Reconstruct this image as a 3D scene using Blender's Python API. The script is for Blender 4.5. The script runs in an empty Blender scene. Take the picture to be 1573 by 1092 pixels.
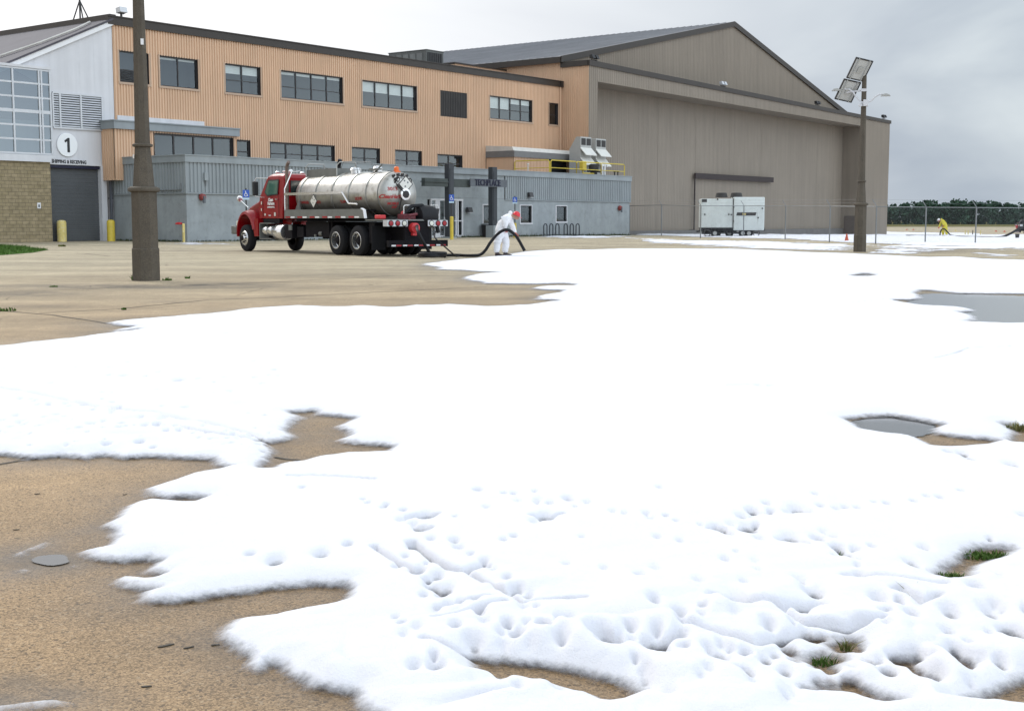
import bpy, bmesh, math, random
import numpy as np
from mathutils import Vector, Matrix, Quaternion

random.seed(7)
SC = bpy.context.scene
COL = SC.collection

# ------------------------------------------------------------------ camera
F_PX, CX, CY, HZ, EYE = 2000.0, 786.5, 546.0, 338.0, 1.25
PITCH = math.atan((CY - HZ) / F_PX)
cam_data = bpy.data.cameras.new('camera')
cam_data.sensor_width = 36.0
cam_data.lens = F_PX / 1573.0 * 36.0
cam_data.clip_start = 0.05
cam_data.clip_end = 9000.0
cam = bpy.data.objects.new('camera', cam_data)
COL.objects.link(cam)
cam.location = (0, 0, EYE)
cam.rotation_euler = (math.radians(90) - PITCH, 0, 0)
SC.camera = cam

# ------------------------------------------------------------------ world: overcast sky
SUN_EL, SUN_AZ = math.radians(40), math.radians(-42)      # azimuth from +Y, negative = to the left
world = bpy.data.worlds.new('World')
SC.world = world
world.use_nodes = True
wn, wl = world.node_tree.nodes, world.node_tree.links
wn.clear()
w_out = wn.new('ShaderNodeOutputWorld')
sky = wn.new('ShaderNodeTexSky')
sky.sky_type = 'NISHITA'
sky.sun_disc = False
sky.sun_elevation = SUN_EL
sky.sun_rotation = SUN_AZ
sky.dust_density = 3.0
bg1 = wn.new('ShaderNodeBackground'); bg1.inputs['Strength'].default_value = 0.06
wl.new(sky.outputs['Color'], bg1.inputs['Color'])
tc = wn.new('ShaderNodeTexCoord')
mp = wn.new('ShaderNodeMapping'); mp.inputs['Scale'].default_value = (1.0, 1.0, 3.6)
mp.inputs['Rotation'].default_value = (0.0, math.radians(-9), 0.0)
wl.new(tc.outputs['Generated'], mp.inputs['Vector'])
nz = wn.new('ShaderNodeTexNoise'); nz.inputs['Scale'].default_value = 2.3
nz.inputs['Detail'].default_value = 5.0; nz.inputs['Roughness'].default_value = 0.5; nz.inputs['Distortion'].default_value = 0.5
wl.new(mp.outputs['Vector'], nz.inputs['Vector'])
rampc = wn.new('ShaderNodeValToRGB')
cr = rampc.color_ramp
cr.elements[0].position = 0.36; cr.elements[0].color = (0.42, 0.49, 0.585, 1)
cr.elements[1].position = 0.66; cr.elements[1].color = (0.78, 0.85, 0.89, 1)
wl.new(nz.outputs['Fac'], rampc.inputs['Fac'])
# the cloud deck is thinner (brighter) round the hidden sun, on the left, and overhead
dotn = wn.new('ShaderNodeVectorMath'); dotn.operation = 'DOT_PRODUCT'
sun_v = Vector((math.sin(SUN_AZ) * math.cos(SUN_EL), math.cos(SUN_AZ) * math.cos(SUN_EL), math.sin(SUN_EL)))
gl = Vector((-0.80, 0.55, 0.22)).normalized()
dotn.inputs[1].default_value = gl
wl.new(tc.outputs['Generated'], dotn.inputs[0])
mr = wn.new('ShaderNodeMapRange'); mr.interpolation_type = 'SMOOTHSTEP'
mr.inputs['From Min'].default_value = 0.22; mr.inputs['From Max'].default_value = 0.86
mr.inputs['To Min'].default_value = 0.0; mr.inputs['To Max'].default_value = 1.0
wl.new(dotn.outputs['Value'], mr.inputs['Value'])
mixb = wn.new('ShaderNodeMix'); mixb.data_type = 'RGBA'
mixb.inputs['B'].default_value = (1.22, 1.22, 1.24, 1)
wl.new(mr.outputs['Result'], mixb.inputs['Factor'])
wl.new(rampc.outputs['Color'], mixb.inputs['A'])
sep = wn.new('ShaderNodeSeparateXYZ'); wl.new(tc.outputs['Generated'], sep.inputs['Vector'])
mz = wn.new('ShaderNodeMapRange'); mz.interpolation_type = 'SMOOTHSTEP'
mz.inputs['From Min'].default_value = 0.22; mz.inputs['From Max'].default_value = 0.85
mz.inputs['To Min'].default_value = 1.0; mz.inputs['To Max'].default_value = 1.40
wl.new(sep.outputs['Z'], mz.inputs['Value'])
# added fill: unseen sky behind and right of the camera, brightened for the facades
dot2 = wn.new('ShaderNodeVectorMath'); dot2.operation = 'DOT_PRODUCT'; dot2.inputs[1].default_value = Vector((0.80, -0.58, 0.12)).normalized()
wl.new(tc.outputs['Generated'], dot2.inputs[0])
mb2 = wn.new('ShaderNodeMapRange'); mb2.interpolation_type = 'SMOOTHSTEP'
mb2.inputs['From Min'].default_value = 0.15; mb2.inputs['From Max'].default_value = 0.85
mb2.inputs['To Min'].default_value = 1.0; mb2.inputs['To Max'].default_value = 2.7
wl.new(dot2.outputs['Value'], mb2.inputs['Value'])
mprod = wn.new('ShaderNodeMath'); mprod.operation = 'MULTIPLY'; wl.new(mz.outputs['Result'], mprod.inputs[0]); wl.new(mb2.outputs['Result'], mprod.inputs[1])
bg2 = wn.new('ShaderNodeBackground')
wl.new(mixb.outputs['Result'], bg2.inputs['Color'])
wl.new(mprod.outputs[0], bg2.inputs['Strength'])
mixs = wn.new('ShaderNodeMixShader'); mixs.inputs['Fac'].default_value = 0.9
wl.new(bg1.outputs[0], mixs.inputs[1]); wl.new(bg2.outputs[0], mixs.inputs[2])
wl.new(mixs.outputs[0], w_out.inputs['Surface'])

sun_data = bpy.data.lights.new('sun', 'SUN')
sun_data.energy = 1.5
sun_data.angle = math.radians(28)
sun_data.color = (1.0, 0.97, 0.92)
sun = bpy.data.objects.new('sun', sun_data)
COL.objects.link(sun)
sun.rotation_euler = (-sun_v).to_track_quat('-Z', 'Y').to_euler()
sun.location = (-30, 20, 60)

SC.view_settings.view_transform = 'Standard'
SC.view_settings.look = 'None'
SC.view_settings.exposure = 0.0
SC.view_settings.gamma = 1.0
SC.view_settings.use_curve_mapping = False
SC.cycles.max_bounces = 8
SC.cycles.transparent_max_bounces = 24
SC.cycles.use_denoising = True

# ------------------------------------------------------------------ measuring: photo pixels -> points of the place
def ray(x, y):
    a = (x - CX) / F_PX; b = -(y - CY) / F_PX
    return np.array([a, math.cos(PITCH) + b * math.sin(PITCH), -math.sin(PITCH) + b * math.cos(PITCH)])

def sstep(t):
    t = np.clip(t, 0, 1); return t * t * (3 - 2 * t)

def gz(x, y):
    """height of the apron: it falls away gently beyond 90 m and to the far right"""
    return -0.10 * sstep((x - 5) / 30.0) * sstep((y - 40) / 30.0) - 0.92 * sstep((y - 95) / 110.0)

def gnd(x, y):
    r = ray(x, y); z = 0.0
    for _ in range(12):
        t = (z - EYE) / r[2]
        z = 0.5 * z + 0.5 * float(gz(r[0] * t, r[1] * t))
    t = (z - EYE) / r[2]
    return np.array([r[0] * t, r[1] * t, float(gz(r[0] * t, r[1] * t))])

def on_plane(x, y, p0, d):
    r = ray(x, y); n = np.array([d[1], -d[0]])
    t = (n @ np.asarray(p0)[:2]) / (n @ r[:2]); q = r * t; q[2] += EYE
    return (q[:2] - np.asarray(p0)[:2]) @ d, q[2], q

_c = gnd(288, 372)[:2]
_r = ray(2325, HZ); BD = _r[:2] / np.hypot(_r[0], _r[1])      # along the facades, to the right and away
BE = np.array([-BD[1], BD[0]])                                  # into the buildings
BROT = math.atan2(BD[1], BD[0])
def bw(u, s, z=0.0):
    p = _c + BD * u + BE * s; return (p[0], p[1], z)
def fu(x, y, s):
    """photo pixel on the facade plane set back s -> (u, z)"""
    p = bw(0, s); a = on_plane(x, y, p, BD); return a[0], a[1]

# ------------------------------------------------------------------ materials
def new_mat(name):
    m = bpy.data.materials.new(name); m.use_nodes = True
    nt = m.node_tree; b = nt.nodes['Principled BSDF']; return m, nt, b

def mat(name, col, rough=0.6, metal=0.0, var=0.12, scale=1.5, streak=0.0, bump=0.0, bscale=40, spec=0.5, dirt=None, dirt_amt=0.5, coat=0.0, fine=0.0):
    m, nt, b = new_mat(name)
    n, l = nt.nodes, nt.links
    tcn = n.new('ShaderNodeTexCoord')
    no = n.new('ShaderNodeTexNoise'); no.inputs['Scale'].default_value = scale; no.inputs['Detail'].default_value = 6
    no.inputs['Roughness'].default_value = 0.6
    l.new(tcn.outputs['Object'], no.inputs['Vector'])
    mrn = n.new('ShaderNodeMapRange')
    mrn.inputs['From Min'].default_value = 0.3; mrn.inputs['From Max'].default_value = 0.7
    mrn.inputs['To Min'].default_value = 1 - var; mrn.inputs['To Max'].default_value = 1 + var
    l.new(no.outputs['Fac'], mrn.inputs['Value'])
    val = mrn.outputs['Result']
    if streak > 0:                                             # rain streaks running down the cladding
        mps = n.new('ShaderNodeMapping'); mps.inputs['Scale'].default_value = (2.2, 2.2, 0.12)
        l.new(tcn.outputs['Object'], mps.inputs['Vector'])
        ns = n.new('ShaderNodeTexNoise'); ns.inputs['Scale'].default_value = 1.0; ns.inputs['Detail'].default_value = 5
        l.new(mps.outputs['Vector'], ns.inputs['Vector'])
        ms = n.new('ShaderNodeMapRange'); ms.inputs['From Min'].default_value = 0.3; ms.inputs['From Max'].default_value = 0.7
        ms.inputs['To Min'].default_value = 1 - streak; ms.inputs['To Max'].default_value = 1 + streak * 0.5
        l.new(ns.outputs['Fac'], ms.inputs['Value'])
        mu = n.new('ShaderNodeMath'); mu.operation = 'MULTIPLY'
        l.new(val, mu.inputs[0]); l.new(ms.outputs['Result'], mu.inputs[1]); val = mu.outputs[0]
    if fine > 0:
        nf = n.new('ShaderNodeTexNoise'); nf.inputs['Scale'].default_value = 60; nf.inputs['Detail'].default_value = 3
        l.new(tcn.outputs['Object'], nf.inputs['Vector'])
        mf = n.new('ShaderNodeMapRange'); mf.inputs['From Min'].default_value = 0.3; mf.inputs['From Max'].default_value = 0.7
        mf.inputs['To Min'].default_value = 1 - fine; mf.inputs['To Max'].default_value = 1 + fine
        l.new(nf.outputs['Fac'], mf.inputs['Value'])
        mu = n.new('ShaderNodeMath'); mu.operation = 'MULTIPLY'
        l.new(val, mu.inputs[0]); l.new(mf.outputs['Result'], mu.inputs[1]); val = mu.outputs[0]
    vm = n.new('ShaderNodeVectorMath'); vm.operation = 'SCALE'
    vm.inputs[0].default_value = col
    l.new(val, vm.inputs['Scale'])
    out = vm.outputs[0]
    if dirt is not None:
        nd = n.new('ShaderNodeTexNoise'); nd.inputs['Scale'].default_value = scale * 2.7; nd.inputs['Detail'].default_value = 8
        nd.inputs['Roughness'].default_value = 0.65
        l.new(tcn.outputs['Object'], nd.inputs['Vector'])
        md = n.new('ShaderNodeMapRange'); md.inputs['From Min'].default_value = 0.52; md.inputs['From Max'].default_value = 0.72
        md.inputs['To Min'].default_value = 0; md.inputs['To Max'].default_value = dirt_amt
        l.new(nd.outputs['Fac'], md.inputs['Value'])
        mx = n.new('ShaderNodeMix'); mx.data_type = 'RGBA'; mx.inputs['B'].default_value = (*dirt, 1)
        l.new(md.outputs['Result'], mx.inputs['Factor']); l.new(out, mx.inputs['A']); out = mx.outputs['Result']
    l.new(out, b.inputs['Base Color'])
    b.inputs['Roughness'].default_value = rough
    b.inputs['Metallic'].default_value = metal
    b.inputs['Specular IOR Level'].default_value = spec
    if coat: b.inputs['Coat Weight'].default_value = coat; b.inputs['Coat Roughness'].default_value = 0.08
    if bump > 0:
        nb = n.new('ShaderNodeTexNoise'); nb.inputs['Scale'].default_value = bscale; nb.inputs['Detail'].default_value = 5
        l.new(tcn.outputs['Object'], nb.inputs['Vector'])
        bp = n.new('ShaderNodeBump'); bp.inputs['Strength'].default_value = bump; bp.inputs['Distance'].default_value = 0.02
        l.new(nb.outputs['Fac'], bp.inputs['Height']); l.new(bp.outputs['Normal'], b.inputs['Normal'])
    return m

def glass_mat(name, tint=(0.55, 0.6, 0.62), refl=0.22, rough=0.03):
    m, nt, b = new_mat(name); n, l = nt.nodes, nt.links
    n.remove(b)
    o = n['Material Output']
    tr = n.new('ShaderNodeBsdfTransparent'); tr.inputs[0].default_value = (*tint, 1)
    g = n.new('ShaderNodeBsdfGlossy'); g.inputs['Roughness'].default_value = rough
    g.inputs['Color'].default_value = (0.85, 0.92, 0.95, 1)
    lw = n.new('ShaderNodeLayerWeight'); lw.inputs['Blend'].default_value = 0.5
    pw = n.new('ShaderNodeMath'); pw.operation = 'POWER'; pw.inputs[1].default_value = 4.0; l.new(lw.outputs['Facing'], pw.inputs[0])
    ad = n.new('ShaderNodeMath'); ad.operation = 'MULTIPLY_ADD'; ad.inputs[1].default_value = 0.85; ad.inputs[2].default_value = refl
    l.new(pw.outputs[0], ad.inputs[0])
    mx = n.new('ShaderNodeMixShader'); l.new(ad.outputs[0], mx.inputs[0]); l.new(tr.outputs[0], mx.inputs[1]); l.new(g.outputs[0], mx.inputs[2])
    l.new(mx.outputs[0], o.inputs['Surface'])
    return m

M = {}
M['tan'] = mat('tan_cladding', (0.63, 0.42, 0.275), 0.55, var=0.05, scale=0.35, streak=0.07, fine=0.06)
M['trim'] = mat('dark_brown_trim', (0.030, 0.023, 0.018), 0.5, var=0.15)
M['hangar'] = mat('taupe_cladding', (0.225, 0.188, 0.148), 0.6, var=0.06, scale=0.2, streak=0.10, fine=0.06)
M['hroof'] = mat('grey_seam_roof', (0.21, 0.21, 0.22), 0.6, var=0.14, scale=0.25, streak=0.05)
M['annex'] = mat('blue_grey_cladding', (0.262, 0.287, 0.298), 0.6, var=0.08, scale=0.5, streak=0.09, fine=0.05)
M['stucco'] = mat('blue_grey_stucco', (0.285, 0.31, 0.32), 0.8, var=0.12, scale=0.9, streak=0.06, bump=0.3, bscale=12, dirt=(0.12, 0.12, 0.11), dirt_amt=0.35, fine=0.06)
M['white_clad'] = mat('white_panel', (0.61, 0.61, 0.63), 0.6, var=0.05, scale=0.6, streak=0.08)
M['white'] = mat('white_paint', (0.75, 0.75, 0.76), 0.5, var=0.05)
M['flash'] = mat('pale_flashing', (0.60, 0.57, 0.52), 0.5, var=0.1)
M['frame'] = mat('dark_window_frame', (0.028, 0.026, 0.027), 0.4, var=0.1)
M['sill'] = mat('tan_sill', (0.44, 0.31, 0.22), 0.5, var=0.06)
M['alu'] = mat('aluminium', (0.55, 0.56, 0.58), 0.4, metal=0.3, var=0.06)
M['interior'] = mat('dark_interior', (0.02, 0.022, 0.024), 0.9, var=0.2)
M['blind'] = mat('window_blind', (0.85, 0.85, 0.80), 0.8, var=0.06)
M['glass'] = glass_mat('window_glass', (0.8, 0.84, 0.85), refl=0.10)
M['glass_green'] = glass_mat('bright_glass', (0.4, 0.5, 0.5), 0.30)
M['black'] = mat('black_paint', (0.012, 0.012, 0.013), 0.5, var=0.2)
M['charcoal'] = mat('charcoal_panel', (0.035, 0.032, 0.03), 0.7, var=0.2)
M['brick'] = None
M['shutter'] = mat('grey_roll_up_door', (0.078, 0.083, 0.088), 0.55, var=0.08)
M['yellow'] = mat('yellow_paint', (0.62, 0.47, 0.05), 0.5, var=0.12, dirt=(0.25, 0.2, 0.1), dirt_amt=0.3)
M['peel'] = mat('peeling_yellow_paint', (0.60, 0.48, 0.16), 0.7, var=0.2, scale=3, dirt=(0.62, 0.58, 0.50), dirt_amt=1.0)
M['galv'] = mat('galvanised_steel', (0.21, 0.22, 0.225), 0.5, metal=0.4, var=0.12)
M['hood'] = mat('grey_vent_metal', (0.40, 0.40, 0.38), 0.5, var=0.08)
M['hoodlight'] = mat('pale_vent_flap', (0.66, 0.65, 0.60), 0.5, var=0.05)
M['red_truck'] = mat('red_truck_paint', (0.25, 0.002, 0.006), 0.32, var=0.08, coat=0.2, spec=0.3)
M['steel'] = mat('brushed_tank_steel', (0.55, 0.54, 0.51), 0.36, metal=0.85, var=0.12, scale=1.2, dirt=(0.20, 0.17, 0.12), dirt_amt=0.65)
M['chrome'] = mat('chrome', (0.75, 0.75, 0.75), 0.2, metal=0.9, var=0.03)
M['dull_alu'] = mat('dirty_aluminium_deck', (0.17, 0.175, 0.165), 0.5, metal=0.4, var=0.12, scale=3, dirt=(0.1, 0.09, 0.08), dirt_amt=0.4)
M['chassis'] = mat('black_chassis', (0.008, 0.007, 0.009), 0.7, var=0.3, spec=0.15)
M['rubber'] = mat('tyre_rubber', (0.014, 0.014, 0.016), 0.85, spec=0.2, var=0.2, bump=0.2, bscale=60)
M['red_light'] = mat('red_lens', (0.32, 0.012, 0.02), 0.25, var=0.1)
M['white_light'] = mat('clear_lens', (0.7, 0.7, 0.62), 0.25, var=0.1)
M['orange'] = mat('orange_beacon', (0.75, 0.14, 0.02), 0.3, var=0.1)
M['red'] = mat('red_paint', (0.55, 0.03, 0.035), 0.45, var=0.1)
M['red_text'] = mat('red_lettering', (0.38, 0.03, 0.03), 0.5, var=0.05)
M['black_text'] = mat('black_lettering', (0.012, 0.012, 0.014), 0.5, var=0.02)
M['suit'] = mat('white_coverall_fabric', (0.78, 0.78, 0.80), 0.9, var=0.05, scale=8, bump=0.5, bscale=14)
M['suit_y'] = mat('yellow_coverall_fabric', (0.60, 0.52, 0.05), 0.9, var=0.08, scale=8, bump=0.5, bscale=14)
M['skin'] = mat('skin', (0.45, 0.24, 0.17), 0.6, var=0.08, scale=10)
M['glove'] = mat('orange_red_glove', (0.50, 0.10, 0.07), 0.7, var=0.1)
M['boot'] = mat('dark_boot', (0.03, 0.018, 0.02), 0.6, var=0.2)
M['hat_red'] = mat('red_hard_hat', (0.62, 0.02, 0.035), 0.3, var=0.05)
M['hose'] = mat('black_hose', (0.008, 0.008, 0.010), 0.5, spec=0.25, var=0.2, bump=0.3, bscale=80)
M['blue'] = mat('sign_blue', (0.03, 0.10, 0.45), 0.4, var=0.05)
M['bag'] = mat('blue_plastic', (0.02, 0.07, 0.30), 0.35, var=0.3, scale=6)
M['post'] = mat('weathered_brown_post', (0.088, 0.072, 0.052), 0.75, var=0.18, scale=2.5, streak=0.15, bump=0.5, bscale=90, fine=0.35, dirt=(0.06, 0.05, 0.04), dirt_amt=0.5)
M['cellback'] = mat('solar_panel_back', (0.50, 0.50, 0.48), 0.6, var=0.08)
M['cell'] = mat('solar_cells', (0.01, 0.015, 0.05), 0.15, var=0.2)
M['gen'] = mat('off_white_generator_paint', (0.62, 0.66, 0.64), 0.5, var=0.06, scale=2, streak=0.06, dirt=(0.35, 0.35, 0.32), dirt_amt=0.3)
M['cone'] = mat('red_cone', (0.5, 0.08, 0.03), 0.6)
M['column'] = mat('slate_column', (0.036, 0.041, 0.048), 0.6, var=0.15, scale=1, streak=0.1)
M['sign_band'] = mat('grey_sign_band', (0.09, 0.10, 0.115), 0.5, var=0.2)
M['navy'] = mat('navy_lettering', (0.006, 0.007, 0.03), 0.5)
M['joint'] = mat('tar_joint', (0.05, 0.043, 0.033), 0.8, var=0.4, scale=5)
M['leafwood'] = None

# ------------------------------------------------------------------ object helpers
def tag(o, label=None, cat=None, group=None, kind=None):
    if label: o['label'] = label
    if cat: o['category'] = cat
    if group: o['group'] = group
    if kind: o['kind'] = kind
    return o

def thing(name, label, cat, loc=(0, 0, 0), rot=0.0, group=None):
    o = bpy.data.objects.new(name, None); COL.objects.link(o)
    o.location = loc
    o.rotation_euler = (0, 0, rot)
    o.empty_display_size = 0.3
    return tag(o, label, cat, group)

class MB:
    def __init__(s): s.v = []; s.f = []
    def add(s, vs, fs):
        b = len(s.v); s.v.extend([tuple(map(float, p)) for p in vs]); s.f.extend([tuple(i + b for i in f) for f in fs]); return s
    def box(s, x0, x1, y0, y1, z0, z1):
        x0, x1 = sorted((x0, x1)); y0, y1 = sorted((y0, y1)); z0, z1 = sorted((z0, z1))
        return s.add([(x0,y0,z0),(x1,y0,z0),(x1,y1,z0),(x0,y1,z0),(x0,y0,z1),(x1,y0,z1),(x1,y1,z1),(x0,y1,z1)],
                     [(0,3,2,1),(4,5,6,7),(0,1,5,4),(1,2,6,5),(2,3,7,6),(3,0,4,7)])
    def quad(s, a, b, c, d): return s.add([a, b, c, d], [(0, 1, 2, 3)])
    def prism(s, poly, axis, a, b):
        """poly: 2-d outline in the other two axes (in xyz order), swept along axis from a to b"""
        n = len(poly)
        def p(q, t):
            if axis == 'x': return (t, q[0], q[1])
            if axis == 'y': return (q[0], t, q[1])
            return (q[0], q[1], t)
        vs = [p(q, a) for q in poly] + [p(q, b) for q in poly]
        fs = [tuple(range(n))[::-1], tuple(range(n, 2 * n))] + [(i, (i + 1) % n, n + (i + 1) % n, n + i) for i in range(n)]
        return s.add(vs, fs)
    def tube(s, path, r, n=8, caps=True):
        path = [Vector(p) for p in path]; k = len(path)
        rs = r if isinstance(r, (list, tuple)) else [r] * k
        vs = []; up = None
        for i, p in enumerate(path):
            t = (path[min(i + 1, k - 1)] - path[max(i - 1, 0)]).normalized()
            if up is None: up = Vector((0, 0, 1)) if abs(t.z) < 0.9 else Vector((1, 0, 0))
            a = t.cross(up)
            if a.length < 1e-5: a = t.orthogonal()
            a.normalize(); b = a.cross(t).normalized(); up = b
            for j in range(n):
                th = 2 * math.pi * j / n
                vs.append(p + (a * math.cos(th) + b * math.sin(th)) * rs[i])
        fs = []
        for i in range(k - 1):
            for j in range(n):
                fs.append((i*n+j, i*n+(j+1) % n, (i+1)*n+(j+1) % n, (i+1)*n+j))
        if caps: fs += [tuple(range(n))[::-1], tuple(range((k-1)*n, k*n))]
        return s.add(vs, fs)
    def lathe(s, prof, n=24, axis='z', at=(0, 0, 0), ph=0.0, caps=True):
        """prof: list of (r, h)"""
        vs = []
        for r, h in prof:
            for j in range(n):
                th = 2 * math.pi * j / n + ph; c, q = r * math.cos(th), r * math.sin(th)
                if axis == 'z': p = (c, q, h)
                elif axis == 'y': p = (c, h, q)
                else: p = (h, c, q)
                vs.append((p[0]+at[0], p[1]+at[1], p[2]+at[2]))
        k = len(prof); fs = []
        for i in range(k - 1):
            for j in range(n):
                fs.append((i*n+j, i*n+(j+1) % n, (i+1)*n+(j+1) % n, (i+1)*n+j))
        if caps is True: fs += [tuple(range(n))[::-1], tuple(range((k-1)*n, k*n))]
        elif caps == 'end': fs += [tuple(range((k-1)*n, k*n))]
        elif caps == 'ring':
            for j in range(n): fs.append(((k-1)*n+j, (k-1)*n+(j+1) % n, (j+1) % n, j))
        return s.add(vs, fs)
    def sphere(s, c, r, n=16, m=10):
        rx, ry, rz = r if isinstance(r, (tuple, list)) else (r, r, r)
        vs = [(c[0], c[1], c[2] - rz)]
        for i in range(1, m):
            ph = -math.pi/2 + math.pi * i / m
            for j in range(n):
                th = 2*math.pi*j/n; vs.append((c[0]+rx*math.cos(ph)*math.cos(th), c[1]+ry*math.cos(ph)*math.sin(th), c[2]+rz*math.sin(ph)))
        vs.append((c[0], c[1], c[2] + rz)); fs = []
        for j in range(n): fs.append((0, 1+(j+1) % n, 1+j))
        for i in range(m-2):
            for j in range(n):
                a = 1+i*n; fs.append((a+j, a+(j+1) % n, a+n+(j+1) % n, a+n+j))
        L = len(vs)-1; a = 1+(m-2)*n
        for j in range(n): fs.append((a+j, a+(j+1) % n, L))
        return s.add(vs, fs)
    def build(s, name, m, parent=None, off=(0, 0, 0), bevel=0.0, smooth=False, label=None):
        me = bpy.data.meshes.new(name)
        vs = s.v if off == (0, 0, 0) else [(x-off[0], y-off[1], z-off[2]) for x, y, z in s.v]
        me.from_pydata(vs, [], s.f); me.update()
        bm = bmesh.new(); bm.from_mesh(me); bmesh.ops.recalc_face_normals(bm, faces=bm.faces); bm.to_mesh(me); bm.free()
        o = bpy.data.objects.new(name, me); COL.objects.link(o)
        me.materials.append(M[m] if isinstance(m, str) else m)
        if smooth:
            me.polygons.foreach_set('use_smooth', [True] * len(me.polygons))
            me.set_sharp_from_angle(angle=math.radians(38))
        if bevel > 0:
            b = o.modifiers.new('bevel', 'BEVEL'); b.width = bevel; b.segments = 2; b.limit_method = 'ANGLE'; b.angle_limit = math.radians(40)
            b.harden_normals = False
        if parent is not None: o.parent = parent
        if label: o['label'] = label
        return o

def text_part(name, txt, size, m, parent, loc, rot, ext=0.006, align='CENTER', shear=0.0, sx=1.0, bold=0.0):
    """lettering as a thin solid mesh; rot = 3x3 matrix or euler, glyphs lie in local XY"""
    cu = bpy.data.curves.new(name, 'FONT'); cu.body = txt; cu.size = size; cu.align_x = align; cu.align_y = 'CENTER'
    cu.extrude = ext; cu.shear = shear; cu.offset = bold; cu.resolution_u = 3
    t = bpy.data.objects.new(name, cu); COL.objects.link(t)
    bpy.context.view_layer.update()
    me = bpy.data.meshes.new_from_object(t.evaluated_get(bpy.context.evaluated_depsgraph_get()))
    bpy.data.objects.remove(t)
    me.name = name
    me.transform(Matrix.Diagonal((sx, 1, 1, 1)))
    o = bpy.data.objects.new(name, me); COL.objects.link(o)
    me.materials.clear(); me.materials.append(M[m])
    o.parent = parent; o.location = loc
    o.rotation_euler = rot if not isinstance(rot, Matrix) else rot.to_euler()
    return o

def copy_tree(o, parent=None):
    c = o.copy(); COL.objects.link(c)
    if parent is not None: c.parent = parent
    for ch in list(o.children): copy_tree(ch, c)
    return c

# ------------------------------------------------------------------ numeric noise
def _hash(ix, iy, seed):
    h = (ix.astype(np.int64) * 374761393 + iy.astype(np.int64) * 668265263 + seed * 1442695041) & 0x7fffffff
    h = ((h ^ (h >> 13)) * 1274126177) & 0x7fffffff
    return ((h ^ (h >> 16)) & 0xffff) / 65535.0

def vnoise(x, y, seed=0):
    ix, iy = np.floor(x), np.floor(y); fx, fy = x - ix, y - iy
    fx = fx*fx*fx*(fx*(fx*6-15)+10); fy = fy*fy*fy*(fy*(fy*6-15)+10)
    a = _hash(ix, iy, seed); b = _hash(ix+1, iy, seed); c = _hash(ix, iy+1, seed); d = _hash(ix+1, iy+1, seed)
    return (a*(1-fx)+b*fx)*(1-fy) + (c*(1-fx)+d*fx)*fy

def fbm(x, y, sc, octv=4, seed=0, gain=0.5):
    t = np.zeros_like(x); a = 1.0; tot = 0
    for i in range(octv):
        t += a * vnoise(x*sc + 17.3*i, y*sc - 9.1*i, seed+i*7); tot += a; a *= gain; sc *= 2.03
    return t / tot - 0.5

# ================================================================== GROUND AND FOAM (the setting)
def W(pts): return np.array([gnd(min(max(x, -2500), 4000), y)[:2] for x, y in pts])

def seg_dist(P, poly, closed=True):
    A = poly; B = np.roll(poly, -1, 0) if closed else None
    if not closed: A, B = poly[:-1], poly[1:]
    out = np.full(len(P), 1e9)
    for a, b in zip(A, B):
        ab = b - a; L = ab @ ab + 1e-12
        t = np.clip(((P - a) @ ab) / L, 0, 1)
        dx = P[:, 0] - (a[0] + t * ab[0]); dy = P[:, 1] - (a[1] + t * ab[1])
        np.minimum(out, dx * dx + dy * dy, out=out)
    return np.sqrt(out)

def inside(P, poly):
    x, y = P[:, 0], P[:, 1]; c = np.zeros(len(P), bool)
    A, B = poly, np.roll(poly, -1, 0)
    for (x0, y0), (x1, y1) in zip(A, B):
        if y0 == y1: continue
        m = ((y0 > y) != (y1 > y)) & (x < (x1 - x0) * (y - y0) / (y1 - y0) + x0)
        c ^= m
    return c

def sdist(P, poly):
    d = seg_dist(P, poly); return np.where(inside(P, poly), d, -d)

MAIN = [(-520,700),(-420,560),(-200,545),(0,534),(40,530),(100,524),(160,516),(195,510),(215,507),(175,512),(172,509),(205,504),(222,503),(185,501),(166,497),(230,492),(300,486),(380,476),(460,471),(520,474),(560,472),(600,474),(636,470),(660,471),(689,469),(747,473),(800,471),(849,465),(855,462),(830,461),(833,457),(849,452),(867,447),(840,446),(816,444),(830,442),(871,441),(885,438),(867,436),(814,437),(747,436),(722,431),(709,429),(729,423),(769,419),(735,418),(711,416),(690,415.5),(676,415),(671,411),(662,409),(653,406),(689,401),(710,399),(733,397),(751,394.5),(778,392),(809,387),(840,385),(867,384),(900,384.5),(956,383),(1045,383),(1134,383.6),(1223,387),(1230,388),(1311,390.5),(1370,393),(1426,396),(1483,395.5),(1513,399),(1573,401),(1760,404),(2100,470),(2300,800),(2300,1700),(900,1700),(700,1400),(600,1180),
 (575,1110),(545,1092),(542,1071),(515,1066),(477,1059),(446,1044),(431,1029),(412,1025),(397,1035),(383,1029),(385,1016),(355,998),(338,990),(334,982),(343,968),(358,956),(390,953),(420,951),(458,943),(500,936),(530,928),(536,911),(532,903),(477,902),(420,907),(378,914),(324,922),(267,928),(229,930),(214,926),(221,916),(244,911),(210,907),(183,899),(191,892),(229,897),(252,888),(229,882),(240,873),(248,867),(229,863),(191,866),(164,863),(133,853),(164,848),(179,834),(172,819),(158,811),(179,802),(187,789),(200,780),(214,775),(248,773),(290,777),(320,768),(296,767),(267,768),(240,766),(229,762),(229,755),(267,743),(290,735),(317,731),(343,726),(366,722),(340,719),(335,718),(320,709),(287,708),(254,706),(227,705),(187,708),(160,703),(130,708),(91,705),(45,708),(0,702),(-160,700)]
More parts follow.
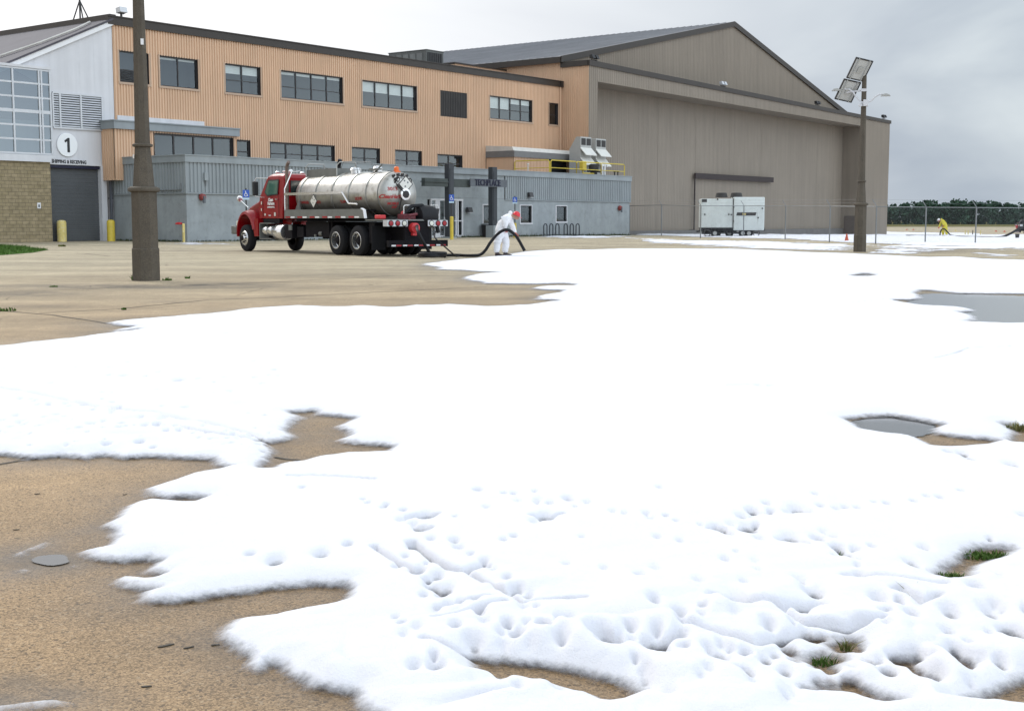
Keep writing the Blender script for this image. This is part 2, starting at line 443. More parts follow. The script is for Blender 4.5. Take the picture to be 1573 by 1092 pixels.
HOLES = [
 [(455,637),(478,635),(480,640),(504,642),(535,646),(518,654),(507,658),(514,663),(525,666),(528,672),(504,680),(521,684),(546,687),(581,689),(590,691),(584,698),(546,699),(518,700),(490,705),(465,708),(448,714),(423,715),(410,724),(404,722),(420,712),(430,696),(423,684),(448,680),(462,673),(451,663),(462,652),(474,643)],
 [(735,1022),(800,1029),(848,1033),(905,1046),(953,1062),(974,1074),(940,1083),(921,1073),(900,1066),(853,1055),(796,1047),(739,1040)],
 [(1311,648),(1340,644),(1367,643),(1400,648),(1425,653),(1440,656),(1423,662),(1428,670),(1466,675),(1523,680),(1501,686),(1445,690),(1412,674),(1380,671),(1337,665)],
 [(1545,655),(1573,660),(1640,662),(1640,690),(1573,685),(1560,680),(1566,668)],
 [(1417,447),(1438,449),(1474,452),(1574,453),(1700,458),(1700,500),(1574,497),(1538,498),(1509,497),(1495,496),(1511,493),(1502,485),(1481,481),(1504,479),(1486,474),(1438,472),(1400,467),(1375,462),(1405,462),(1424,459),(1412,452)],
 [(1310,424),(1330,421),(1340,423),(1325,426)],
 [(1449,889),(1460,880),(1475,871),(1497,853),(1525,848),(1542,849),(1530,858),(1505,866),(1485,874),(1478,888),(1462,897)],
 [(1252,1024),(1270,1018),(1285,1020),(1268,1028)],
 [(1290,1000),(1306,994),(1308,999),(1294,1005)],
 [(1276,1069),(1300,1069),(1330,1074),(1380,1089),(1370,1094),(1330,1080),(1290,1074)],
 [(1480,1096),(1520,1078),(1573,1058),(1700,1030),(1700,1092),(1560,1100)],
]
SLITS = [  # polyline, half width px, depth m
 ([(444,745),(480,744),(512,746),(548,748),(575,751)], 2.5, .10),
 ([(632,852),(650,866),(668,880),(690,892),(708,897),(722,894),(745,887)], 5, .10),
 ([(575,858),(600,876),(622,888),(642,897)], 4, .055),
 ([(722,900),(755,918),(785,936),(800,945),(830,943),(862,941),(896,942)], 4, .075),
 ([(672,954),(700,948),(722,943),(752,944)], 4, .05),
 ([(668,978),(700,972),(735,962),(775,953)], 4, .055),
 ([(650,1008),(690,1018),(730,1022)], 5, .045),
 ([(0,605),(60,615),(110,628),(170,640),(240,648),(310,660),(385,676),(430,690)], 3, .04),
 ([(270,665),(300,672),(345,680),(400,684)], 3, .07),
 ([(1436,557),(1460,552),(1490,541),(1530,540),(1562,538)], 1.2, .05),
 ([(1120,600),(1150,600),(1185,602)], 1.5, .05),
 ([(1305,470),(1360,464),(1415,461)], 1.0, .06),
 ([(640,808),(655,812),(668,806)], 5, .09), ([(637,824),(652,832),(660,828)], 4, .08),
 ([(820,808),(840,809),(862,806)], 4, .08),
 ([(1095,940),(1140,950),(1200,955),(1260,950)], 8, .05),
 ([(1060,985),(1110,998),(1160,1010),(1200,998),(1260,990)], 8, .05),
 ([(1190,955),(1230,975),(1300,982),(1360,975)], 7, .05),
 ([(1380,930),(1420,945),(1440,940)], 7, .05),
 ([(930,1000),(955,1010),(1000,1013),(1040,1000)], 8, .06),
 ([(1300,905),(1350,910),(1400,918),(1450,920)], 7, .04),
 ([(80,868),(120,880),(60,885)], 3, .0),
]
PITS = [(655,808,12,.09),(647,829,10,.08),(838,809,13,.07),(1155,799,10,.06),(1140,808,10,.05),(1225,796,14,.05),(1102,827,10,.06),(1118,834,10,.05),(1150,826,16,.06),(1215,842,16,.05),(1255,843,12,.04),(1287,857,12,.05),
 (942,1012,16,.09),(1006,1014,20,.09),(1104,1028,18,.07),(1145,1056,13,.11),(1045,967,13,.06),(1130,948,20,.05),(1250,928,18,.06),(1387,1033,17,.10),(1310,1062,14,.08),(1420,1056,18,.10),(1364,1050,14,.06),(1478,1028,26,.09),(1555,990,18,.08),(870,978,16,.05),(838,992,14,.05),(862,1010,16,.05),(795,996,16,.05),(779,985,10,.06),(793,1001,10,.06),(833,990,12,.05),(640,897,9,.07),(657,908,7,.08),(685,923,14,.05),(660,918,10,.04),
 (240,664,4,.09),(215,690,6,.10),(236,697,5,.07),(165,694,8,.06),(122,672,5,.06),(85,650,6,.05),(192,585,7,.05),(277,591,10,.06),(348,517,5,.05),(285,635,6,.05),(425,877,16,.05),(385,869,8,.05),(495,868,14,.05),(535,854,8,.05),(620,800,6,.05),(594,791,5,.04),(558,783,4,.04),(735,766,8,.05),(465,763,5,.05),(1298,868,12,.04),(1400,880,14,.04),(1460,905,12,.04),(1500,925,14,.06),(1530,900,12,.05),(1350,940,16,.05),(1240,990,16,.06),(1180,985,14,.05),(1460,960,16,.05),(1520,960,16,.05),(1210,1010,16,.05),(1270,1040,16,.05),(1240,1075,14,.05),(1090,1060,14,.03),(1165,600,6,.05),(1478,707,10,.06),(1457,705,8,.06),(1490,715,10,.05),(1555,725,12,.05),(1045,848,8,.03),(1010,842,8,.03),(1230,910,14,.04),(730,1010,14,.05),(700,990,10,.04),(1400,965,12,.05),(1320,905,10,.04)]

FOAM_W = W(MAIN); HOLES_W = [W(h) for h in HOLES]
SCRAP = [[(20,853),(40,845),(62,836),(78,832),(76,840),(50,848),(35,858),(18,858)],
         [(20,878),(40,875),(52,878),(40,885),(25,884)], [(100,872),(115,868),(126,871),(112,877)],
         [(-60,1092),(-10,1083),(30,1078),(90,1073),(135,1080),(100,1092),(60,1100),(-60,1110)], [(418,912),(435,909),(445,913),(430,918)],
         [(28,528),(40,526),(54,527),(45,530)]]
SCRAP_W = [W(s) for s in SCRAP]

def field(P):
    """signed distance (m) to the foam sheet, wobbled, positive inside"""
    sd = sdist(P, FOAM_W)
    n = 0.16 * fbm(P[:, 0], P[:, 1], 1.3, 7, 3, 0.62)
    D = np.hypot(P[:, 0], P[:, 1])
    amp = np.clip(D / 9.0, 0.5, 2.6)
    sd = sd + n * amp + 0.03 + 0.004 * D
    for h in SCRAP_W: sd = np.maximum(sd, sdist(P, h) + n * .5)
    for h in HOLES_W: sd = np.minimum(sd, -sdist(P, h) + n * amp * .5 + 0.012 + 0.0015 * D)
    return sd

def proj_px(x, y, z=0.0):
    q = z - EYE; f = y * math.cos(PITCH) - q * math.sin(PITCH); u = y * math.sin(PITCH) + q * math.cos(PITCH)
    return CX + F_PX * x / f, CY - F_PX * u / f

def grid_mesh(name, X, Y, Z, keep, attrs, material, smooth=True):
    R, Cn = X.shape
    idx = np.arange(R * Cn).reshape(R, Cn)
    q = np.stack([idx[:-1, :-1], idx[:-1, 1:], idx[1:, 1:], idx[1:, :-1]], -1).reshape(-1, 4)
    if keep is not None:
        k = keep.ravel(); q = q[k[q].any(1)]
        used = np.unique(q); remap = np.full(R * Cn, -1); remap[used] = np.arange(len(used)); q = remap[q]
    else: used = np.arange(R * Cn)
    v = np.stack([X.ravel(), Y.ravel(), Z.ravel()], -1)[used]
    me = bpy.data.meshes.new(name)
    me.vertices.add(len(v)); me.vertices.foreach_set('co', v.astype(np.float32).ravel())
    me.loops.add(len(q) * 4); me.loops.foreach_set('vertex_index', q.astype(np.int32).ravel())
    me.polygons.add(len(q)); me.polygons.foreach_set('loop_start', np.arange(0, len(q) * 4, 4, dtype=np.int32))
    me.update(calc_edges=True); me.validate()
    me.polygons.foreach_set('use_smooth', [smooth] * len(me.polygons))
    for an, a in attrs.items():
        at = me.attributes.new(an, 'FLOAT', 'POINT'); at.data.foreach_set('value', a.ravel()[used].astype(np.float32))
    me.materials.append(material)
    o = bpy.data.objects.new(name, me); COL.objects.link(o)
    return o

# ---- materials of ground and foam
def concrete_mat():
    m, nt, b = new_mat('weathered_concrete'); n, l = nt.nodes, nt.links
    t = n.new('ShaderNodeTexCoord')
    def noise(sc, det=5, rough=0.6, src=None):
        k = n.new('ShaderNodeTexNoise'); k.inputs['Scale'].default_value = sc; k.inputs['Detail'].default_value = det
        k.inputs['Roughness'].default_value = rough; l.new(src or t.outputs['Object'], k.inputs['Vector']); return k.outputs['Fac']
    def rng(v, a, bb, c, d):
        k = n.new('ShaderNodeMapRange'); k.inputs['From Min'].default_value = a; k.inputs['From Max'].default_value = bb
        k.inputs['To Min'].default_value = c; k.inputs['To Max'].default_value = d; l.new(v, k.inputs['Value']); return k.outputs['Result']
    def mixc(f, A, Bc):
        k = n.new('ShaderNodeMix'); k.data_type = 'RGBA'
        l.new(f, k.inputs['Factor'])
        for nm, c in (('A', A), ('B', Bc)):
            if isinstance(c, tuple): k.inputs[nm].default_value = (*c, 1)
            else: l.new(c, k.inputs[nm])
        return k.outputs['Result']
    def mulv(c, v):
        k = n.new('ShaderNodeVectorMath'); k.operation = 'SCALE'; l.new(c, k.inputs[0]); l.new(v, k.inputs['Scale']); return k.outputs[0]
    sx = n.new('ShaderNodeSeparateXYZ'); l.new(t.outputs['Object'], sx.inputs[0])
    # warmer slabs near, greyer slabs towards the buildings, broken up by patches
    wob = n.new('ShaderNodeMath'); wob.operation = 'MULTIPLY_ADD'; l.new(noise(0.12, 3), wob.inputs[0]); wob.inputs[1].default_value = 16; l.new(sx.outputs['Y'], wob.inputs[2])
    far = rng(wob.outputs[0], 12, 44, 0, 1)
    base = mixc(far, (0.405, 0.272, 0.150), (0.455, 0.385, 0.265))
    base = mulv(base, rng(noise(0.5, 7, .65), 0.3, 0.7, 0.84, 1.14)); base = mulv(base, rng(noise(1.9, 6, .7), 0.35, 0.65, 0.90, 1.08))
    cw = n.new('ShaderNodeTexNoise'); cw.inputs['Scale'].default_value = 1.2; cw.inputs['Detail'].default_value = 6; l.new(t.outputs['Object'], cw.inputs['Vector'])
    cm = n.new('ShaderNodeMix'); cm.data_type = 'VECTOR'; cm.inputs['Factor'].default_value = .22; l.new(t.outputs['Object'], cm.inputs['A']); l.new(cw.outputs['Color'], cm.inputs['B'])
    cv_ = n.new('ShaderNodeTexVoronoi'); cv_.feature = 'DISTANCE_TO_EDGE'; cv_.inputs['Scale'].default_value = .42; l.new(cm.outputs['Result'], cv_.inputs['Vector'])
    ck = n.new('ShaderNodeMath'); ck.operation = 'MULTIPLY'; l.new(rng(cv_.outputs['Distance'], 0.0012, 0.005, 1, 0), ck.inputs[0]); l.new(rng(noise(.35, 3), .50, .56, 0, .75), ck.inputs[1])
    base = mixc(ck.outputs[0], base, (0.10, 0.075, 0.05))
    base = mulv(base, rng(noise(5, 8, 0.75), 0.3, 0.7, 0.90, 1.10)); base = mulv(base, rng(noise(55, 5, 0.85), 0.3, 0.7, 0.76, 1.22))
    stn = n.new('ShaderNodeMapping'); stn.inputs['Scale'].default_value = (0.10, 0.45, 1); stn.inputs['Rotation'].default_value = (0, 0, 0.15)
    l.new(t.outputs['Object'], stn.inputs['Vector'])
    base = mulv(base, rng(noise(1.0, 6, 0.65, stn.outputs[0]), 0.42, 0.62, 0.80, 1.06))
    # exposed aggregate: small stones, some dark some light
    vo = n.new('ShaderNodeTexVoronoi'); vo.inputs['Scale'].default_value = 210; l.new(t.outputs['Object'], vo.inputs['Vector'])
    sp = n.new('ShaderNodeSeparateColor'); l.new(vo.outputs['Color'], sp.inputs[0])
    stone = rng(sp.outputs[0], 0, 1, 0.52, 1.42)
    base = mulv(base, stone)
    vo2 = n.new('ShaderNodeTexVoronoi'); vo2.inputs['Scale'].default_value = 110; l.new(t.outputs['Object'], vo2.inputs['Vector'])
    sp2 = n.new('ShaderNodeSeparateColor'); l.new(vo2.outputs['Color'], sp2.inputs[0])
    base = mixc(rng(sp2.outputs[1], 0.93, 0.95, 0, 0.7), base, (0.09, 0.065, 0.045))
    base = mixc(rng(sp2.outputs[2], 0.95, 0.97, 0, 0.5), base, (0.50, 0.38, 0.25))
    # attributes: damp margin round the foam, oily dark bands, moss
    aw = n.new('ShaderNodeAttribute'); aw.attribute_name = 'wet'
    ast = n.new('ShaderNodeAttribute'); ast.attribute_name = 'stain'
    wetn = n.new('ShaderNodeMath'); wetn.operation = 'MULTIPLY'; l.new(aw.outputs['Fac'], wetn.inputs[0]); l.new(rng(noise(3, 5), 0.3, 0.65, 0.55, 1.0), wetn.inputs[1])
    base = mulv(base, rng(wetn.outputs[0], 0, 1, 1.0, 0.50))
    stt = n.new('ShaderNodeMath'); stt.operation = 'MULTIPLY'; l.new(ast.outputs['Fac'], stt.inputs[0]); l.new(rng(noise(1.6, 6), 0.35, 0.6, 0.35, 1.0), stt.inputs[1])
    base = mixc(stt.outputs[0], base, (0.075, 0.068, 0.06))
    l.new(base, b.inputs['Base Color'])
    l.new(rng(wetn.outputs[0], 0, 1, 0.85, 0.42), b.inputs['Roughness'])
    b.inputs['Specular IOR Level'].default_value = 0.35
    bp = n.new('ShaderNodeBump'); bp.inputs['Strength'].default_value = 0.6; bp.inputs['Distance'].default_value = 0.004
    l.new(sp.outputs[0], bp.inputs['Height'])
    bp2 = n.new('ShaderNodeBump'); bp2.inputs['Strength'].default_value = 0.35; bp2.inputs['Distance'].default_value = 0.010
    l.new(noise(14, 8, 0.7), bp2.inputs['Height']); l.new(bp.outputs[0], bp2.inputs['Normal'])
    l.new(bp2.outputs[0], b.inputs['Normal'])
    return m

def foam_mat():
    m, nt, b = new_mat('white_foam'); n, l = nt.nodes, nt.links
    t = n.new('ShaderNodeTexCoord')
    b.inputs['Base Color'].default_value = (0.70, 0.70, 0.735, 1)
    b.inputs['Roughness'].default_value = 0.9
    b.inputs['Specular IOR Level'].default_value = 0.1
    b.inputs['Subsurface Weight'].default_value = 0.45
    b.inputs['Subsurface Radius'].default_value = (0.045, 0.045, 0.05)
    b.inputs['Subsurface Scale'].default_value = 1.0
    at = n.new('ShaderNodeAttribute'); at.attribute_name = 'thick'
    no = n.new('ShaderNodeTexNoise'); no.inputs['Scale'].default_value = 17; no.inputs['Detail'].default_value = 9; no.inputs['Roughness'].default_value = 0.8
    l.new(t.outputs['Object'], no.inputs['Vector'])
    ma = n.new('ShaderNodeMath'); ma.operation = 'MULTIPLY_ADD'; l.new(no.outputs['Fac'], ma.inputs[0]); ma.inputs[1].default_value = 0.034; ma.inputs[2].default_value = -0.018
    ad = n.new('ShaderNodeMath'); ad.operation = 'ADD'; l.new(at.outputs['Fac'], ad.inputs[0]); l.new(ma.outputs[0], ad.inputs[1])
    mr_ = n.new('ShaderNodeMapRange'); mr_.interpolation_type = 'SMOOTHSTEP'
    mr_.inputs['From Min'].default_value = 0.0; mr_.inputs['From Max'].default_value = 0.030
    l.new(ad.outputs[0], mr_.inputs['Value']); l.new(mr_.outputs['Result'], b.inputs['Alpha'])
    bn = n.new('ShaderNodeTexNoise'); bn.inputs['Scale'].default_value = 22; bn.inputs['Detail'].default_value = 7; bn.inputs['Roughness'].default_value = 0.7
    l.new(t.outputs['Object'], bn.inputs['Vector'])
    bp = n.new('ShaderNodeBump'); bp.inputs['Strength'].default_value = 0.5; bp.inputs['Distance'].default_value = 0.014
    l.new(bn.outputs['Fac'], bp.inputs['Height'])
    fn = n.new('ShaderNodeTexNoise'); fn.inputs['Scale'].default_value = 160; fn.inputs['Detail'].default_value = 3
    l.new(t.outputs['Object'], fn.inputs['Vector'])
    bp2 = n.new('ShaderNodeBump'); bp2.inputs['Strength'].default_value = 0.7; bp2.inputs['Distance'].default_value = 0.004
    l.new(fn.outputs['Fac'], bp2.inputs['Height']); l.new(bp.outputs[0], bp2.inputs['Normal'])
    l.new(bp2.outputs[0], b.inputs['Normal'])
    return m
M['concrete'] = concrete_mat(); M['foam'] = foam_mat()

# ---- ground: one sheet, fine where the camera looks, to the horizon everywhere
dep = lambda py: gnd(CX, py)[1]
th_f = np.linspace(-0.60, 0.60, 420)
th_c = np.concatenate([np.linspace(-math.pi, -0.60, 60)[:-1], th_f, np.linspace(0.60, math.pi, 60)[1:]])
rad = np.concatenate([[0.02, 1.0, 2.0], 2.6 * 1.0065 ** np.arange(0, 560), np.geomspace(102, 7000, 60)])
R_, T_ = np.meshgrid(rad, th_c, indexing='ij')
GX, GY = R_ * np.sin(T_), R_ * np.cos(T_)
GZ = gz(GX, GY)
P = np.stack([GX.ravel(), GY.ravel()], -1)
msk = (P[:, 1] > 1.5) & (np.abs(P[:, 0] / np.maximum(P[:, 1], 1e-3)) < 0.66) & (P[:, 1] < 70)
wet = np.zeros(len(P)); sd = field(P[msk])
wet[msk] = np.where(sd > 0, 1.0, np.exp(-np.maximum(-sd, 0) / (0.16 + 0.012 * P[msk][:, 1])))
STAINS = [(1180,372,330,7,.30),(1470,379,130,5,.45),(1400,384,130,5,.7),(1470,371,120,3,.6),(200,440,260,4,.85),(40,451,90,4,.85),(330,438,120,4,.85),(250,463,70,3,.35),(520,422,120,4,.35),(620,424,60,2.5,.35),(420,404,40,3,.25),(60,470,60,3,.3),
          (30,1050,45,14,.9),(90,1062,50,10,.7),(5,1075,40,25,.8),(70,860,85,18,.75),(200,895,30,12,.35),(500,386,170,3,.45),(640,393,60,2.5,.4),(1350,383,120,6,.5),(1440,376,90,4,.45),(1100,372,120,2,.25),(455,455,60,2.5,.3),(250,385,90,2.5,.3),(560,440,90,2.5,.25),(440,915,80,12,.30),(300,742,50,6,.2),(700,445,70,3,.25)]
stain = np.zeros(len(P)); pm = P[msk]; px, py = proj_px(pm[:, 0], pm[:, 1])
st = np.zeros(len(pm))
for x, y, rx, ry, s in STAINS: st = np.maximum(st, s * np.exp(-(((px - x) / rx) ** 2 + ((py - y) / ry) ** 2)))
stain[msk] = st
ground = grid_mesh('ground', GX, GY, GZ, None, {'wet': wet, 'stain': stain}, M['concrete'])
tag(ground, 'tan weathered concrete apron with damp margins round the foam', kind='structure')

# ---- the foam sheet
def foam_sheet(name, a0, a1, na, rows, thick_fn, label):
    Yr = np.array([dep(p) for p in rows])[:, None]; A = np.linspace(a0, a1, na)[None, :]
    X = A * Yr; Y = np.broadcast_to(Yr, X.shape).copy()
    P = np.stack([X.ravel(), Y.ravel()], -1)
    t = thick_fn(P).reshape(X.shape)
    Z = gz(X, Y) + np.maximum(t, 0) + 0.001
    o = grid_mesh(name, X, Y, Z, t > 0.0, {'thick': np.maximum(t, 0)}, M['foam'])
    return tag(o, label, 'foam', kind='stuff')

rp = random.Random(21)
for _ in range(150):                                            # pocks and footprints scattered over the near right of the sheet
    x = rp.uniform(600, 1650); y = 760 + 340 * rp.random() ** .8
    PITS.append((x, y, rp.uniform(5, 12) * (0.6 + (y - 760) / 340), rp.uniform(.015, .045)))
for tr in ([(560, 783), (740, 880), (900, 1000)], [(760, 765), (950, 800), (1130, 830), (1290, 860)], [(1090, 830), (1180, 800), (1320, 790), (1480, 770)], [(620, 880), (700, 940), (780, 1010)], [(900, 1000), (1100, 1020), (1300, 1040), (1500, 1010)], [(20, 620), (200, 650), (420, 690)], [(0, 660), (240, 668), (400, 700)]):
    for a, b in zip(tr, tr[1:]):
        n_ = int(math.hypot(b[0] - a[0], b[1] - a[1]) / (22 if a[1] > 740 else 14))
        for k in range(n_):
            f = (k + rp.random() * .7) / n_; x = a[0] + (b[0] - a[0]) * f + rp.gauss(0, 5); y = a[1] + (b[1] - a[1]) * f + rp.gauss(0, 4)
            PITS.append((x, y, rp.uniform(3, 6) if y < 740 else rp.uniform(5, 10) * (.7 + (y - 740) / 400), rp.uniform(.02, .045)))
for _ in range(70): PITS.append((rp.uniform(-40, 430), rp.uniform(560, 700), rp.uniform(2.5, 5.5), rp.uniform(.02, .045)))
PITS_W = [(gnd(x, y)[:2], r / 2000.0 * gnd(x, y)[1], d) for x, y, r, d in PITS]
SLITS_W = [(W(p), hw / 2000.0 * gnd(*p[0])[1] * 1.25, d) for p, hw, d in SLITS]
def main_thick(P):
    sd = field(P); ok = sd > 0
    t = np.full(len(P), -1.0); Q = P[ok]; s = sd[ok]
    x, y = Q[:, 0], Q[:, 1]
    px, py = proj_px(x, y)
    D = np.hypot(x, y)
    w = np.clip(0.10 + 0.012 * D, 0.12, 0.7)
    edge = sstep(s / (w * 1.15)) ** 0.75
    lump = sstep((py - 820) / 160) * (0.35 + 0.65 * sstep((px - 560) / 350)) * 1.0 + 0.5 * sstep((560 - px) / 300) * sstep((py - 560) / 80) * sstep((760 - py) / 60) + 0.10
    sa = lambda q: np.sqrt(q * q + 0.0016)
    big = sa(fbm(x, y, 1.7, 2, 11)) * 2.0 + 1.2 * sa(fbm(x + 0.4 * fbm(x, y, 3, 2, 8), y, 3.5, 2, 21)) * 2
    bill = np.clip(big, 0, 1.4)
    und = fbm(x, y, 0.35, 3, 31)
    h = 0.044 + 0.006 * sstep((py - 840) / 120) * sstep((px - 500) / 300) + 0.022 * und + lump * 0.036 * (bill - 0.40) + 0.015 * fbm(x, y, 7, 5, 41, .55) * (0.35 + lump) * np.clip(4.5 / D, .35, 1)
    for c, r, d in PITS_W:
        k = (np.abs(x - c[0]) < 5 * r) & (np.abs(y - c[1]) < 9 * r)
        if k.any():
            g = np.exp(-(((x[k] - c[0]) / (r * 0.85)) ** 2 + ((y[k] - c[1]) / (r * 1.7)) ** 2))
            h[k] -= min(d, .085) * g
    for pl, hw, d in SLITS_W:
        k = (x > pl[:, 0].min() - 6 * hw) & (x < pl[:, 0].max() + 6 * hw) & (y > pl[:, 1].min() - 8 * hw) & (y < pl[:, 1].max() + 8 * hw)
        if k.any():
            dd = seg_dist(Q[k], pl, False); dd = np.maximum(dd + 0.6 * hw * fbm(x[k], y[k], 8, 3, 5), 0)
            h[k] -= d * np.exp(-(dd / hw) ** 2)
    t[ok] = 0.5 * (h + np.sqrt(h * h + 0.00035)) * edge
    t[(t > -0.5) & (t < 0.0015)] = -1
    return t
rows = np.concatenate([np.linspace(1500, 1110, 110)[:-1], np.linspace(1110, 620, 430)[:-1], np.linspace(620, 430, 190)[:-1], np.linspace(430, 379, 110)])
foam_sheet('foam', -0.60, 0.60, 780, rows, main_thick, 'thick white foam spread over the apron like snow')

# ---- thinner foam drifts by the far fence
DR = [([(966,358),(1060,358.5),(1110,358),(1150,355),(1172,352),(1200,353),(1215,351),(1250,354),(1290,354),(1330,353),(1364,357),(1420,358),(1500,359),(1620,362),(1800,365),(1800,392),(1620,384),(1540,380),(1440,378),(1345,374.5),(1274,371),(1206,367),(1142,366),(1076,364.5),(1016,362),(972,361)], .16, .5),
      ([(975,366),(1060,370),(1140,370.5),(1240,373),(1320,377),(1330,381),(1220,380),(1100,378),(985,373)], .05, 1.1),
      ([(820,361.5),(900,363),(962,363),(962,366),(880,366),(820,364)], .05, 1.0),
      ([(1075,377),(1180,376),(1300,378),(1320,386),(1230,385),(1120,381)], .05, 1.0),
      ([(1330,384),(1400,381),(1450,386),(1400,390),(1340,390)], .05, .9),
      ([(1330,378),(1400,376),(1480,379),(1573,380),(1573,384),(1450,383),(1380,385)], .05, 1.1), ([(1430,377),(1500,380),(1573,382),(1700,386),(1700,378),(1573,376)], .05, .5),
      ([(1500,389),(1560,393),(1555,396),(1520,393)], .06, .3), ([(258,374),(300,373),(370,376),(300,377)], .04, 1.2)]
DR_W = [(W(p), h, a) for p, h, a in DR]
def drift_thick(P):
    t = np.full(len(P), -1.0); x, y = P[:, 0], P[:, 1]
    nb = 1.1 * fbm(x, y, 1.1, 5, 61, .6); n2 = fbm(x, y, 0.22, 4, 71)
    for pl, h, a in DR_W:
        k = (x > pl[:, 0].min() - 1) & (x < pl[:, 0].max() + 1) & (y > pl[:, 1].min() - 1) & (y < pl[:, 1].max() + 1)
        if not k.any(): continue
        sd = sdist(P[k], pl) + a * 5.0 * nb[k] - (a - 0.45) * 0.9
        tt = np.where(sd > 0, h * (0.55 + 1.6 * np.abs(n2[k] + 0.3 * nb[k])) * np.sqrt(np.clip(sd / 1.0, 0, 1)), -1)
        t[k] = np.maximum(t[k], tt)
    return t
foam_sheet('foam_drift', -0.30, 0.55, 760, np.linspace(398, 350.5, 260), drift_thick, 'thin broken drifts of white foam round the chain link fence')

# ---- puddles
def water_mat():
    m, nt, b = new_mat('puddle_water'); n, l = nt.nodes, nt.links
    b.inputs['Base Color'].default_value = (0.07, 0.07, 0.07, 1); b.inputs['Roughness'].default_value = 0.12; b.inputs['IOR'].default_value = 1.33
    b.inputs['Specular IOR Level'].default_value = 0.7
    t = n.new('ShaderNodeTexCoord'); no = n.new('ShaderNodeTexNoise'); no.inputs['Scale'].default_value = 6; no.inputs['Detail'].default_value = 4
    l.new(t.outputs['Object'], no.inputs['Vector']); bp = n.new('ShaderNodeBump'); bp.inputs['Strength'].default_value = 0.08; bp.inputs['Distance'].default_value = 0.01
    l.new(no.outputs['Fac'], bp.inputs['Height']); l.new(bp.outputs[0], b.inputs['Normal'])
    # shallow margins: the film breaks up towards the rim
    at = n.new('ShaderNodeAttribute'); at.attribute_name = 'depth'
    n2 = n.new('ShaderNodeTexNoise'); n2.inputs['Scale'].default_value = 9; n2.inputs['Detail'].default_value = 8; n2.inputs['Roughness'].default_value = .7; l.new(t.outputs['Object'], n2.inputs['Vector'])
    ad = n.new('ShaderNodeMath'); ad.operation = 'MULTIPLY_ADD'; ad.inputs[1].default_value = 1.3; l.new(n2.outputs['Fac'], ad.inputs[0]); l.new(at.outputs['Fac'], ad.inputs[2])
    mr_ = n.new('ShaderNodeMapRange'); mr_.interpolation_type = 'SMOOTHSTEP'; mr_.inputs['From Min'].default_value = .95; mr_.inputs['From Max'].default_value = 1.25; l.new(ad.outputs[0], mr_.inputs['Value']); l.new(mr_.outputs[0], b.inputs['Alpha'])
    return m
M['water'] = water_mat()
def puddle(pts, label, n=90, wob=.05):
    w = W(pts); per = []
    for _ in range(3): w = np.concatenate([np.stack([.75 * w[i] + .25 * w[(i + 1) % len(w)], .25 * w[i] + .75 * w[(i + 1) % len(w)]]) for i in range(len(w))])
    for i in range(len(w)):
        a, b_ = w[i], w[(i + 1) % len(w)]
        for k in range(2): per.append(a + (b_ - a) * k / 2)
    per = np.array(per); c = per.mean(0)
    per = per + (per - c) / (np.linalg.norm(per - c, axis=1)[:, None] + 1e-6) * (fbm(per[:, 0], per[:, 1], 3, 4, 9) * wob * 2)[:, None]
    n_ = len(per); rings = [(1.10, 0.0), (1.0, .35), (.88, .8), (.70, 1.0)]
    vs = [(c[0] + (x - c[0]) * k_, c[1] + (y - c[1]) * k_, float(gz(x, y)) + 0.0045) for k_, _a in rings for x, y in per]
    mb = MB(); mb.add(vs, [(i * n_ + j, i * n_ + (j + 1) % n_, (i + 1) * n_ + (j + 1) % n_, (i + 1) * n_ + j) for i in range(3) for j in range(n_)] + [tuple(range(3 * n_, 4 * n_))])
    o = mb.build('puddle', 'water'); at_ = o.data.attributes.new('depth', 'FLOAT', 'POINT'); at_.data.foreach_set('value', [a_ for _k, a_ in rings for _ in range(n_)]); tag(o, label, 'puddle', kind='structure'); return o
puddle([(1300,646),(1367,638),(1436,650),(1432,664),(1415,673),(1380,674),(1330,668)], 'small grey puddle in a gap of the foam at the right')
puddle([(1405,452),(1438,450),(1574,455),(1720,458),(1720,503),(1560,501),(1480,500),(1380,468)], 'long grey puddle in the foam beyond the right edge')
puddle([(50,863),(58,856),(75,852.5),(95,854),(104,860),(100,867),(82,870),(60,868)], 'small round puddle on bare concrete at the left', wob=.09)
puddle([(1305,424),(1330,420),(1345,423),(1325,428)], 'tiny dark puddle in the foam by the solar lamp')

# ---- joints between the slabs (tar-filled grooves)
def joint(pts, wpx=1.2, wmin=.010):
    w = W(pts); L = []
    for i in range(len(w) - 1):
        k = max(2, int(np.linalg.norm(w[i + 1] - w[i]) / 0.25))
        for j in range(k): L.append(w[i] + (w[i + 1] - w[i]) * j / k)
    L.append(w[-1]); L = np.array(L)
    d = np.gradient(L, axis=0); nn = np.stack([-d[:, 1], d[:, 0]], -1); nn /= np.linalg.norm(nn, axis=1)[:, None] + 1e-9
    wd = (wmin + wpx / 2000 * L[:, 1]) * (0.7 + 1.3 * (fbm(L[:, 0], L[:, 1], 2.3, 3, 4) + .5))
    wd = np.maximum(wd, 0.003)
    off = fbm(L[:, 0], L[:, 1], 1.3, 4, 6) * 0.05
    C_ = L + nn * off[:, None]
    vs = []
    for c, n_, q in zip(C_, nn, wd):
        for s_ in (-1, 1): p = c + n_ * q * s_ * 0.5; vs.append((p[0], p[1], float(gz(*p)) + 0.004))
    mb = MB(); mb.add(vs, [(2*i, 2*i+1, 2*i+3, 2*i+2) for i in range(len(C_) - 1)])
    o = mb.build('pavement_joint', 'joint'); tag(o, kind='structure'); return o
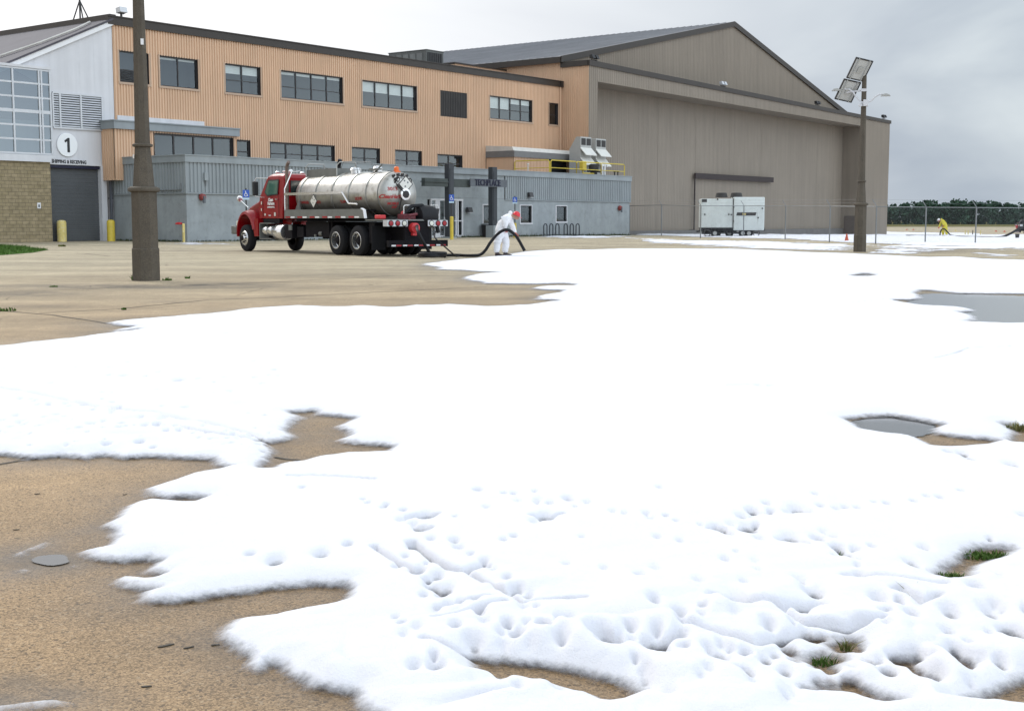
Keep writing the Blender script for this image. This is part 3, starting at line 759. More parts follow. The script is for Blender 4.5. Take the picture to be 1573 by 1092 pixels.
JO = [[(-60,474),(0,478),(80,484),(165,497),(300,512)], [(60,481),(180,475),(320,461),(400,458),(640,446),(760,440)], [(-60,722),(0,714),(28,709),(70,703)],
      [(-40,403),(60,404),(205,399)], [(246,399),(420,394),(560,398)], [(0,372),(120,377),(300,383)], [(-40,449),(90,446),(200,441),(420,434),(600,424)],
      [(130,390),(170,394),(240,391)], [(700,392),(960,379),(1180,376)], [(424,702),(440,705),(462,707)], [(880,374),(1100,368),(1300,368)]]
for j in JO: joint(j, 1.7 if j[0][1] < 600 else 1.8, 0.008)

# ---- far grass and soil strip, drainage meadow
def grass_ground_mat(name, c1, c2):
    m, nt, b = new_mat(name); n, l = nt.nodes, nt.links
    t = n.new('ShaderNodeTexCoord'); no = n.new('ShaderNodeTexNoise'); no.inputs['Scale'].default_value = 0.15; no.inputs['Detail'].default_value = 8; no.inputs['Roughness'].default_value = .7
    l.new(t.outputs['Object'], no.inputs['Vector'])
    r = n.new('ShaderNodeValToRGB'); r.color_ramp.elements[0].position = .35; r.color_ramp.elements[0].color = (*c1, 1); r.color_ramp.elements[1].position = .65; r.color_ramp.elements[1].color = (*c2, 1)
    l.new(no.outputs['Fac'], r.inputs['Fac']); l.new(r.outputs[0], b.inputs['Base Color']); b.inputs['Roughness'].default_value = 1; b.inputs['Specular IOR Level'].default_value = .1
    return m
M['meadow'] = grass_ground_mat('dry_grass', (0.085, 0.085, 0.02), (0.15, 0.13, 0.045))
M['lawn'] = grass_ground_mat('lawn', (0.04, 0.10, 0.012), (0.07, 0.16, 0.02))
mb = MB()
xs = np.linspace(-900, 1600, 40)
ya = 420 + 12 * np.sin(xs / 170.0)
mb.add([(x, y, -1.02 + 0.02) for x, y in zip(xs, ya)] + [(x, 1500, -1.0) for x in xs], [(i, i + 1, 41 + i, 40 + i) for i in range(39)])
tag(mb.build('meadow', 'meadow'), 'strip of dull green and brown grass in front of the far wood', kind='structure')

# ---- blades of grass
def leaf_mat(name, c1, c2, rough=.7):
    m, nt, b = new_mat(name); n, l = nt.nodes, nt.links
    g = n.new('ShaderNodeNewGeometry')
    r = n.new('ShaderNodeValToRGB'); r.color_ramp.elements[0].color = (*c1, 1); r.color_ramp.elements[1].color = (*c2, 1)
    l.new(g.outputs['Random Per Island'], r.inputs['Fac']); l.new(r.outputs[0], b.inputs['Base Color']); b.inputs['Roughness'].default_value = rough
    b.inputs['Specular IOR Level'].default_value = .2
    return m
M['blade'] = leaf_mat('grass_blades', (0.04, 0.09, 0.012), (0.08, 0.14, 0.025))
M['dryblade'] = leaf_mat('dry_grass_blades', (0.09, 0.12, 0.03), (0.22, 0.19, 0.08))
rng_ = random.Random(3)
def blades(mb, cx, cy, z, rx, ry, n, h, w=.006, lean=.5):
    for _ in range(n):
        a = rng_.uniform(0, 6.283); r = math.sqrt(rng_.random())
        x, y = cx + rx * r * math.cos(a), cy + ry * r * math.sin(a)
        hh = h * rng_.uniform(.5, 1.2); dx, dy = rng_.gauss(0, lean) * hh, rng_.gauss(0, lean) * hh
        ph = rng_.uniform(0, 3.14); wx, wy = w * math.cos(ph), w * math.sin(ph)
        mb.add([(x - wx, y - wy, z), (x + wx, y + wy, z), (x + dx * .4 + wx * .7, y + dy * .4 + wy * .7, z + hh * .6), (x + dx * .4 - wx * .7, y + dy * .4 - wy * .7, z + hh * .6), (x + dx, y + dy, z + hh)],
               [(0, 1, 2, 3), (3, 2, 4)])
# lawn at the far left
lw = W([(-160,377),(0,376.5),(30,378.5),(62,382.5),(75,384),(50,388.5),(0,392.5),(-160,394)])
mb = MB(); mb.add([(x, y, 0.012) for x, y in lw], [tuple(range(len(lw)))])
tag(mb.build('lawn', 'lawn'), 'bright green lawn corner at the far left', kind='structure')
mb = MB(); k = 0
lo, hi = lw.min(0), lw.max(0)
pts = np.stack([np.random.RandomState(1).uniform(lo[0], hi[0], 14000), np.random.RandomState(2).uniform(lo[1], hi[1], 14000)], -1)
for x, y in pts[inside(pts, lw)][:7000]: blades(mb, x, y, 0.01, .05, .05, 1, .10, .012)
tag(mb.build('grass', 'blade'), 'short bright green grass on the lawn corner at the far left', 'grass', kind='stuff')
# weeds: each tuft a thing
TUFT = [(207,431,16,.06,.14,'weeds sprouting at the left foot of the near lamp post','blade'),(256,431,10,.10,.07,'low weeds just right of the near lamp post foot','blade'),
 (8,478,22,.16,.05,'flat green weed clump in a joint at the left edge','blade'),(190,476,14,.04,.03,'sparse green weeds along the far left joint','blade'),
 (288,428,14,.05,.05,'small weeds right of the near lamp post','blade'),(83,441,8,.10,.03,'small weed left of the near lamp post','blade'),
 (96,379,12,.2,.10,'dry weeds at the foot of the peeling bollard','dryblade'),(66,384,22,.09,.07,'dry grass fringe beside the lawn corner','dryblade'),
 (1300,1000,16,.018,.035,'dark twiggy weed poking through the foam at lower right','dryblade'),(1265,1022,30,.035,.025,'green grass tuft showing through the foam at lower right','blade'),
 (1460,889,70,.045,.02,'lower green grass clump in the gap of the foam','blade'),(1515,857,120,.09,.02,'upper green grass clump in the gap of the foam','blade'),
 (1566,662,40,.08,.05,'brown and green weed clump at the right edge beside the puddle','dryblade'),(1404,932,5,.02,.07,'thin bare stems sticking out of the foam','dryblade'),
 (1285,862,7,.02,.03,'faint grass tips in the foam right of the footprints','blade'),(1560,820,14,.05,.04,'grass tips in the foam at the right edge','blade')]
for x, y, n_, r_, h_, lab, mt in TUFT:
    g = gnd(x, y); mb = MB(); blades(mb, 0, 0, 0, r_, r_ * .6, n_ * 2, h_, max(.0025, .0007 * g[1]), .5)
    o = mb.build('weed_tuft', mt); o.location = (g[0], g[1], g[2] + 0.002); tag(o, lab, 'weed', 'weed tufts on the apron')
# weedy fringe along the foot of the grey annex
mb = MB()
for i in range(1500):
    u = rng_.uniform(22, 46.5); x, y, z = bw(u, -0.12 - abs(rng_.gauss(0, .1)))
    blades(mb, x, y, float(gz(x, y)), .06, .06, 1, .12 + .15 * (rng_.random() ** 4), .02)
for i in range(500):
    u = rng_.uniform(0.2, 12); x, y, z = bw(u, -0.12 - abs(rng_.gauss(0, .08))); blades(mb, x, y, float(gz(x, y)), .06, .06, 1, .12, .02)
for i in range(400):
    s_ = rng_.uniform(0.2, 6.4); x, y, z = bw(-0.12 - abs(rng_.gauss(0, .08)), s_); blades(mb, x, y, float(gz(x, y)), .06, .06, 1, .14, .02)
tag(mb.build('grass_fringe', leaf_mat('dark_weed', (0.03, 0.045, 0.02), (0.09, 0.10, 0.05))), 'dark weeds along the foot of the grey annex wall', 'grass', kind='stuff')

# fallen leaves and twigs on the bare concrete
LEAVES = [(255,992,.016,'largest dark leaf on the bare concrete left of the foam tongue'),(290,995,.010,'dark leaf just right of the largest leaf on the bare concrete'),(57,759,.008,'dark leaf on the bare concrete above the small round puddle'),
 (25,814,.008,'dark leaf near the left edge just above the small round puddle'),(192,760,.006,'dark leaf beside the pointed foam tip at the left'),(225,1055,.009,'dark leaf lowest on the bare concrete at the bottom'),
 (331,991,.008,'dark leaf touching the tip of the foam tongue'),(570,438,.03,'dark leaf on the concrete between the truck and the foam'),(90,393,.04,'dark leaf on the far concrete right of the lawn corner')]
for i, (x, y, r_, lab_) in enumerate(LEAVES):
    g = gnd(x, y); mb = MB(); a = rng_.uniform(0, 3)
    n_ = 12; pr = [(r_ * 1.6 * math.cos(t_), r_ * .45 * math.sin(t_) * (1 + .4 * math.sin(2 * t_))) for t_ in np.linspace(0, 2 * math.pi, n_, endpoint=False)]
    mb.add([(x_ * math.cos(a * .2), y_ + x_ * math.sin(a * .2), .001) for x_, y_ in pr] + [(x_ * math.cos(a * .2), y_ + x_ * math.sin(a * .2), .0035) for x_, y_ in pr],
           [tuple(range(n_))[::-1], tuple(range(n_, 2 * n_))] + [(q, (q + 1) % n_, n_ + (q + 1) % n_, n_ + q) for q in range(n_)])
    o = mb.build('fallen_leaf', 'joint'); o.location = (g[0], g[1], g[2])
    tag(o, lab_, 'leaf', 'dark leaves on the bare concrete')

# ================================================================== BUILDINGS  (local axes: x along the facade, y into the building, z up)
def brick_mat():
    m, nt, b = new_mat('tan_block_masonry'); n, l = nt.nodes, nt.links
    t = n.new('ShaderNodeTexCoord'); mpn = n.new('ShaderNodeMapping'); mpn.inputs['Rotation'].default_value = (math.radians(90), 0, 0)
    l.new(t.outputs['Object'], mpn.inputs['Vector'])
    br = n.new('ShaderNodeTexBrick'); br.inputs['Color1'].default_value = (0.25, 0.20, 0.115, 1); br.inputs['Color2'].default_value = (0.30, 0.24, 0.145, 1)
    br.inputs['Mortar'].default_value = (0.16, 0.13, 0.085, 1); br.inputs['Scale'].default_value = 1.0
    br.inputs['Brick Width'].default_value = 0.4; br.inputs['Row Height'].default_value = 0.2; br.inputs['Mortar Size'].default_value = 0.012
    l.new(mpn.outputs[0], br.inputs['Vector'])
    no = n.new('ShaderNodeTexNoise'); no.inputs['Scale'].default_value = 3; no.inputs['Detail'].default_value = 8; l.new(t.outputs['Object'], no.inputs['Vector'])
    mr_ = n.new('ShaderNodeMapRange'); mr_.inputs['From Min'].default_value = .3; mr_.inputs['From Max'].default_value = .7; mr_.inputs['To Min'].default_value = .8; mr_.inputs['To Max'].default_value = 1.2
    l.new(no.outputs['Fac'], mr_.inputs['Value'])
    vm = n.new('ShaderNodeVectorMath'); vm.operation = 'SCALE'; l.new(br.outputs['Color'], vm.inputs[0]); l.new(mr_.outputs[0], vm.inputs['Scale'])
    l.new(vm.outputs[0], b.inputs['Base Color']); b.inputs['Roughness'].default_value = .9
    bp = n.new('ShaderNodeBump'); bp.inputs['Strength'].default_value = .6; bp.inputs['Distance'].default_value = .01; bp.invert = True
    l.new(br.outputs['Fac'], bp.inputs['Height']); l.new(bp.outputs[0], b.inputs['Normal'])
    return m
M['brick'] = brick_mat()

def rib_profile(a, b, pitch, depth, y0):
    """ribbed sheet between x=a and x=b: list of (x, y)"""
    pts = []; k = math.floor(a / pitch) - 1
    raw = []
    while k * pitch < b + pitch:
        x = k * pitch
        raw += [(x, y0 - depth), (x + pitch * .42, y0 - depth), (x + pitch * .52, y0), (x + pitch * .90, y0)]
        k += 1
    def at(x):
        for (p, q) in zip(raw, raw[1:]):
            if p[0] <= x <= q[0]: return p[1] + (q[1] - p[1]) * ((x - p[0]) / max(q[0] - p[0], 1e-9))
        return y0
    pts = [(a, at(a))] + [p for p in raw if a + 1e-6 < p[0] < b - 1e-6] + [(b, at(b))]
    return pts

def ribs(mb, a, b, z0, z1, pitch=.2, depth=.06, y=0.0, axis='x'):
    """z0/z1 may be functions of x"""
    pr = rib_profile(a, b, pitch, depth, y)
    f0 = z0 if callable(z0) else (lambda x: z0); f1 = z1 if callable(z1) else (lambda x: z1)
    vs = []
    for x, yy in pr:
        p = (x, yy) if axis == 'x' else (yy, x)
        vs += [(p[0], p[1], f0(x)), (p[0], p[1], f1(x))]
    mb.add(vs, [(2*i, 2*i+2, 2*i+3, 2*i+1) for i in range(len(pr) - 1)])

def ribbed_wall(mb, x0, x1, z0, z1, holes, **k):
    """ribbed sheet with rectangular openings (u0,u1,za,zb)"""
    xs = sorted({x0, x1} | {h[0] for h in holes if x0 < h[0] < x1} | {h[1] for h in holes if x0 < h[1] < x1})
    for a, b in zip(xs, xs[1:]):
        m_ = (a + b) / 2; zs = sorted([(h[2], h[3]) for h in holes if h[0] < m_ < h[1]]); c = z0
        for p, q in zs:
            if p > c: ribs(mb, a, b, c, p, **k)
            c = max(c, q)
        if (z1(m_) if callable(z1) else z1) > c: ribs(mb, a, b, c, z1, **k)

def window(parent, u0, u1, z0, z1, off, cols=2, rows=2, y=0.0, rec=.12, blind=0.0, blinds=None, sill=True, fr=.07, name='window', glass='glass', split=None, framem='frame', label=None):
    """framed window set in an opening; the frame mesh carries pane, sill, blind and interior as sub-parts"""
    f = MB(); yf = y + rec
    f.box(u0, u0 + fr, yf - .05, yf + .05, z0, z1); f.box(u1 - fr, u1, yf - .05, yf + .05, z0, z1)
    f.box(u0 + fr, u1 - fr, yf - .05, yf + .05, z1 - fr, z1); f.box(u0 + fr, u1 - fr, yf - .05, yf + .05, z0, z0 + fr)
    for i in range(1, cols):
        x = u0 + (u1 - u0) * i / cols; f.box(x - fr * .5, x + fr * .5, yf - .045, yf + .045, z0 + fr, z1 - fr)
    for i in range(1, rows):
        z = z0 + (z1 - z0) * (split if split else i / rows); f.box(u0 + fr, u1 - fr, yf - .03, yf + .03, z - fr * .35, z + fr * .35)
    # reveals through the cladding
    f.box(u0 - .03, u0, y - .05, yf + .05, z0, z1); f.box(u1, u1 + .03, y - .05, yf + .05, z0, z1); f.box(u0 - .03, u1 + .03, y - .05, yf + .05, z1, z1 + .03)
    fo = f.build(name, framem, parent, off, label=label)
    g = MB(); g.quad((u0 + fr * .5, yf, z0 + fr * .5), (u1 - fr * .5, yf, z0 + fr * .5), (u1 - fr * .5, yf, z1 - fr * .5), (u0 + fr * .5, yf, z1 - fr * .5)); g.build('pane', glass, fo, off)
    it = MB(); it.box(u0 - .02, u1 + .02, yf + .9, yf + .95, z0 - .1, z1 + .1); it.box(u0 - .02, u0, yf + .06, yf + .9, z0 - .1, z1 + .1); it.box(u1, u1 + .02, yf + .06, yf + .9, z0 - .1, z1 + .1)
    it.box(u0, u1, yf + .06, yf + .9, z1 + .05, z1 + .1); it.box(u0, u1, yf + .06, yf + .9, z0 - .1, z0 - .05)
    it.build('interior', 'interior', fo, off)
    if sill:
        s = MB(); s.box(u0 - .12, u1 + .12, y - .10, yf, z0 - .13, z0); s.box(u0 - .12, u0 - .03, y - .075, y, z0, z1 + .05); s.box(u1 + .03, u1 + .12, y - .075, y, z0, z1 + .05)
        s.build('sill', 'sill', fo, off)
    bl = blinds if blinds is not None else ([blind] * cols if blind else [])
    if any(bl):
        m_ = MB()
        for i, h in enumerate(bl):
            if h <= 0: continue
            a = u0 + (u1 - u0) * i / cols + .04; b = u0 + (u1 - u0) * (i + 1) / cols - .04
            zt = z1 - fr; zb = z1 - (z1 - z0) * h; k = max(2, int((zt - zb) / .09))
            for j in range(k):
                zz = zt - (zt - zb) * j / k; m_.add([(a, yf + .10, zz), (b, yf + .10, zz), (b, yf + .13, zz - (zt - zb) / k * .93), (a, yf + .13, zz - (zt - zb) / k * .93)], [(0, 1, 2, 3)])
        m_.build('blind', 'blind', fo, off)
    return fo

# ------------------------------------------------------------------ tan two-storey office wing
S1 = 6.85
off = (0.0, S1, 0.0)
ow = thing('office_building', 'long two-storey wing clad in ribbed tan metal with dark windows', 'building', bw(0, S1), BROT)
WIN = [(0.76,2.85,1), (3.68,6.60,1), (8.81,11.79,1), (13.62,19.46,1), (21.46,27.32,1), (36.28,42.01,1), (44.50,45.80,1)]
LOW = [(9.3,10.80), (12.57,18.56), (20.31,23.23), (24.86,27.87), (29.73,32.69), (35.79,38.67)]
ZU0, ZU1, ZL0, ZL1 = 9.44, 11.27, 5.0, 6.45
holes = [(a, b, ZU0, ZU1) for a, b, _ in WIN] + [(a, b, ZL0, ZL1 if a < 28 else 6.32) for a, b in LOW] + [(30.07, 33.36, 9.25, 11.22)]
def top_tan(x): return 12.72 if x < 19 else 12.72 + 0.16 * math.sin(math.pi * min(1, (x - 19) / 27.2)) 
m_ = MB(); ribbed_wall(m_, 0.33, 46.41, 4.0, 12.80, holes, y=S1); m_.box(0.33, 46.4, S1 + .06, S1 + .12, 3.2, 4.2); 
m_.build('wall', 'tan', ow, off)
# body behind the cladding: side walls, back wall
m_ = MB(); m_.box(0.36, .5, S1 + .2, S1 + 24, 0, 12.9); m_.box(46.2, 46.4, S1 + .2, S1 + 24, 0, 12.9); m_.box(.5, 46.2, S1 + 23.8, S1 + 24, 0, 12.9)
m_.build('rear_wall', 'tan', ow, off)
m_ = MB(); m_.box(0.40, 46.38, S1 - .02, S1 + 24, 12.9, 13.0); m_.build('flat_roof', 'hroof', ow, off)
m_ = MB(); m_.box(-.05, 46.35, S1 - .16, S1 + .10, 12.72, 13.17); m_.box(-.05, 46.35, S1 - .22, S1 + .14, 13.17, 13.24); m_.box(46.0, 46.36, S1 - .26, S1 - .16, 12.7, 13.22)
m_.build('roof_trim', 'trim', ow, off)
for i, (a, b, _) in enumerate(WIN):
    if i == 0: bl = None
    kw = [dict(cols=1, rows=1), dict(cols=2, rows=1, blinds=[.10, .10]), dict(cols=2, rows=2, blinds=[.32, .32], split=.45), dict(cols=4, rows=2, blinds=[.13, .13, .13, .13], split=.42),
          dict(cols=4, rows=1, blinds=[.42, .42, .44, .44]), dict(cols=4, rows=2, blinds=[.54, .54, .25, .25], split=.45), dict(cols=1, rows=2, split=.45)][i]
    w_ = window(ow, a, b, ZU0, ZU1, off, y=S1, **kw)
    if i == 0:
        lv = MB()
        for k in range(6): lv.add([(a + .07, S1 + .02, ZU0 + .08 + k * .12), (b - .07, S1 + .02, ZU0 + .08 + k * .12), (b - .07, S1 + .10, ZU0 + .17 + k * .12), (a + .07, S1 + .10, ZU0 + .17 + k * .12)], [(0, 1, 2, 3)])
        lv.build('louvre', 'charcoal', w_, off)
for a, b in LOW:
    w_ = window(ow, a, b, ZL0, ZL1 if a < 28 else 6.32, off, y=S1, cols=4 if b - a > 5 else (2 if b - a > 2 else 1), rows=2, sill=False, split=.48, blinds=None, fr=.10)
m_ = MB(); m_.box(30.07, 33.36, S1 - .02, S1 + .03, 9.25, 11.22)
for k in range(16): m_.box(30.1 + k * .205, 30.2 + k * .205, S1 - .05, S1 - .02, 9.27, 11.2)
m_.build('blanked_window', 'charcoal', ow, off)
# white flashing line over the low projecting bay
m_ = MB(); m_.box(0.45, 6.95, S1 - .12, S1 - .03, 7.12, 7.45); m_.build('flashing', 'white_clad', ow, off)
# rain pipe in the corner with the hangar
m_ = MB()
for x in (46.0,): m_.tube([(x, S1 - .12, 12.7), (x, S1 - .12, 5.0)], .06)
m_.build('downpipe', 'tan', ow, off)
# projecting bay over the annex (left) : tan box, grey fascia, dark strip window
SB = 5.65
m_ = MB()
ribbed_wall(m_, -.62, 8.6, 4.9, 6.6, [(2.2, 8.3, 4.9, 6.45)], y=SB); ribs(m_, -.62, -.02, 3.57, 4.9, y=SB); ribs(m_, SB, S1 - .05, 3.57, 6.6, y=-.62, axis='y'); ribs(m_, SB, S1 - .05, 4.9, 6.6, y=8.6, axis='y')
m_.box(-.6, -.03, SB + .01, S1 - .06, 3.6, 3.66)
m_.build('bay_wall', 'tan', ow, off)
m_ = MB(); m_.box(-.75, 8.75, SB - .2, S1 - .08, 6.56, 7.0); m_.box(-.80, 8.80, SB - .26, S1 - .08, 7.0, 7.07); m_.build('bay_fascia', 'annex', ow, off)
window(ow, 2.2, 8.3, 4.9, 6.45, off, y=SB, cols=4, rows=1, sill=False, fr=.1, name='bay_window')

# ------------------------------------------------------------------ rooftop things of the office wing
def rooftop_unit():
    cpx = fu(655, 80, 8.5 + 0); ub = cpx[0]
    # near corner at px 655 on plane s=8.5; the long side runs back to px 614
    t = thing('rooftop_unit', 'dark grey box air conditioning unit on the tan wing roof', 'air conditioner', bw(ub, 8.5, 12.98), BROT)
    L = 4.0
    for k in range(200):
        p = bw(ub, 8.5 + L, 14); q, _y = proj_px(p[0], p[1], 14)
        if q < 614: break
        L += .1
    Wd = 2.0
    for k in range(200):
        p = bw(ub + Wd, 8.5, 14); q, _y = proj_px(p[0], p[1], 14)
        if q > 681: break
        Wd += .05
    h = cpx[1] + .15 - 12.98
    m_ = MB(); m_.box(0, Wd, 0, L, 0.15, h); m_.box(-.05, Wd + .05, -.05, L + .05, h, h + .06)
    m_.build('casing', mat('unit_grey', (0.105, 0.11, 0.105), .6, var=.2), t, bevel=.02)
    m_ = MB()
    for k in range(7): m_.box(Wd * .06 + k * Wd * .125, Wd * .06 + k * Wd * .125 + Wd * .10, -.05, -.01, .3, h - .15)
    m_.build('coil_grille', 'black', t)
    m_ = MB()
    for k in range(5): m_.box(-.04, -.01, .4 + k * L / 5.5, .4 + k * L / 5.5 + L / 7, .35, h - .2)
    m_.build('access_panel', mat('unit_grey_light', (0.15, 0.155, 0.15), .6, var=.2), t)
    m_ = MB(); m_.box(.1, Wd - .1, .1, L - .1, 0, .15); m_.build('curb', 'galv', t)
rooftop_unit()
# low parapet block + vents beyond the unit
u_, z_ = fu(700, 95, 13)
t = thing('roof_hatch', 'low tan ribbed box behind the roof edge beside the hangar roof', 'roof hatch', bw(u_, 13, 12.98), BROT)
m_ = MB(); ribs(m_, -.2, 7.5, 0, 1.55, y=0); m_.box(-.2, 7.5, .01, 2.5, 0, 1.5); m_.build('hatch_wall', 'tan', t); m_ = MB(); m_.box(-.3, 7.6, -.15, 2.6, 1.55, 1.66); m_.build('hatch_cap', 'trim', t)
# floodlight on the corner of the roof
u_, z_ = fu(188, 28, S1)
t = thing('floodlight', 'small box floodlight on the left corner of the tan wing roof', 'floodlight', bw(u_, S1 + .1, 13.24), BROT)
m_ = MB(); m_.box(-.05, .05, -.05, .05, 0, .25); m_.box(-.2, .2, -.04, .04, .2, .28); m_.build('bracket', 'black', t)
m_ = MB(); m_.prism([(-.30, .28), (.16, .22), (.2, .55), (-.2, .60)], 'x', -.26, .26); m_.build('lamp_housing', 'alu', t, bevel=.02)

# ------------------------------------------------------------------ white loading building at the left
XL = -24.0
lb = thing('loading_building', 'white panelled building end with sloping grey roof and a roll-up door', 'building', bw(-4, S1), BROT)
offl = (-4, S1, 0)
zr = lambda x: 12.66 + 0.458 * (x - .30)                     # underside of the verge
GZ0, GZ1 = 4.83, 9.62
m_ = MB()
def pan(a, b, z0, z1a, z1b, y=S1): m_.add([(a, y, z0), (b, y, z0), (b, y, z1b), (a, y, z1a)], [(0, 1, 2, 3)])
for k in range(-12, 1):
    a, b = k * .98 - .02, (k + 1) * .98 - .028
    a = max(a, -9.9); b = min(b, .30)
    if b <= a: continue
    if b <= -3.88 + .01: z0 = GZ1
    else: z0 = 4.42
    if zr(a) < z0: 
        if zr(b) < z0: continue
    pan(a, b, z0, max(zr(a), z0), max(zr(b), z0))
m_.box(-9.9, .30, S1 + .01, S1 + .06, 4.42, 6.8); m_.add([(-9.9, S1 + .012, GZ1), (.30, S1 + .012, GZ1), (.30, S1 + .012, zr(.3)), (-9.9, S1 + .012, zr(-9.9) if zr(-9.9) > GZ1 else GZ1)], [(0, 1, 2, 3)]) if False else m_.add([(-6.3, S1 + .012, 9.6), (.30, S1 + .012, 6.8), (.30, S1 + .012, zr(.3)), (-6.3, S1 + .012, zr(-6.3))], [(0, 1, 2, 3)])
m_.box(.0, .30, S1 - .03, S1 + .05, 0, 4.42)
m_.box(-.80, -.42, S1 - .06, S1 + .5, 0, 4.42)
m_.build('wall', 'white_clad', lb, offl)
m_ = MB(); m_.box(-.01, .30, S1 + .07, S1 + 20, 0, 12.4); m_.box(-20, .3, S1 + 19.8, S1 + 20, 0, 4); m_.build('rear_wall', 'white_clad', lb, offl)
m_ = MB(); m_.prism([(.42, zr(.42) + .02), (-11.0, zr(-11) + .02), (-11.0, zr(-11) + .36), (.42, zr(.42) + .30)], 'y', S1 - .14, S1 - .02); m_.build('verge_board', 'white', lb, offl)
m_ = MB(); m_.prism([(.30, zr(.30) + .32), (-20.0, zr(-20) + .32), (-20.0, zr(-20) + .44), (.30, zr(.30) + .44)], 'y', S1 - .2, S1 + 20)
m_.build('roof', mat('dark_grey_roof', (0.075, 0.070, 0.085), .75, var=.15, scale=.6), lb, offl)
m_ = MB(); m_.box(.10, .55, S1 - .1, S1 + 20, 12.98, 13.32); m_.build('ridge_cap', 'trim', lb, offl)
# curtain wall of glass
def curtain():
    f = MB(); a, b = -13.0, -3.9; y = S1 - .35
    us = [fu(px, 170, S1 - .35)[0] for px in (-90, -65, 0.1 - 22, 20.4, 60.5, 63.8, 77)]
    us = [a, a + 2.6, fu(20.4, 170, y)[0] - 2 * (fu(60, 170, y)[0] - fu(20.4, 170, y)[0]) / 1, fu(20.4, 170, y)[0], fu(60.6, 170, y)[0], fu(64.4, 170, y)[0], fu(77.6, 170, y)[0]]
    z0, z1 = 4.95, 9.60; nr = 6
    b = us[-1]
    for x in us: f.box(x - .05, x + .05, y - .06, y + .10, z0, z1)
    for r in range(nr + 1):
        z = z0 + (z1 - z0) * r / nr; th = .09 if r == 3 else .05
        f.box(us[0] + .05, b - .05, y - .045, y + .09, z - th, z + th)
    fo = f.build('curtain_wall', 'alu', lb, offl)
    g = MB(); g.quad((us[0], y, z0), (b, y, z0), (b, y, z1), (us[0], y, z1)); g.build('pane', glass_mat('curtain_glass', (0.22, 0.26, 0.27), .24), fo, offl)
    s = MB(); s.box(us[0] - .1, -4.34, y - .12, S1 - .01, 4.50, 4.88); s.box(-4.34, b + .08, y - .12, S1 - .01, 4.72, 4.88); s.box(us[0] - .1, b + .06, y - .10, S1 - .01, 9.66, 9.80); s.box(b + .01, b + .05, y + .1, S1 - .01, 4.9, 9.66); s.build('window_surround', 'white_clad', fo, offl)
    it = MB(); it.box(us[0], b, S1 + .3, S1 + .35, 4.8, 9.7); it.build('interior', 'interior', fo, offl)
curtain()
# louvre vent
u0 = -3.86; u1 = fu(155.7, 160, S1)[0]
m_ = MB(); zt, zb = 8.42, 6.55
for x in (u0, u0 + (u1 - u0) * .14, u0 + (u1 - u0) * .56, u1): m_.box(x - .05, x + .05, S1 - .10, S1 - .02, zb, zt)
m_.box(u0, u1, S1 - .09, S1 - .02, zt, zt + .1); m_.box(u0, u1, S1 - .09, S1 - .02, zb - .1, zb)
vo_ = m_.build('louvre_vent', 'alu', lb, offl)
m_ = MB(); m_.box(u0, u1, S1 - .03, S1 - .015, zb, zt); m_.build('vent_back', 'black', vo_, offl)
m_ = MB()
for k in range(14): z = zb + .03 + k * (zt - zb) / 14; m_.add([(u0, S1 - .085, z), (u1, S1 - .085, z), (u1, S1 - .03, z + .085), (u0, S1 - .03, z + .085)], [(0, 1, 2, 3)])
m_.build('slat', 'alu', vo_, offl)
# masonry + roll-up door
m_ = MB(); m_.box(-14.0, -4.34, S1 - .32, S1 + .3, -.05, 4.50); m_.box(-24, -14, S1 - .32, S1 + .3, -.05, 6); m_.build('masonry', 'brick', lb, offl)
m_ = MB()
for k in range(40): z = .02 + k * .11; m_.box(-4.33, -.60, S1 + .25 - (.012 if k % 2 else 0), S1 + .30, z, z + .108)
dr_ = m_.build('roll_up_door', 'shutter', lb, offl)
m_ = MB(); m_.box(-.62, -.50, S1 - .03, S1 + .24, 0, 4.40); m_.box(-4.33, -.5, S1 + .02, S1 + .24, 4.22, 4.40); m_.build('door_guide', 'navy', dr_, offl)
m_ = MB(); m_.box(-4.34, -.42, S1 - .05, S1 + .3, 4.40, 4.50); m_.build('lintel', 'white_clad', lb, offl)
m_ = MB(); m_.tube([(-.22, S1 - .16, 6.9), (-.22, S1 - .16, .3)], .09)
for z in (6.7, 5.4, 3.9, 2.5, 1.2): m_.box(-.34, -.10, S1 - .2, S1 - .02, z, z + .05)
m_.build('downpipe', mat('slate_pipe', (0.06, 0.065, 0.08), .5), lb, offl)
# the notice plate on the masonry
up, zp = fu(59.5, 316, S1 - .32)
t = thing('notice_plate', 'small white notice plate on the tan masonry left of the roll-up door', 'sign', bw(up, S1 - .345, zp), BROT)
m_ = MB(); m_.box(-.11, .11, -.01, .01, -.16, .16); m_.build('plate', 'white', t); m_ = MB(); m_.box(-.05, .05, -.016, -.011, -.10, .06); m_.build('pictogram', 'sign_band', t)
# round sign 1, lettering
ud, zd = fu(102.5, 223, S1)
t = thing('dock_number_sign', 'round white disc with a black 1 above the roll-up door', 'sign', bw(ud, S1 - .06, zd), BROT)
m_ = MB(); m_.lathe([(.66, -.02), (.68, 0), (.68, .03)], 48, 'y', ph=0); m_.build('disc', mat('sign_white', (0.78, 0.79, 0.80), .4, var=.02), t)
RX = Matrix.Rotation(math.radians(90), 3, 'X')
m_ = MB(); m_.prism([(-.02, -.42), (.14, -.42), (.14, .40), (.02, .40), (-.20, .24), (-.16, .13), (-.02, .20)], 'y', -.034, -.021); m_.build('numeral', 'black_text', t)
ul, zl = fu(102, 248.5, S1)
t = thing('door_lettering', 'black SHIPPING & RECEIVING lettering over the roll-up door', 'lettering', bw(ul, S1 - .075, zl - .02), BROT)
m_ = MB(); m_.box(-1.5, 1.5, .005, .014, -.15, .15); m_.build('backing', 'white_clad', t)
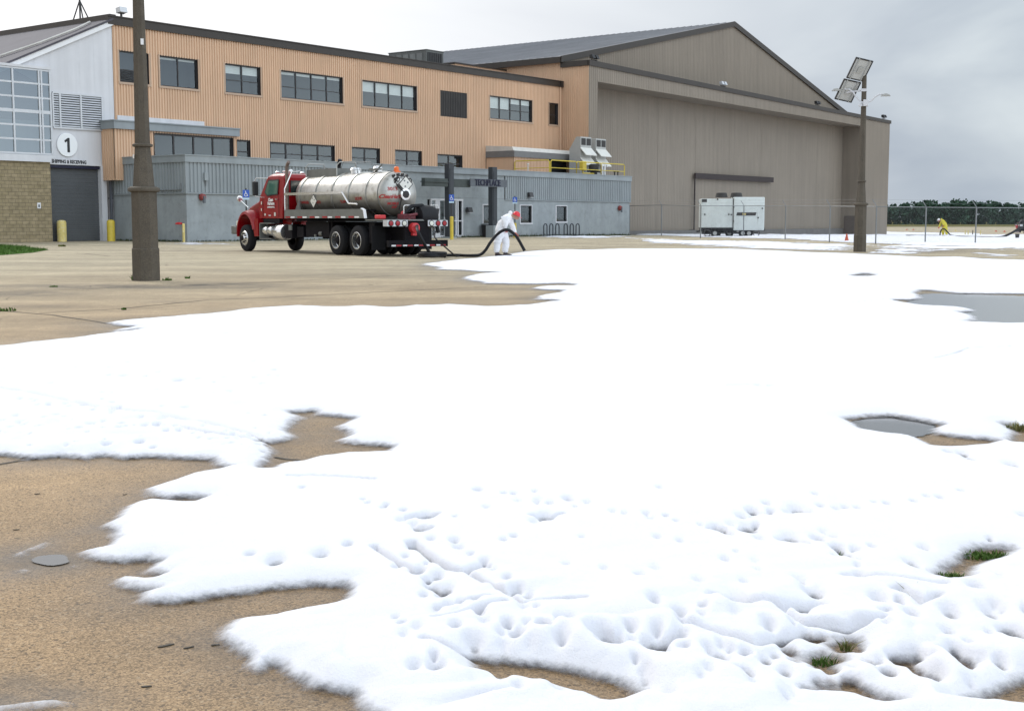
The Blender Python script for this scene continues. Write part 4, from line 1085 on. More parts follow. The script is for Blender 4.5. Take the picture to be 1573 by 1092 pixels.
text_part('lettering', 'SHIPPING & RECEIVING', .27, 'black_text', t, (.14, 0, 0), RX, .004, sx=.82, bold=.012)
# roof cable
m_ = MB()
pa = on_plane(0, 87, bw(0, S1 + 3), BD); 
y_ = S1 + 1.2
def roof_pt(px, py):
    # intersect the ray with the roof plane
    r = ray(px, py); o0 = np.array([0, 0, EYE]); p0 = np.array(bw(.3, S1, zr(.3) + .52)); a_ = np.array([BD[0], BD[1], .458]); b_ = np.array([BE[0], BE[1], 0]); n_ = np.cross(a_, b_)
    t_ = n_ @ (p0 - o0) / (n_ @ r); return o0 + r * t_
ca = thing('roof_conduit', 'pale conduit running up the grey sloping roof', 'conduit', (0, 0, 0))
pts = [roof_pt(-60, 108), roof_pt(0, 87), roof_pt(60, 67), roof_pt(115, 46), roof_pt(138, 35)]
m_.tube([tuple(p + np.array([0, 0, .03])) for p in pts], .07, 6); m_.build('pipe', 'flash', ca)
# tripod mast on the ridge
def tripod():
    s_ = 10.0
    for k in range(200):
        p = bw(.35, s_, 13.3); q, yy = proj_px(p[0], p[1], 13.3)
        if q < 151: break
        s_ += .1
    p = bw(.35, s_, 13.2)
    D = p[1]; k = D / 2000.0
    t = thing('roof_mast', 'thin black tripod mast on the ridge at the left', 'antenna mast', p, 0)
    m_ = MB(); h = 33 * k
    m_.tube([(0, 0, -.3), (0, 0, h)], .05, 6); m_.build('mast', 'black', t)
    for dx, dy in ((-17, 8), (9, -10), (16, 8)):
        m_ = MB(); m_.tube([(0, 0, h * .93), (dx * k, dy * k, -.3)], .04, 6); m_.build('leg', 'black', t)
    m_ = MB(); m_.box(-.1, .1, -.1, .1, h - .05, h + .1); m_.build('cap', 'black', t)
tripod()

# ------------------------------------------------------------------ grey single-storey annex
ax = thing('annex', 'low blue-grey ribbed metal and stucco annex along the front', 'building', bw(0, 0), BROT)
AZ = 4.93; AR = 46.75
AW = [(26.85, 28.0, .95, 2.33), (31.35, 32.78, 1.02, 2.33), (36.02, 37.45, 1.12, 2.33)]
def wall_with_holes(mb, x0, x1, z0, z1, holes, y, th=.25):
    xs = sorted({x0, x1} | {h[0] for h in holes} | {h[1] for h in holes})
    for a, b in zip(xs, xs[1:]):
        mid = (a + b) / 2; c = z0
        for p, q in sorted([(h[2], h[3]) for h in holes if h[0] < mid < h[1]]):
            if p > c: mb.box(a, b, y, y + th, c, p)
            c = q
        if z1 > c: mb.box(a, b, y, y + th, c, z1)
DOOR = (20.7, 24.6, 0.02, 2.66)
m_ = MB(); wall_with_holes(m_, 0, AR, -.3, 2.80, AW + [DOOR], 0.0); m_.box(18.6, 29.4, .0, .2, 2.81, 4.5)
m_.box(0, .25, .26, 6.8, -.3, 2.80); m_.box(AR - .25, AR, .26, 3.9, -.3, 2.80); m_.build('wall', 'stucco', ax)
m_ = MB(); ribs(m_, 29.42, AR, 2.80, 4.5, .27, .06, y=-.02); m_.box(AR, AR + .09, -.09, 0, 2.79, 4.5); m_.box(29.4, AR + .05, -.10, 0, 2.72, 2.79); ribs(m_, 0, 3.9, 2.80, 4.5, .27, -.06, y=AR + .02, axis='y'); m_.build('ribbed_cladding', 'annex', ax)
m_ = MB(); ribs(m_, 0, 18.58, 2.80, 4.55, .27, .06, y=-.02); ribs(m_, 0, 6.8, 2.80, 4.55, .27, .06, y=-.02, axis='y')
m_.box(-.09, .0, -.09, .0, 2.79, 4.5); m_.box(-.09, 18.6, -.10, 0, 2.72, 2.79); m_.box(-.09, -.01, 0, 6.8, 2.72, 2.79)
m_.build('ribbed_cladding', 'annex', ax)
m_ = MB(); m_.box(-.14, AR + .12, -.14, .15, 4.5, AZ - .06); m_.box(-.14, .15, .15, 6.8, 4.5, AZ - .06); m_.box(AR - .15, AR + .12, .15, 3.9, 4.5, AZ - .06)
m_.box(-.18, AR + .16, -.18, .2, AZ - .06, AZ); m_.box(-.18, .2, .2, 6.8, AZ - .06, AZ); m_.build('parapet_trim', 'annex', ax)
m_ = MB(); m_.box(.16, AR - .16, .2, 6.79, 4.6, 4.7); m_.build('flat_roof', 'hroof', ax)
for k, (a, b, c, d) in enumerate(AW):
    w_ = window(ax, a, b, c, d, (0, 0, 0), y=0.03, cols=1, rows=1, sill=False, fr=.06, rec=.10, glass='glass')
    m_ = MB(); m_.box(a - .09, b + .09, -.05, .02, c - .10, c); m_.box(a - .09, a - .0, -.04, .02, c, d + .06); m_.box(b, b + .07, -.03, .02, c, d + .06); m_.box(a, b, -.03, .02, d, d + .06); m_.build('surround', 'white_clad', w_)
# entrance glazing
a, b, z0, z1 = DOOR
us = [a, a + .55, a + 1.25, a + 2.2, a + 3.1, b]
us = [fu(p, 335, 0)[0] for p in (662.5, 669.5, 684, 700.5, 703.5, 710.5)]
m_ = MB()
for x in us: m_.box(x - .06, x + .06, -.02, .10, z0, z1 - .06)
m_.box(us[0] - .06, us[-1] + .06, -.025, .105, z1 - .06, z1 + .06)
m_.box(us[0], us[-1], -.01, .09, z0, z0 + .15); m_.box(us[0], us[-1], -.012, .08, 1.15, 1.22); m_.box(us[1] + .06, us[1] + .45, -.014, .095, z0, z1 - .06)
do = m_.build('entrance_door', 'white_clad', ax)
m_ = MB(); m_.quad((us[0], .035, z0), (us[-1], .035, z0), (us[-1], .035, z1), (us[0], .035, z1)); m_.build('pane', 'glass', do)
m_ = MB(); m_.box(us[0] - .1, us[-1] + .1, 1.5, 1.55, 0, 3); m_.box(us[0] - .1, us[0] - .06, .15, 1.5, 0, 2.75); m_.box(us[-1] + .06, us[-1] + .1, .15, 1.5, 0, 2.75); m_.box(us[0], us[-1], .26, 1.5, 2.76, 2.8); m_.build('interior', 'interior', do)
m_ = MB(); m_.tube([(us[2] - .16, -.07, .95), (us[2] - .16, -.07, 1.45)], .02, 6); m_.build('handle', 'chrome', do)
# small pipe along the left face, step
m_ = MB(); m_.tube([(-.12, .3, 2.95), (-.12, 5.0, 2.92)], .04, 6); m_.tube([(-.12, .3, 2.95), (-.12, .3, 3.3)], .04, 6); m_.build('conduit', 'galv', ax)
# wall lamps
def wall_lamp(px, py, lab):
    u, z = fu(px, py, 0)
    t = thing('wall_lamp', lab, 'lamp', bw(u, -.0, z), BROT, 'dark wall lamps on the grey annex')
    m_ = MB(); m_.box(-.10, .10, -.12, -.03, -.12, .18); m_.build('bracket', 'frame', t)
    m_ = MB(); m_.prism([(-.42, -.14), (-.13, -.16), (-.13, .20), (-.30, .20)], 'x', -.24, .24); m_.build('lamp_housing', 'frame', t, bevel=.02)
    m_ = MB(); m_.box(-.19, .19, -.40, -.16, -.19, -.155); m_.build('lens', 'alu', t)
wall_lamp(717, 323, 'dark wall lamp right of the glass entrance'); wall_lamp(811, 300, 'dark wall lamp above the first window right of the worker')
u, z = fu(314, 271, 0)
t = thing('junction_box', 'small grey box on the ribbed cladding above the red bell', 'junction box', bw(u, -.08, z), BROT); m_ = MB(); m_.box(-.14, .14, -.12, 0, -.25, .2); m_.build('box', 'annex', t, bevel=.01); m_ = MB(); m_.tube([(0, -.05, -.25), (0, -.05, -.55)], .025, 6); m_.build('conduit', 'galv', t)
def bell(px, py, lab, w):
    u, z = fu(px, py, 0); t = thing('alarm_bell', lab, 'alarm bell', bw(u, -.0, z), BROT, 'red alarm bells on the grey annex')
    m_ = MB(); m_.lathe([(.05, -.30), (.16, -.28), (w, -.16), (w + .02, -.08), (w * .9, -.03)], 20, 'y'); m_.build('gong', mat('bell_red', (0.22, 0.04, 0.035), .45, var=.2), t, smooth=True)
    m_ = MB(); m_.box(-.07, .07, -.34, -.24, -.34, .06); m_.build('striker_box', 'sign_band', t)
bell(308.5, 303, 'red alarm bell low on the left end of the annex', .19); bell(950.5, 320, 'red alarm bell near the right corner of the annex', .21)

# entrance portal: two slate columns, cross beams, lettering
def portal():
    S0 = -1.6
    ul, _ = fu(690.5, 340, S0); ur, _ = fu(757, 340, S0)
    t = thing('entrance_portal', 'dark slate entrance portal of two columns and a lettered beam', 'portal', bw(ul, S0), BROT)
    gzl = float(gz(*bw(ul, S0)[:2]))
    r = ur - ul; zt = fu(690, 252, S0)[1]
    for x, zt_ in ((0, zt), (r, fu(757, 257, S0)[1])):
        m_ = MB(); m_.box(x - .27, x + .27, -.2, .2, .85 if x else .1, zt_); m_.box(x - .18, x + .18, -.23, -.2, 1.2, zt_ - .3)
        m_.build('column', 'column', t, bevel=.015)
        m_ = MB(); m_.box(x - .36, x + .36, -.36, .36, -.2, .84 if x else .09); m_.build('plinth', 'stucco', t, bevel=.02)
    zb = fu(690, 281, S0)[1]
    ua, ub = fu(650, 281, S0)[0] - ul, fu(720, 281, S0)[0] - ul
    m_ = MB(); m_.box(ua, -.33, -.15, .15, zb - .28, zb + .27); m_.box(.33, ub, -.15, .15, zb - .28, zb + .27); m_.box(ua - .05, -.33, -.22, .22, zb + .0, zb + .06); m_.build('canopy_beam', mat('mossy_slate', (0.045, 0.055, 0.052), .7, var=.3), t)
    uc = fu(772, 281, S0)[0] - ul; us_ = fu(716, 281, S0)[0] - ul
    m_ = MB(); m_.box(us_, r - .33, -.40, -.33, zb - .20, zb + .32); m_.box(r - .33, r + .33, -.40, -.34, zb - .20, zb + .32); m_.box(r + .33, uc, -.40, -.33, zb - .20, zb + .32); m_.box(us_ + .1, us_ + .3, -.33, .1, zb - .1, zb + .1); m_.build('sign_band', 'sign_band', t)
    text_part('lettering', 'TECHPLACE', .62, 'navy', t, ((us_ + uc) / 2 - .15, -.425, zb + .06), RX, .02, sx=.86, bold=.012)
portal()

# right-hand penthouse above the annex with dark opening
SP = 4.0
ph = thing('penthouse', 'low tan penthouse with pale flashing behind the yellow railing', 'penthouse', bw(35.76, SP, 4.7), BROT)
o_ = (35.76, SP, 4.7)
m_ = MB(); ribs(m_, 35.76, 40.5, 4.7, 6.3, y=SP); ribs(m_, 43.8, 44.0, 4.7, 6.3, y=SP); m_.box(35.76, 35.8, SP + .05, S1 - .06, 4.7, 6.3); m_.box(43.95, 44.0, SP + .05, S1 - .06, 4.7, 6.3); m_.box(40.5, 43.8, S1 - .2, S1 - .1, 4.7, 6.3); m_.build('wall', 'tan', ph, o_)
m_ = MB(); m_.box(35.66, 44.1, SP - .15, S1 - .08, 6.25, 6.74); m_.build('fascia', mat('grey_fascia', (0.17, 0.165, 0.16), .6, var=.1), ph, o_)
m_ = MB(); m_.prism([(SP - .05, 6.75), (S1 - .07, 6.75), (S1 - .07, 7.22), (SP + .1, 7.06)], 'x', 35.7, 44.0); m_.build('flashing', 'flash', ph, o_)
m_ = MB(); m_.box(40.5, 43.8, SP + .5, SP + .55, 4.7, 6.25); m_.box(40.4, 40.5, SP - .05, SP + .5, 4.7, 6.25); m_.build('opening', 'black', ph, o_)

# yellow guard rails on the annex roof
def railing():
    uL, _ = fu(846, 265, .35); uR, _ = fu(959, 272, .35); zb = AZ - .25
    # the left run goes back towards the tan wall
    t = thing('roof_railing', 'yellow tubular guard railing round the corner of the annex roof', 'railing', bw(uL, .35, zb), BROT)
    h = 1.22
    def run(a, b, n, nm):
        a, b = Vector(a), Vector(b)
        for k in range(n):
            p, q = a.lerp(b, k / n), a.lerp(b, (k + 1) / n); d_ = (q - p).normalized() * .12
            m_ = MB(); m_.tube([p, p + Vector((0, 0, h - .12)), p + d_ + Vector((0, 0, h)), q - d_ + Vector((0, 0, h)), q + Vector((0, 0, h - .12)), q + Vector((0, 0, 0))], .042, 8)
            m_.tube([p + Vector((0, 0, h * .52)), q + Vector((0, 0, h * .52))], .03, 8); m_.build('rail_section', 'yellow', t, smooth=True)
    run((-.18, 0, 0), (-.18, 3.4, 0), 1, 'side'); run((0, 0, 0), (uR - uL, 0, 0), 3, 'front')
    for x in [(uR - uL) * k / 3 for k in range(4)]:
        m_ = MB(); m_.box(x - .12, x + .12, -.12, .12, 0.06, .16); m_.build('foot', 'yellow', t)
railing()
# roof-edge clutter
def roof_box(px, pyb, pyt, wpx, s, nm, lab, cat, m, build=None):
    u, z = fu(px, pyb, s); _, zt = fu(px, pyt, s); u2, _ = fu(px + wpx, pyb, s)
    t = thing(nm, lab, cat, bw(u, s, 4.7), BROT); h = zt - 4.7; w = u2 - u
    build(t, w, h, m); return t
def b_gas(t, w, h, m):
    m_ = MB(); m_.box(-w / 2, w / 2, -.2, .2, .55, h); m_.build('cabinet', m, t, bevel=.08); m_ = MB(); m_.tube([(0, 0, 0), (0, 0, .6)], .05); m_.tube([(0, 0, .35), (1.6, 0, .35)], .05); m_.build('pipe', m, t)
roof_box(895.5, 262, 248, 6, .9, 'gas_regulator', 'bright yellow regulator cabinet behind the railing', 'regulator', 'yellow', b_gas)
def b_pipe(t, w, h, m):
    m_ = MB(); m_.tube([(0, 0, 0), (0, 0, h)], .07); m_.build('riser', m, t); m_ = MB(); m_.tube([(.38, 0, 0), (.38, 0, h - .05), (.45, 0, h + .08), (.6, 0, h + .1), (.72, 0, h - .05)], .07); m_.build('gooseneck', m, t)
roof_box(925, 270, 255, 6, .55, 'vent_pipe', 'pair of white vent pipes, one bent over, at the railing', 'pipe', 'white', b_pipe)
def b_fan(t, w, h, m):
    m_ = MB(); m_.lathe([(.3, 0), (.3, .5), (.42, .55), (.42, h - .1), (.25, h)], 16); m_.build('fan_drum', m, t, smooth=True); m_ = MB(); m_.tube([(-.9, 0, .55), (1.0, 0, .55)], .07); m_.build('duct', m, t)
roof_box(912, 266, 252, 6, 1.2, 'exhaust_fan', 'dark exhaust fan drum between the yellow rail sections', 'fan', 'charcoal', b_fan)
def b_stub(t, w, h, m):
    m_ = MB(); m_.tube([(0, 0, 0), (0, 0, h)], .05, 8); m_.build('stub', m, t); m_ = MB(); m_.lathe([(.09, h - .06), (.1, h), (.05, h + .05)], 10); m_.build('cap', m, t)
for i, (px, tp, lab) in enumerate([(944, 264, 'left of two short black roof stubs by the railing end'), (949, 264, 'right of two short black roof stubs by the railing end'), (811, 252, 'pale short roof stub in front of the tan penthouse'), (808.5, 252, 'thin pale roof stub beside the wider one')][:3]):
    roof_box(px, 272, tp, 3, .7, 'roof_stub', lab, 'pipe', 'black' if i < 2 else 'flash', b_stub)

# tall vent hoods
def vent_hood(px0, px1, pyt, pyb, lab):
    s = 2.2; u0, zt = fu(px0, pyt, s); u1, _ = fu(px1, pyt, s)
    w = u1 - u0; t = thing('vent_hood', lab, 'vent', bw(u0, s, 4.7), BROT, 'tall grey vent hoods on the annex roof'); h = zt - 4.7
    dep_ = 1.15
    m_ = MB(); m_.prism([(0, .2), (dep_, .2), (dep_, h * .70), (dep_ * .4, h), (0, h)], 'x', 0, w)
    m_.build('casing', 'hood', t, bevel=.02)
    m_ = MB(); hz = h * .86
    for k in range(2): m_.box(w * (.06 + .48 * k), w * (.46 + .48 * k), -.02, -.004, h * .80, h * .965)
    m_.build('grille', 'charcoal', t)
    for k, z in enumerate((h * .74, h * .50)):
        m_ = MB(); m_.prism([(0, z), (-.55, z - h * .17), (-.55, z - h * .19), (0, z - h * .03)], 'x', -.03, w + .03)
        m_.build('rain_flap', 'hoodlight', t)
    m_ = MB(); m_.box(.1, w - .1, .2, dep_ - .2, 0, .2); m_.build('curb', 'galv', t)
vent_hood(892, 908.5, 210, 268, 'left tall grey vent hood with two pale flaps above the railing'); vent_hood(915.5, 931, 213, 268, 'right tall grey vent hood with two pale flaps above the railing')

# ------------------------------------------------------------------ hangar
HU, HS = 46.412, 3.994
hg = thing('hangar', 'huge taupe metal aircraft hangar with low gable and closed sliding doors', 'hangar', bw(HU, HS), BROT)
oh = (HU, HS, 0)
HL = 68.15
ztop = lambda x: 14.40 - 1.02 * (x - HU) / HL                 # the wall head sags towards the far corner
zopn = lambda x: 13.15 - 0.62 * (x - HU) / HL
uo0, uo1 = HU + 1.32, HU + 59.85
m_ = MB()
ribs(m_, HU, uo0, -1.5, ztop, .30, .03, y=HS); ribs(m_, uo1, HU + HL, -1.5, ztop, .30, .03, y=HS); ribs(m_, uo0, uo1, zopn, ztop, .30, .03, y=HS)
m_.add([(uo0, HS, zopn(uo0)), (uo1, HS, zopn(uo1)), (uo1, HS + 2.72, zopn(uo1)), (uo0, HS + 2.72, zopn(uo0))], [(0, 1, 2, 3)])
m_.add([(uo1, HS, -1.5), (uo1, HS + 2.72, -1.5), (uo1, HS + 2.72, zopn(uo1)), (uo1, HS, zopn(uo1))], [(0, 1, 2, 3)]); m_.add([(uo0, HS, -1.5), (uo0, HS + 2.72, -1.5), (uo0, HS + 2.72, zopn(uo0)), (uo0, HS, zopn(uo0))], [(0, 1, 2, 3)])
m_.build('portal_wall', 'hangar', hg, oh)
m_ = MB(); ribs(m_, HS, HS + 42, 4.6, lambda y: 14.42 if y < HS + 2.9 else 15.1, .2, .045, y=HU, axis='y'); m_.build('side_wall', 'tan', hg, oh)
m_ = MB(); ribs(m_, HS, HS + 2.86, -1.5, 13.3, .3, -.03, y=HU + HL, axis='y'); m_.build('end_wall', 'hangar', hg, oh)
m_ = MB(); m_.prism([(HU - .12, ztop(HU)), (HU + HL + .12, ztop(HU + HL)), (HU + HL + .12, ztop(HU + HL) + .40), (HU - .12, ztop(HU) + .46)], 'y', HS - .15, HS + .05)
m_.box(HU - .18, HU - .0, HS + .05, HS + 2.9, 14.40, 14.86); m_.prism([(HU, ztop(HU) + .30), (HU + HL, ztop(HU + HL) + .28), (HU + HL, ztop(HU + HL) + .36), (HU, ztop(HU) + .4)], 'y', HS + .06, HS + 3.0)
m_.build('eave_trim', 'trim', hg, oh)
# sliding door leaves
m_ = MB(); nleaf = 8; m_.box(uo0 - .1, uo1 + .1, HS + 2.73, HS + 2.79, -1.2, 13.3)
for k in range(nleaf):
    a = uo0 + (uo1 - uo0) * k / nleaf + .015; b = uo0 + (uo1 - uo0) * (k + 1) / nleaf - .015; ribs(m_, a, b, -1.2, 13.2, .30, .018, y=HS + 2.70)
m_.build('sliding_door', 'hangar', hg, oh)
# inset aircraft-tail door: header strip and jamb lines
ga, za = fu(1067, 266, HS + 2.4); gb, _ = fu(1187, 275, HS + 2.4)
m_ = MB(); m_.box(ga, gb, HS + 2.28, HS + 2.44, za - .55, za); m_.build('door_header', mat('dark_red_brown', (0.022, 0.012, 0.012), .6), hg, oh)
m_ = MB(); m_.box(ga, ga + .16, HS + 2.36, HS + 2.46, -1.0, za - .55); m_.box(ga - .8, ga, HS + 2.40, HS + 2.47, .15, .27); m_.build('door_jamb', mat('seam_brown', (0.04, 0.03, 0.025), .6), hg, oh)
# low dark kick band
m_ = MB(); m_.box(uo0, uo1, HS + 2.30, HS + 2.46, -1.2, .22); m_.build('kick_band', mat('kick_grey', (0.12, 0.115, 0.11), .7, var=.2), hg, oh)
# gable wall and roof
gu0, gu1, gum = 46.70, 107.93, 77.6
GSY = 6.85; EZ0, EZ1, PZ = 15.25, 14.15, 21.75
gz_l = lambda x: EZ0 + (PZ - EZ0) * (x - gu0) / (gum - gu0) if x < gum else PZ + (EZ1 - PZ) * (x - gum) / (gu1 - gum)
m_ = MB(); ribs(m_, gu0, gum, 12.5, gz_l, .30, .03, y=GSY); ribs(m_, gum, gu1, 12.5, gz_l, .30, .03, y=GSY); m_.build('gable_wall', 'hangar', hg, oh)
RL = 40.3
def slope(xa, za_, xb, zb_, t0, t1, y0, y1): m_.prism([(xa, za_ + t0), (xb, zb_ + t0), (xb, zb_ + t1), (xa, za_ + t1)], 'y', y0, y1)
m_ = MB(); slope(gu0 - .6, EZ0 - .13, gum, PZ, .05, .22, GSY - .1, GSY + RL); slope(gum, PZ, gu1 + .6, EZ1 - .15, .05, .22, GSY - .1, GSY + RL)
for k in range(1, 50):
    y0 = GSY + k * .82; slope(gu0 - .6, EZ0 - .13, gum, PZ, .22, .27, y0, y0 + .05)
m_.build('roof', 'hroof', hg, oh)
m_ = MB(); slope(gu0 - .65, EZ0 - .14, gum, PZ, -.28, .26, GSY - .22, GSY - .11); slope(gum, PZ, gu1 + .65, EZ1 - .16, -.28, .26, GSY - .22, GSY - .11); m_.box(gu0 - .72, gu0 - .61, GSY - .1, GSY + RL, EZ0 - .45, EZ0 + .05); m_.build('verge_trim', 'trim', hg, oh)
m_ = MB(); m_.box(gu0 - .0, gu1, GSY + RL - .2, GSY + RL, 0, 14.2); m_.build('rear_wall', 'hangar', hg, oh)
# small personnel door and pipe at the right end of the recess
pa, zt = fu(1294.5, 332, HS + 2.68); pb, _ = fu(1322, 332, HS + 2.68)
m_ = MB(); m_.box(uo1 - .02 - .08, uo1 - .03, HS + .4, HS + 2.2, -.9, 1.75); m_.build('personnel_door', mat('door_brown', (0.10, 0.08, 0.07), .6), hg, oh)
# fixtures on the eave
for px, py, lab in [(912, 90, 'black floodlight pair at the left end of the hangar eave'), (1110, 134, 'floodlight on the middle of the hangar eave'), (1255, 163, 'floodlight near the foot of the hangar gable'), (1357, 182, 'floodlight at the far right corner of the hangar eave')]:
    u, z = fu(px, py, HS); t = thing('eave_light', lab, 'floodlight', bw(u, HS - .05, ztop(u) + .46), BROT, 'floodlights along the hangar eave')
    m_ = MB(); m_.tube([(-.5, 0, .05), (.5, 0, .05)], .04, 6); m_.tube([(0, 0, 0), (0, 0, .35)], .04, 6); m_.build('bracket', 'black', t)
    for q in (-.3, .3): m_ = MB(); m_.prism([(-.25, .18), (.12, .15), (.15, .45), (-.1, .5)], 'x', q - .2, q + .2); m_.build('lamp_housing', 'black' if px != 1110 else 'alu', t)

# ================================================================== THINGS
# ------------------------------------------------------------------ tall lamp posts
PROF = [(.285, -.1), (.285, .655), (.262, .668), (.262, 1.80), (.262, 1.82)]
def post_body(t, sc=1.0, H=6.85):
    k = sc; ph_ = math.pi / 8
    m_ = MB(); m_.lathe([(.297 * k, -.15), (.297 * k, .655), (.285 * k, .675)], 8, ph=ph_); m_.build('plinth', 'post', t, bevel=.01)
    m_ = MB(); m_.lathe([(.278 * k, .67), (.274 * k, 1.83)], 8, ph=ph_); m_.build('base', 'post', t, bevel=.008)
    m_ = MB(); m_.lathe([(.26 * k, 1.815), (.315 * k, 1.835), (.325 * k, 1.87), (.315 * k, 1.905), (.26 * k, 1.93)], 20); m_.build('collar', 'post', t, smooth=True)
    m_ = MB(); m_.lathe([(.235 * k, 1.92), (.165 * k, 2.76)], 8, ph=ph_)
    m_.lathe([(.165 * k, 2.80), (.105 * k, H)], 8, ph=ph_); m_.build('shaft', 'post', t, bevel=.006)
    m_ = MB(); m_.lathe([(.17 * k, 2.735), (.205 * k, 2.75), (.205 * k, 2.79), (.17 * k, 2.805)], 20); m_.build('ring', 'post', t, smooth=True)

g = gnd(225, 431)
t = thing('lamp_post', 'tall weathered brown octagonal lamp post standing close on the left', 'lamp post', tuple(g), math.atan2(g[1], g[0]) - math.pi / 2)
post_body(t)
m_ = MB(); m_.lathe([(.12, 6.84), (.13, 6.9), (.05, 6.98)], 12); m_.build('cap', 'post', t)
m_ = MB(); m_.box(.02, .08, -.165, -.155, 4.78, 4.90); m_.build('sticker', 'white', t)
m_ = MB(); m_.box(-.20, -.17, -.12, -.06, 2.50, 2.58); m_.build('clip', 'flash', t)

g = gnd(1320.5, 387)
sl = thing('solar_lamp_post', 'tall brown lamp post with two tilted solar panels and two curved arms', 'lamp post', tuple(g), math.atan2(g[1], g[0]) - math.pi / 2)
post_body(sl, .88, 6.85)
kp = g[1] / 2000.0
def sp(px, py): return ((px - 1324.5) * kp, (387 - py) * kp + (-.02))
for i, (cpx, cpy) in enumerate([(1317.3, 113), (1300.5, 142.7)]):
    cx_, cz_ = sp(cpx, cpy)
    a = Vector((.36, -.38, .74)); a.normalize()
    b_ = Vector((.64, .35, -.13)); b_ -= a * a.dot(b_); b_.normalize(); n_ = a.cross(b_)
    hl, hw = .45, .372
    R3 = Matrix((a, b_, n_)).transposed()
    T4 = Matrix.Translation((cx_, -.25 + (.30 if i else -.05), cz_)) @ R3.to_4x4()
    def tr(mb): mb.v = [tuple(T4 @ Vector(p)) for p in mb.v]; return mb
    m_ = MB(); m_.box(-hl, hl, -hw, -hw + .04, -.03, .03); m_.box(-hl, hl, hw - .04, hw, -.03, .03); m_.box(-hl, -hl + .04, -hw + .04, hw - .04, -.03, .03); m_.box(hl - .04, hl, -hw + .04, hw - .04, -.03, .03)
    m_.box(-hl + .04, hl - .04, -.012, .012, -.045, -.015) if False else None
    fo = tr(m_).build('solar_panel', 'black', sl)
    m_ = MB(); m_.box(-hl + .04, hl - .04, -hw + .04, hw - .04, -.012, .0); tr(m_).build('panel_back', 'cellback', fo)
    m_ = MB(); m_.box(-hl + .04, hl - .04, -hw + .04, hw - .04, .012, .026); tr(m_).build('cells', 'cell', fo)
    m_ = MB(); m_.box(-.12, .12, -.10, .10, -.07, -.02); m_.box(-hl, hl, -.24, -.21, -.06, -.03); m_.box(-hl, hl, .21, .24, -.06, -.03); tr(m_).build('junction_box', 'hood', fo)
m_ = MB()
x1, z1 = sp(1316, 118); x2, z2 = sp(1298, 145)
m_.tube([(0, -.02, sp(0, 120)[1]), (x1, -.1, z1)], .035, 8); m_.tube([(0, 0, sp(0, 143)[1]), (x2, .02, z2)], .035, 8); m_.build('panel_mount', 'white_clad', sl)
m_ = MB(); z = sp(0, 162)[1]; m_.box(-.02, .17, -.22, .1, z - .13, z + .12); m_.box(-.12, .12, -.14, .14, z - .06, z + .06); m_.box(-.2, -.04, -.2, -.02, z - .13, z - .06); z = sp(0, 143)[1]; m_.box(-.12, .12, -.12, .12, z - .05, z + .06); m_.build('control_box', 'white_clad', sl, bevel=.01)
for nm, path, head in [('l', [(1323, 161), (1318, 158), (1312, 151), (1309, 146), (1303, 141), (1294, 140), (1288, 141)], (1284, 141)), ('r', [(1329, 161), (1335, 159), (1341, 153), (1347, 149.5), (1352, 149)], (1356, 150.5))]:
    m_ = MB(); P_ = [(sp(x, y)[0], -.05 if nm == 'l' else 0, sp(x, y)[1]) for x, y in path]; m_.tube(P_, .03, 8); ar = m_.build('lamp_arm', 'white_clad', sl, smooth=True)
    hx, hz = sp(*head)
    m_ = MB(); m_.prism([(hx - .19, hz - .05), (hx + .19, hz - .05), (hx + .15, hz), (hx + .03, hz + .05), (hx - .1, hz + .03)], 'y', -.14, .12); m_.build('lamp_head', 'hood', ar, bevel=.01)
# ------------------------------------------------------------------ tanker truck
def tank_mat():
    m = mat('grimy_shaded_tank_steel', (0.47, 0.46, 0.43), 0.38, metal=0.8, var=0.18, scale=1.6, dirt=(0.17, 0.14, 0.10), dirt_amt=0.7)
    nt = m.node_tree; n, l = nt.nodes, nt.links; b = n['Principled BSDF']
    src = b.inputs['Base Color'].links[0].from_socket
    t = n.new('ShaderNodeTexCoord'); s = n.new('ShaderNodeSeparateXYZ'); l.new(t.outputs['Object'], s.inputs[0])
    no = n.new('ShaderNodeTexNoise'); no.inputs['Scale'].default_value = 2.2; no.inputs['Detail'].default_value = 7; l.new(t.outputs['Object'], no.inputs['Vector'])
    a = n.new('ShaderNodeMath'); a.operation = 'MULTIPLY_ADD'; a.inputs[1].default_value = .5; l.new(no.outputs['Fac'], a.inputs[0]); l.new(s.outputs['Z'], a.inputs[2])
    r = n.new('ShaderNodeMapRange'); r.inputs['From Min'].default_value = 2.40; r.inputs['From Max'].default_value = 1.95; r.inputs['To Max'].default_value = .85; l.new(a.outputs[0], r.inputs['Value'])  # grime plus underside shade, both put into the colour of the lower half
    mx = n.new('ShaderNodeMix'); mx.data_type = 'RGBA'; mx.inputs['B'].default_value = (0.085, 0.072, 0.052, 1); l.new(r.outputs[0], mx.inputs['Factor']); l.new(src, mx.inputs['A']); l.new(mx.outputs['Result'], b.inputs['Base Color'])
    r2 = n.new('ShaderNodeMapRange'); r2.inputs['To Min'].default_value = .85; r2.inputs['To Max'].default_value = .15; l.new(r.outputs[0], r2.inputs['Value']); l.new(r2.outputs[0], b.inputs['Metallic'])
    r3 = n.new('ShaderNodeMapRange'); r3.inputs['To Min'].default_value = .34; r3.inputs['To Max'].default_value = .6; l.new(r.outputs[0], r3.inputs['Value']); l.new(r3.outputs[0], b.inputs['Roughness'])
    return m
M['tank'] = tank_mat()
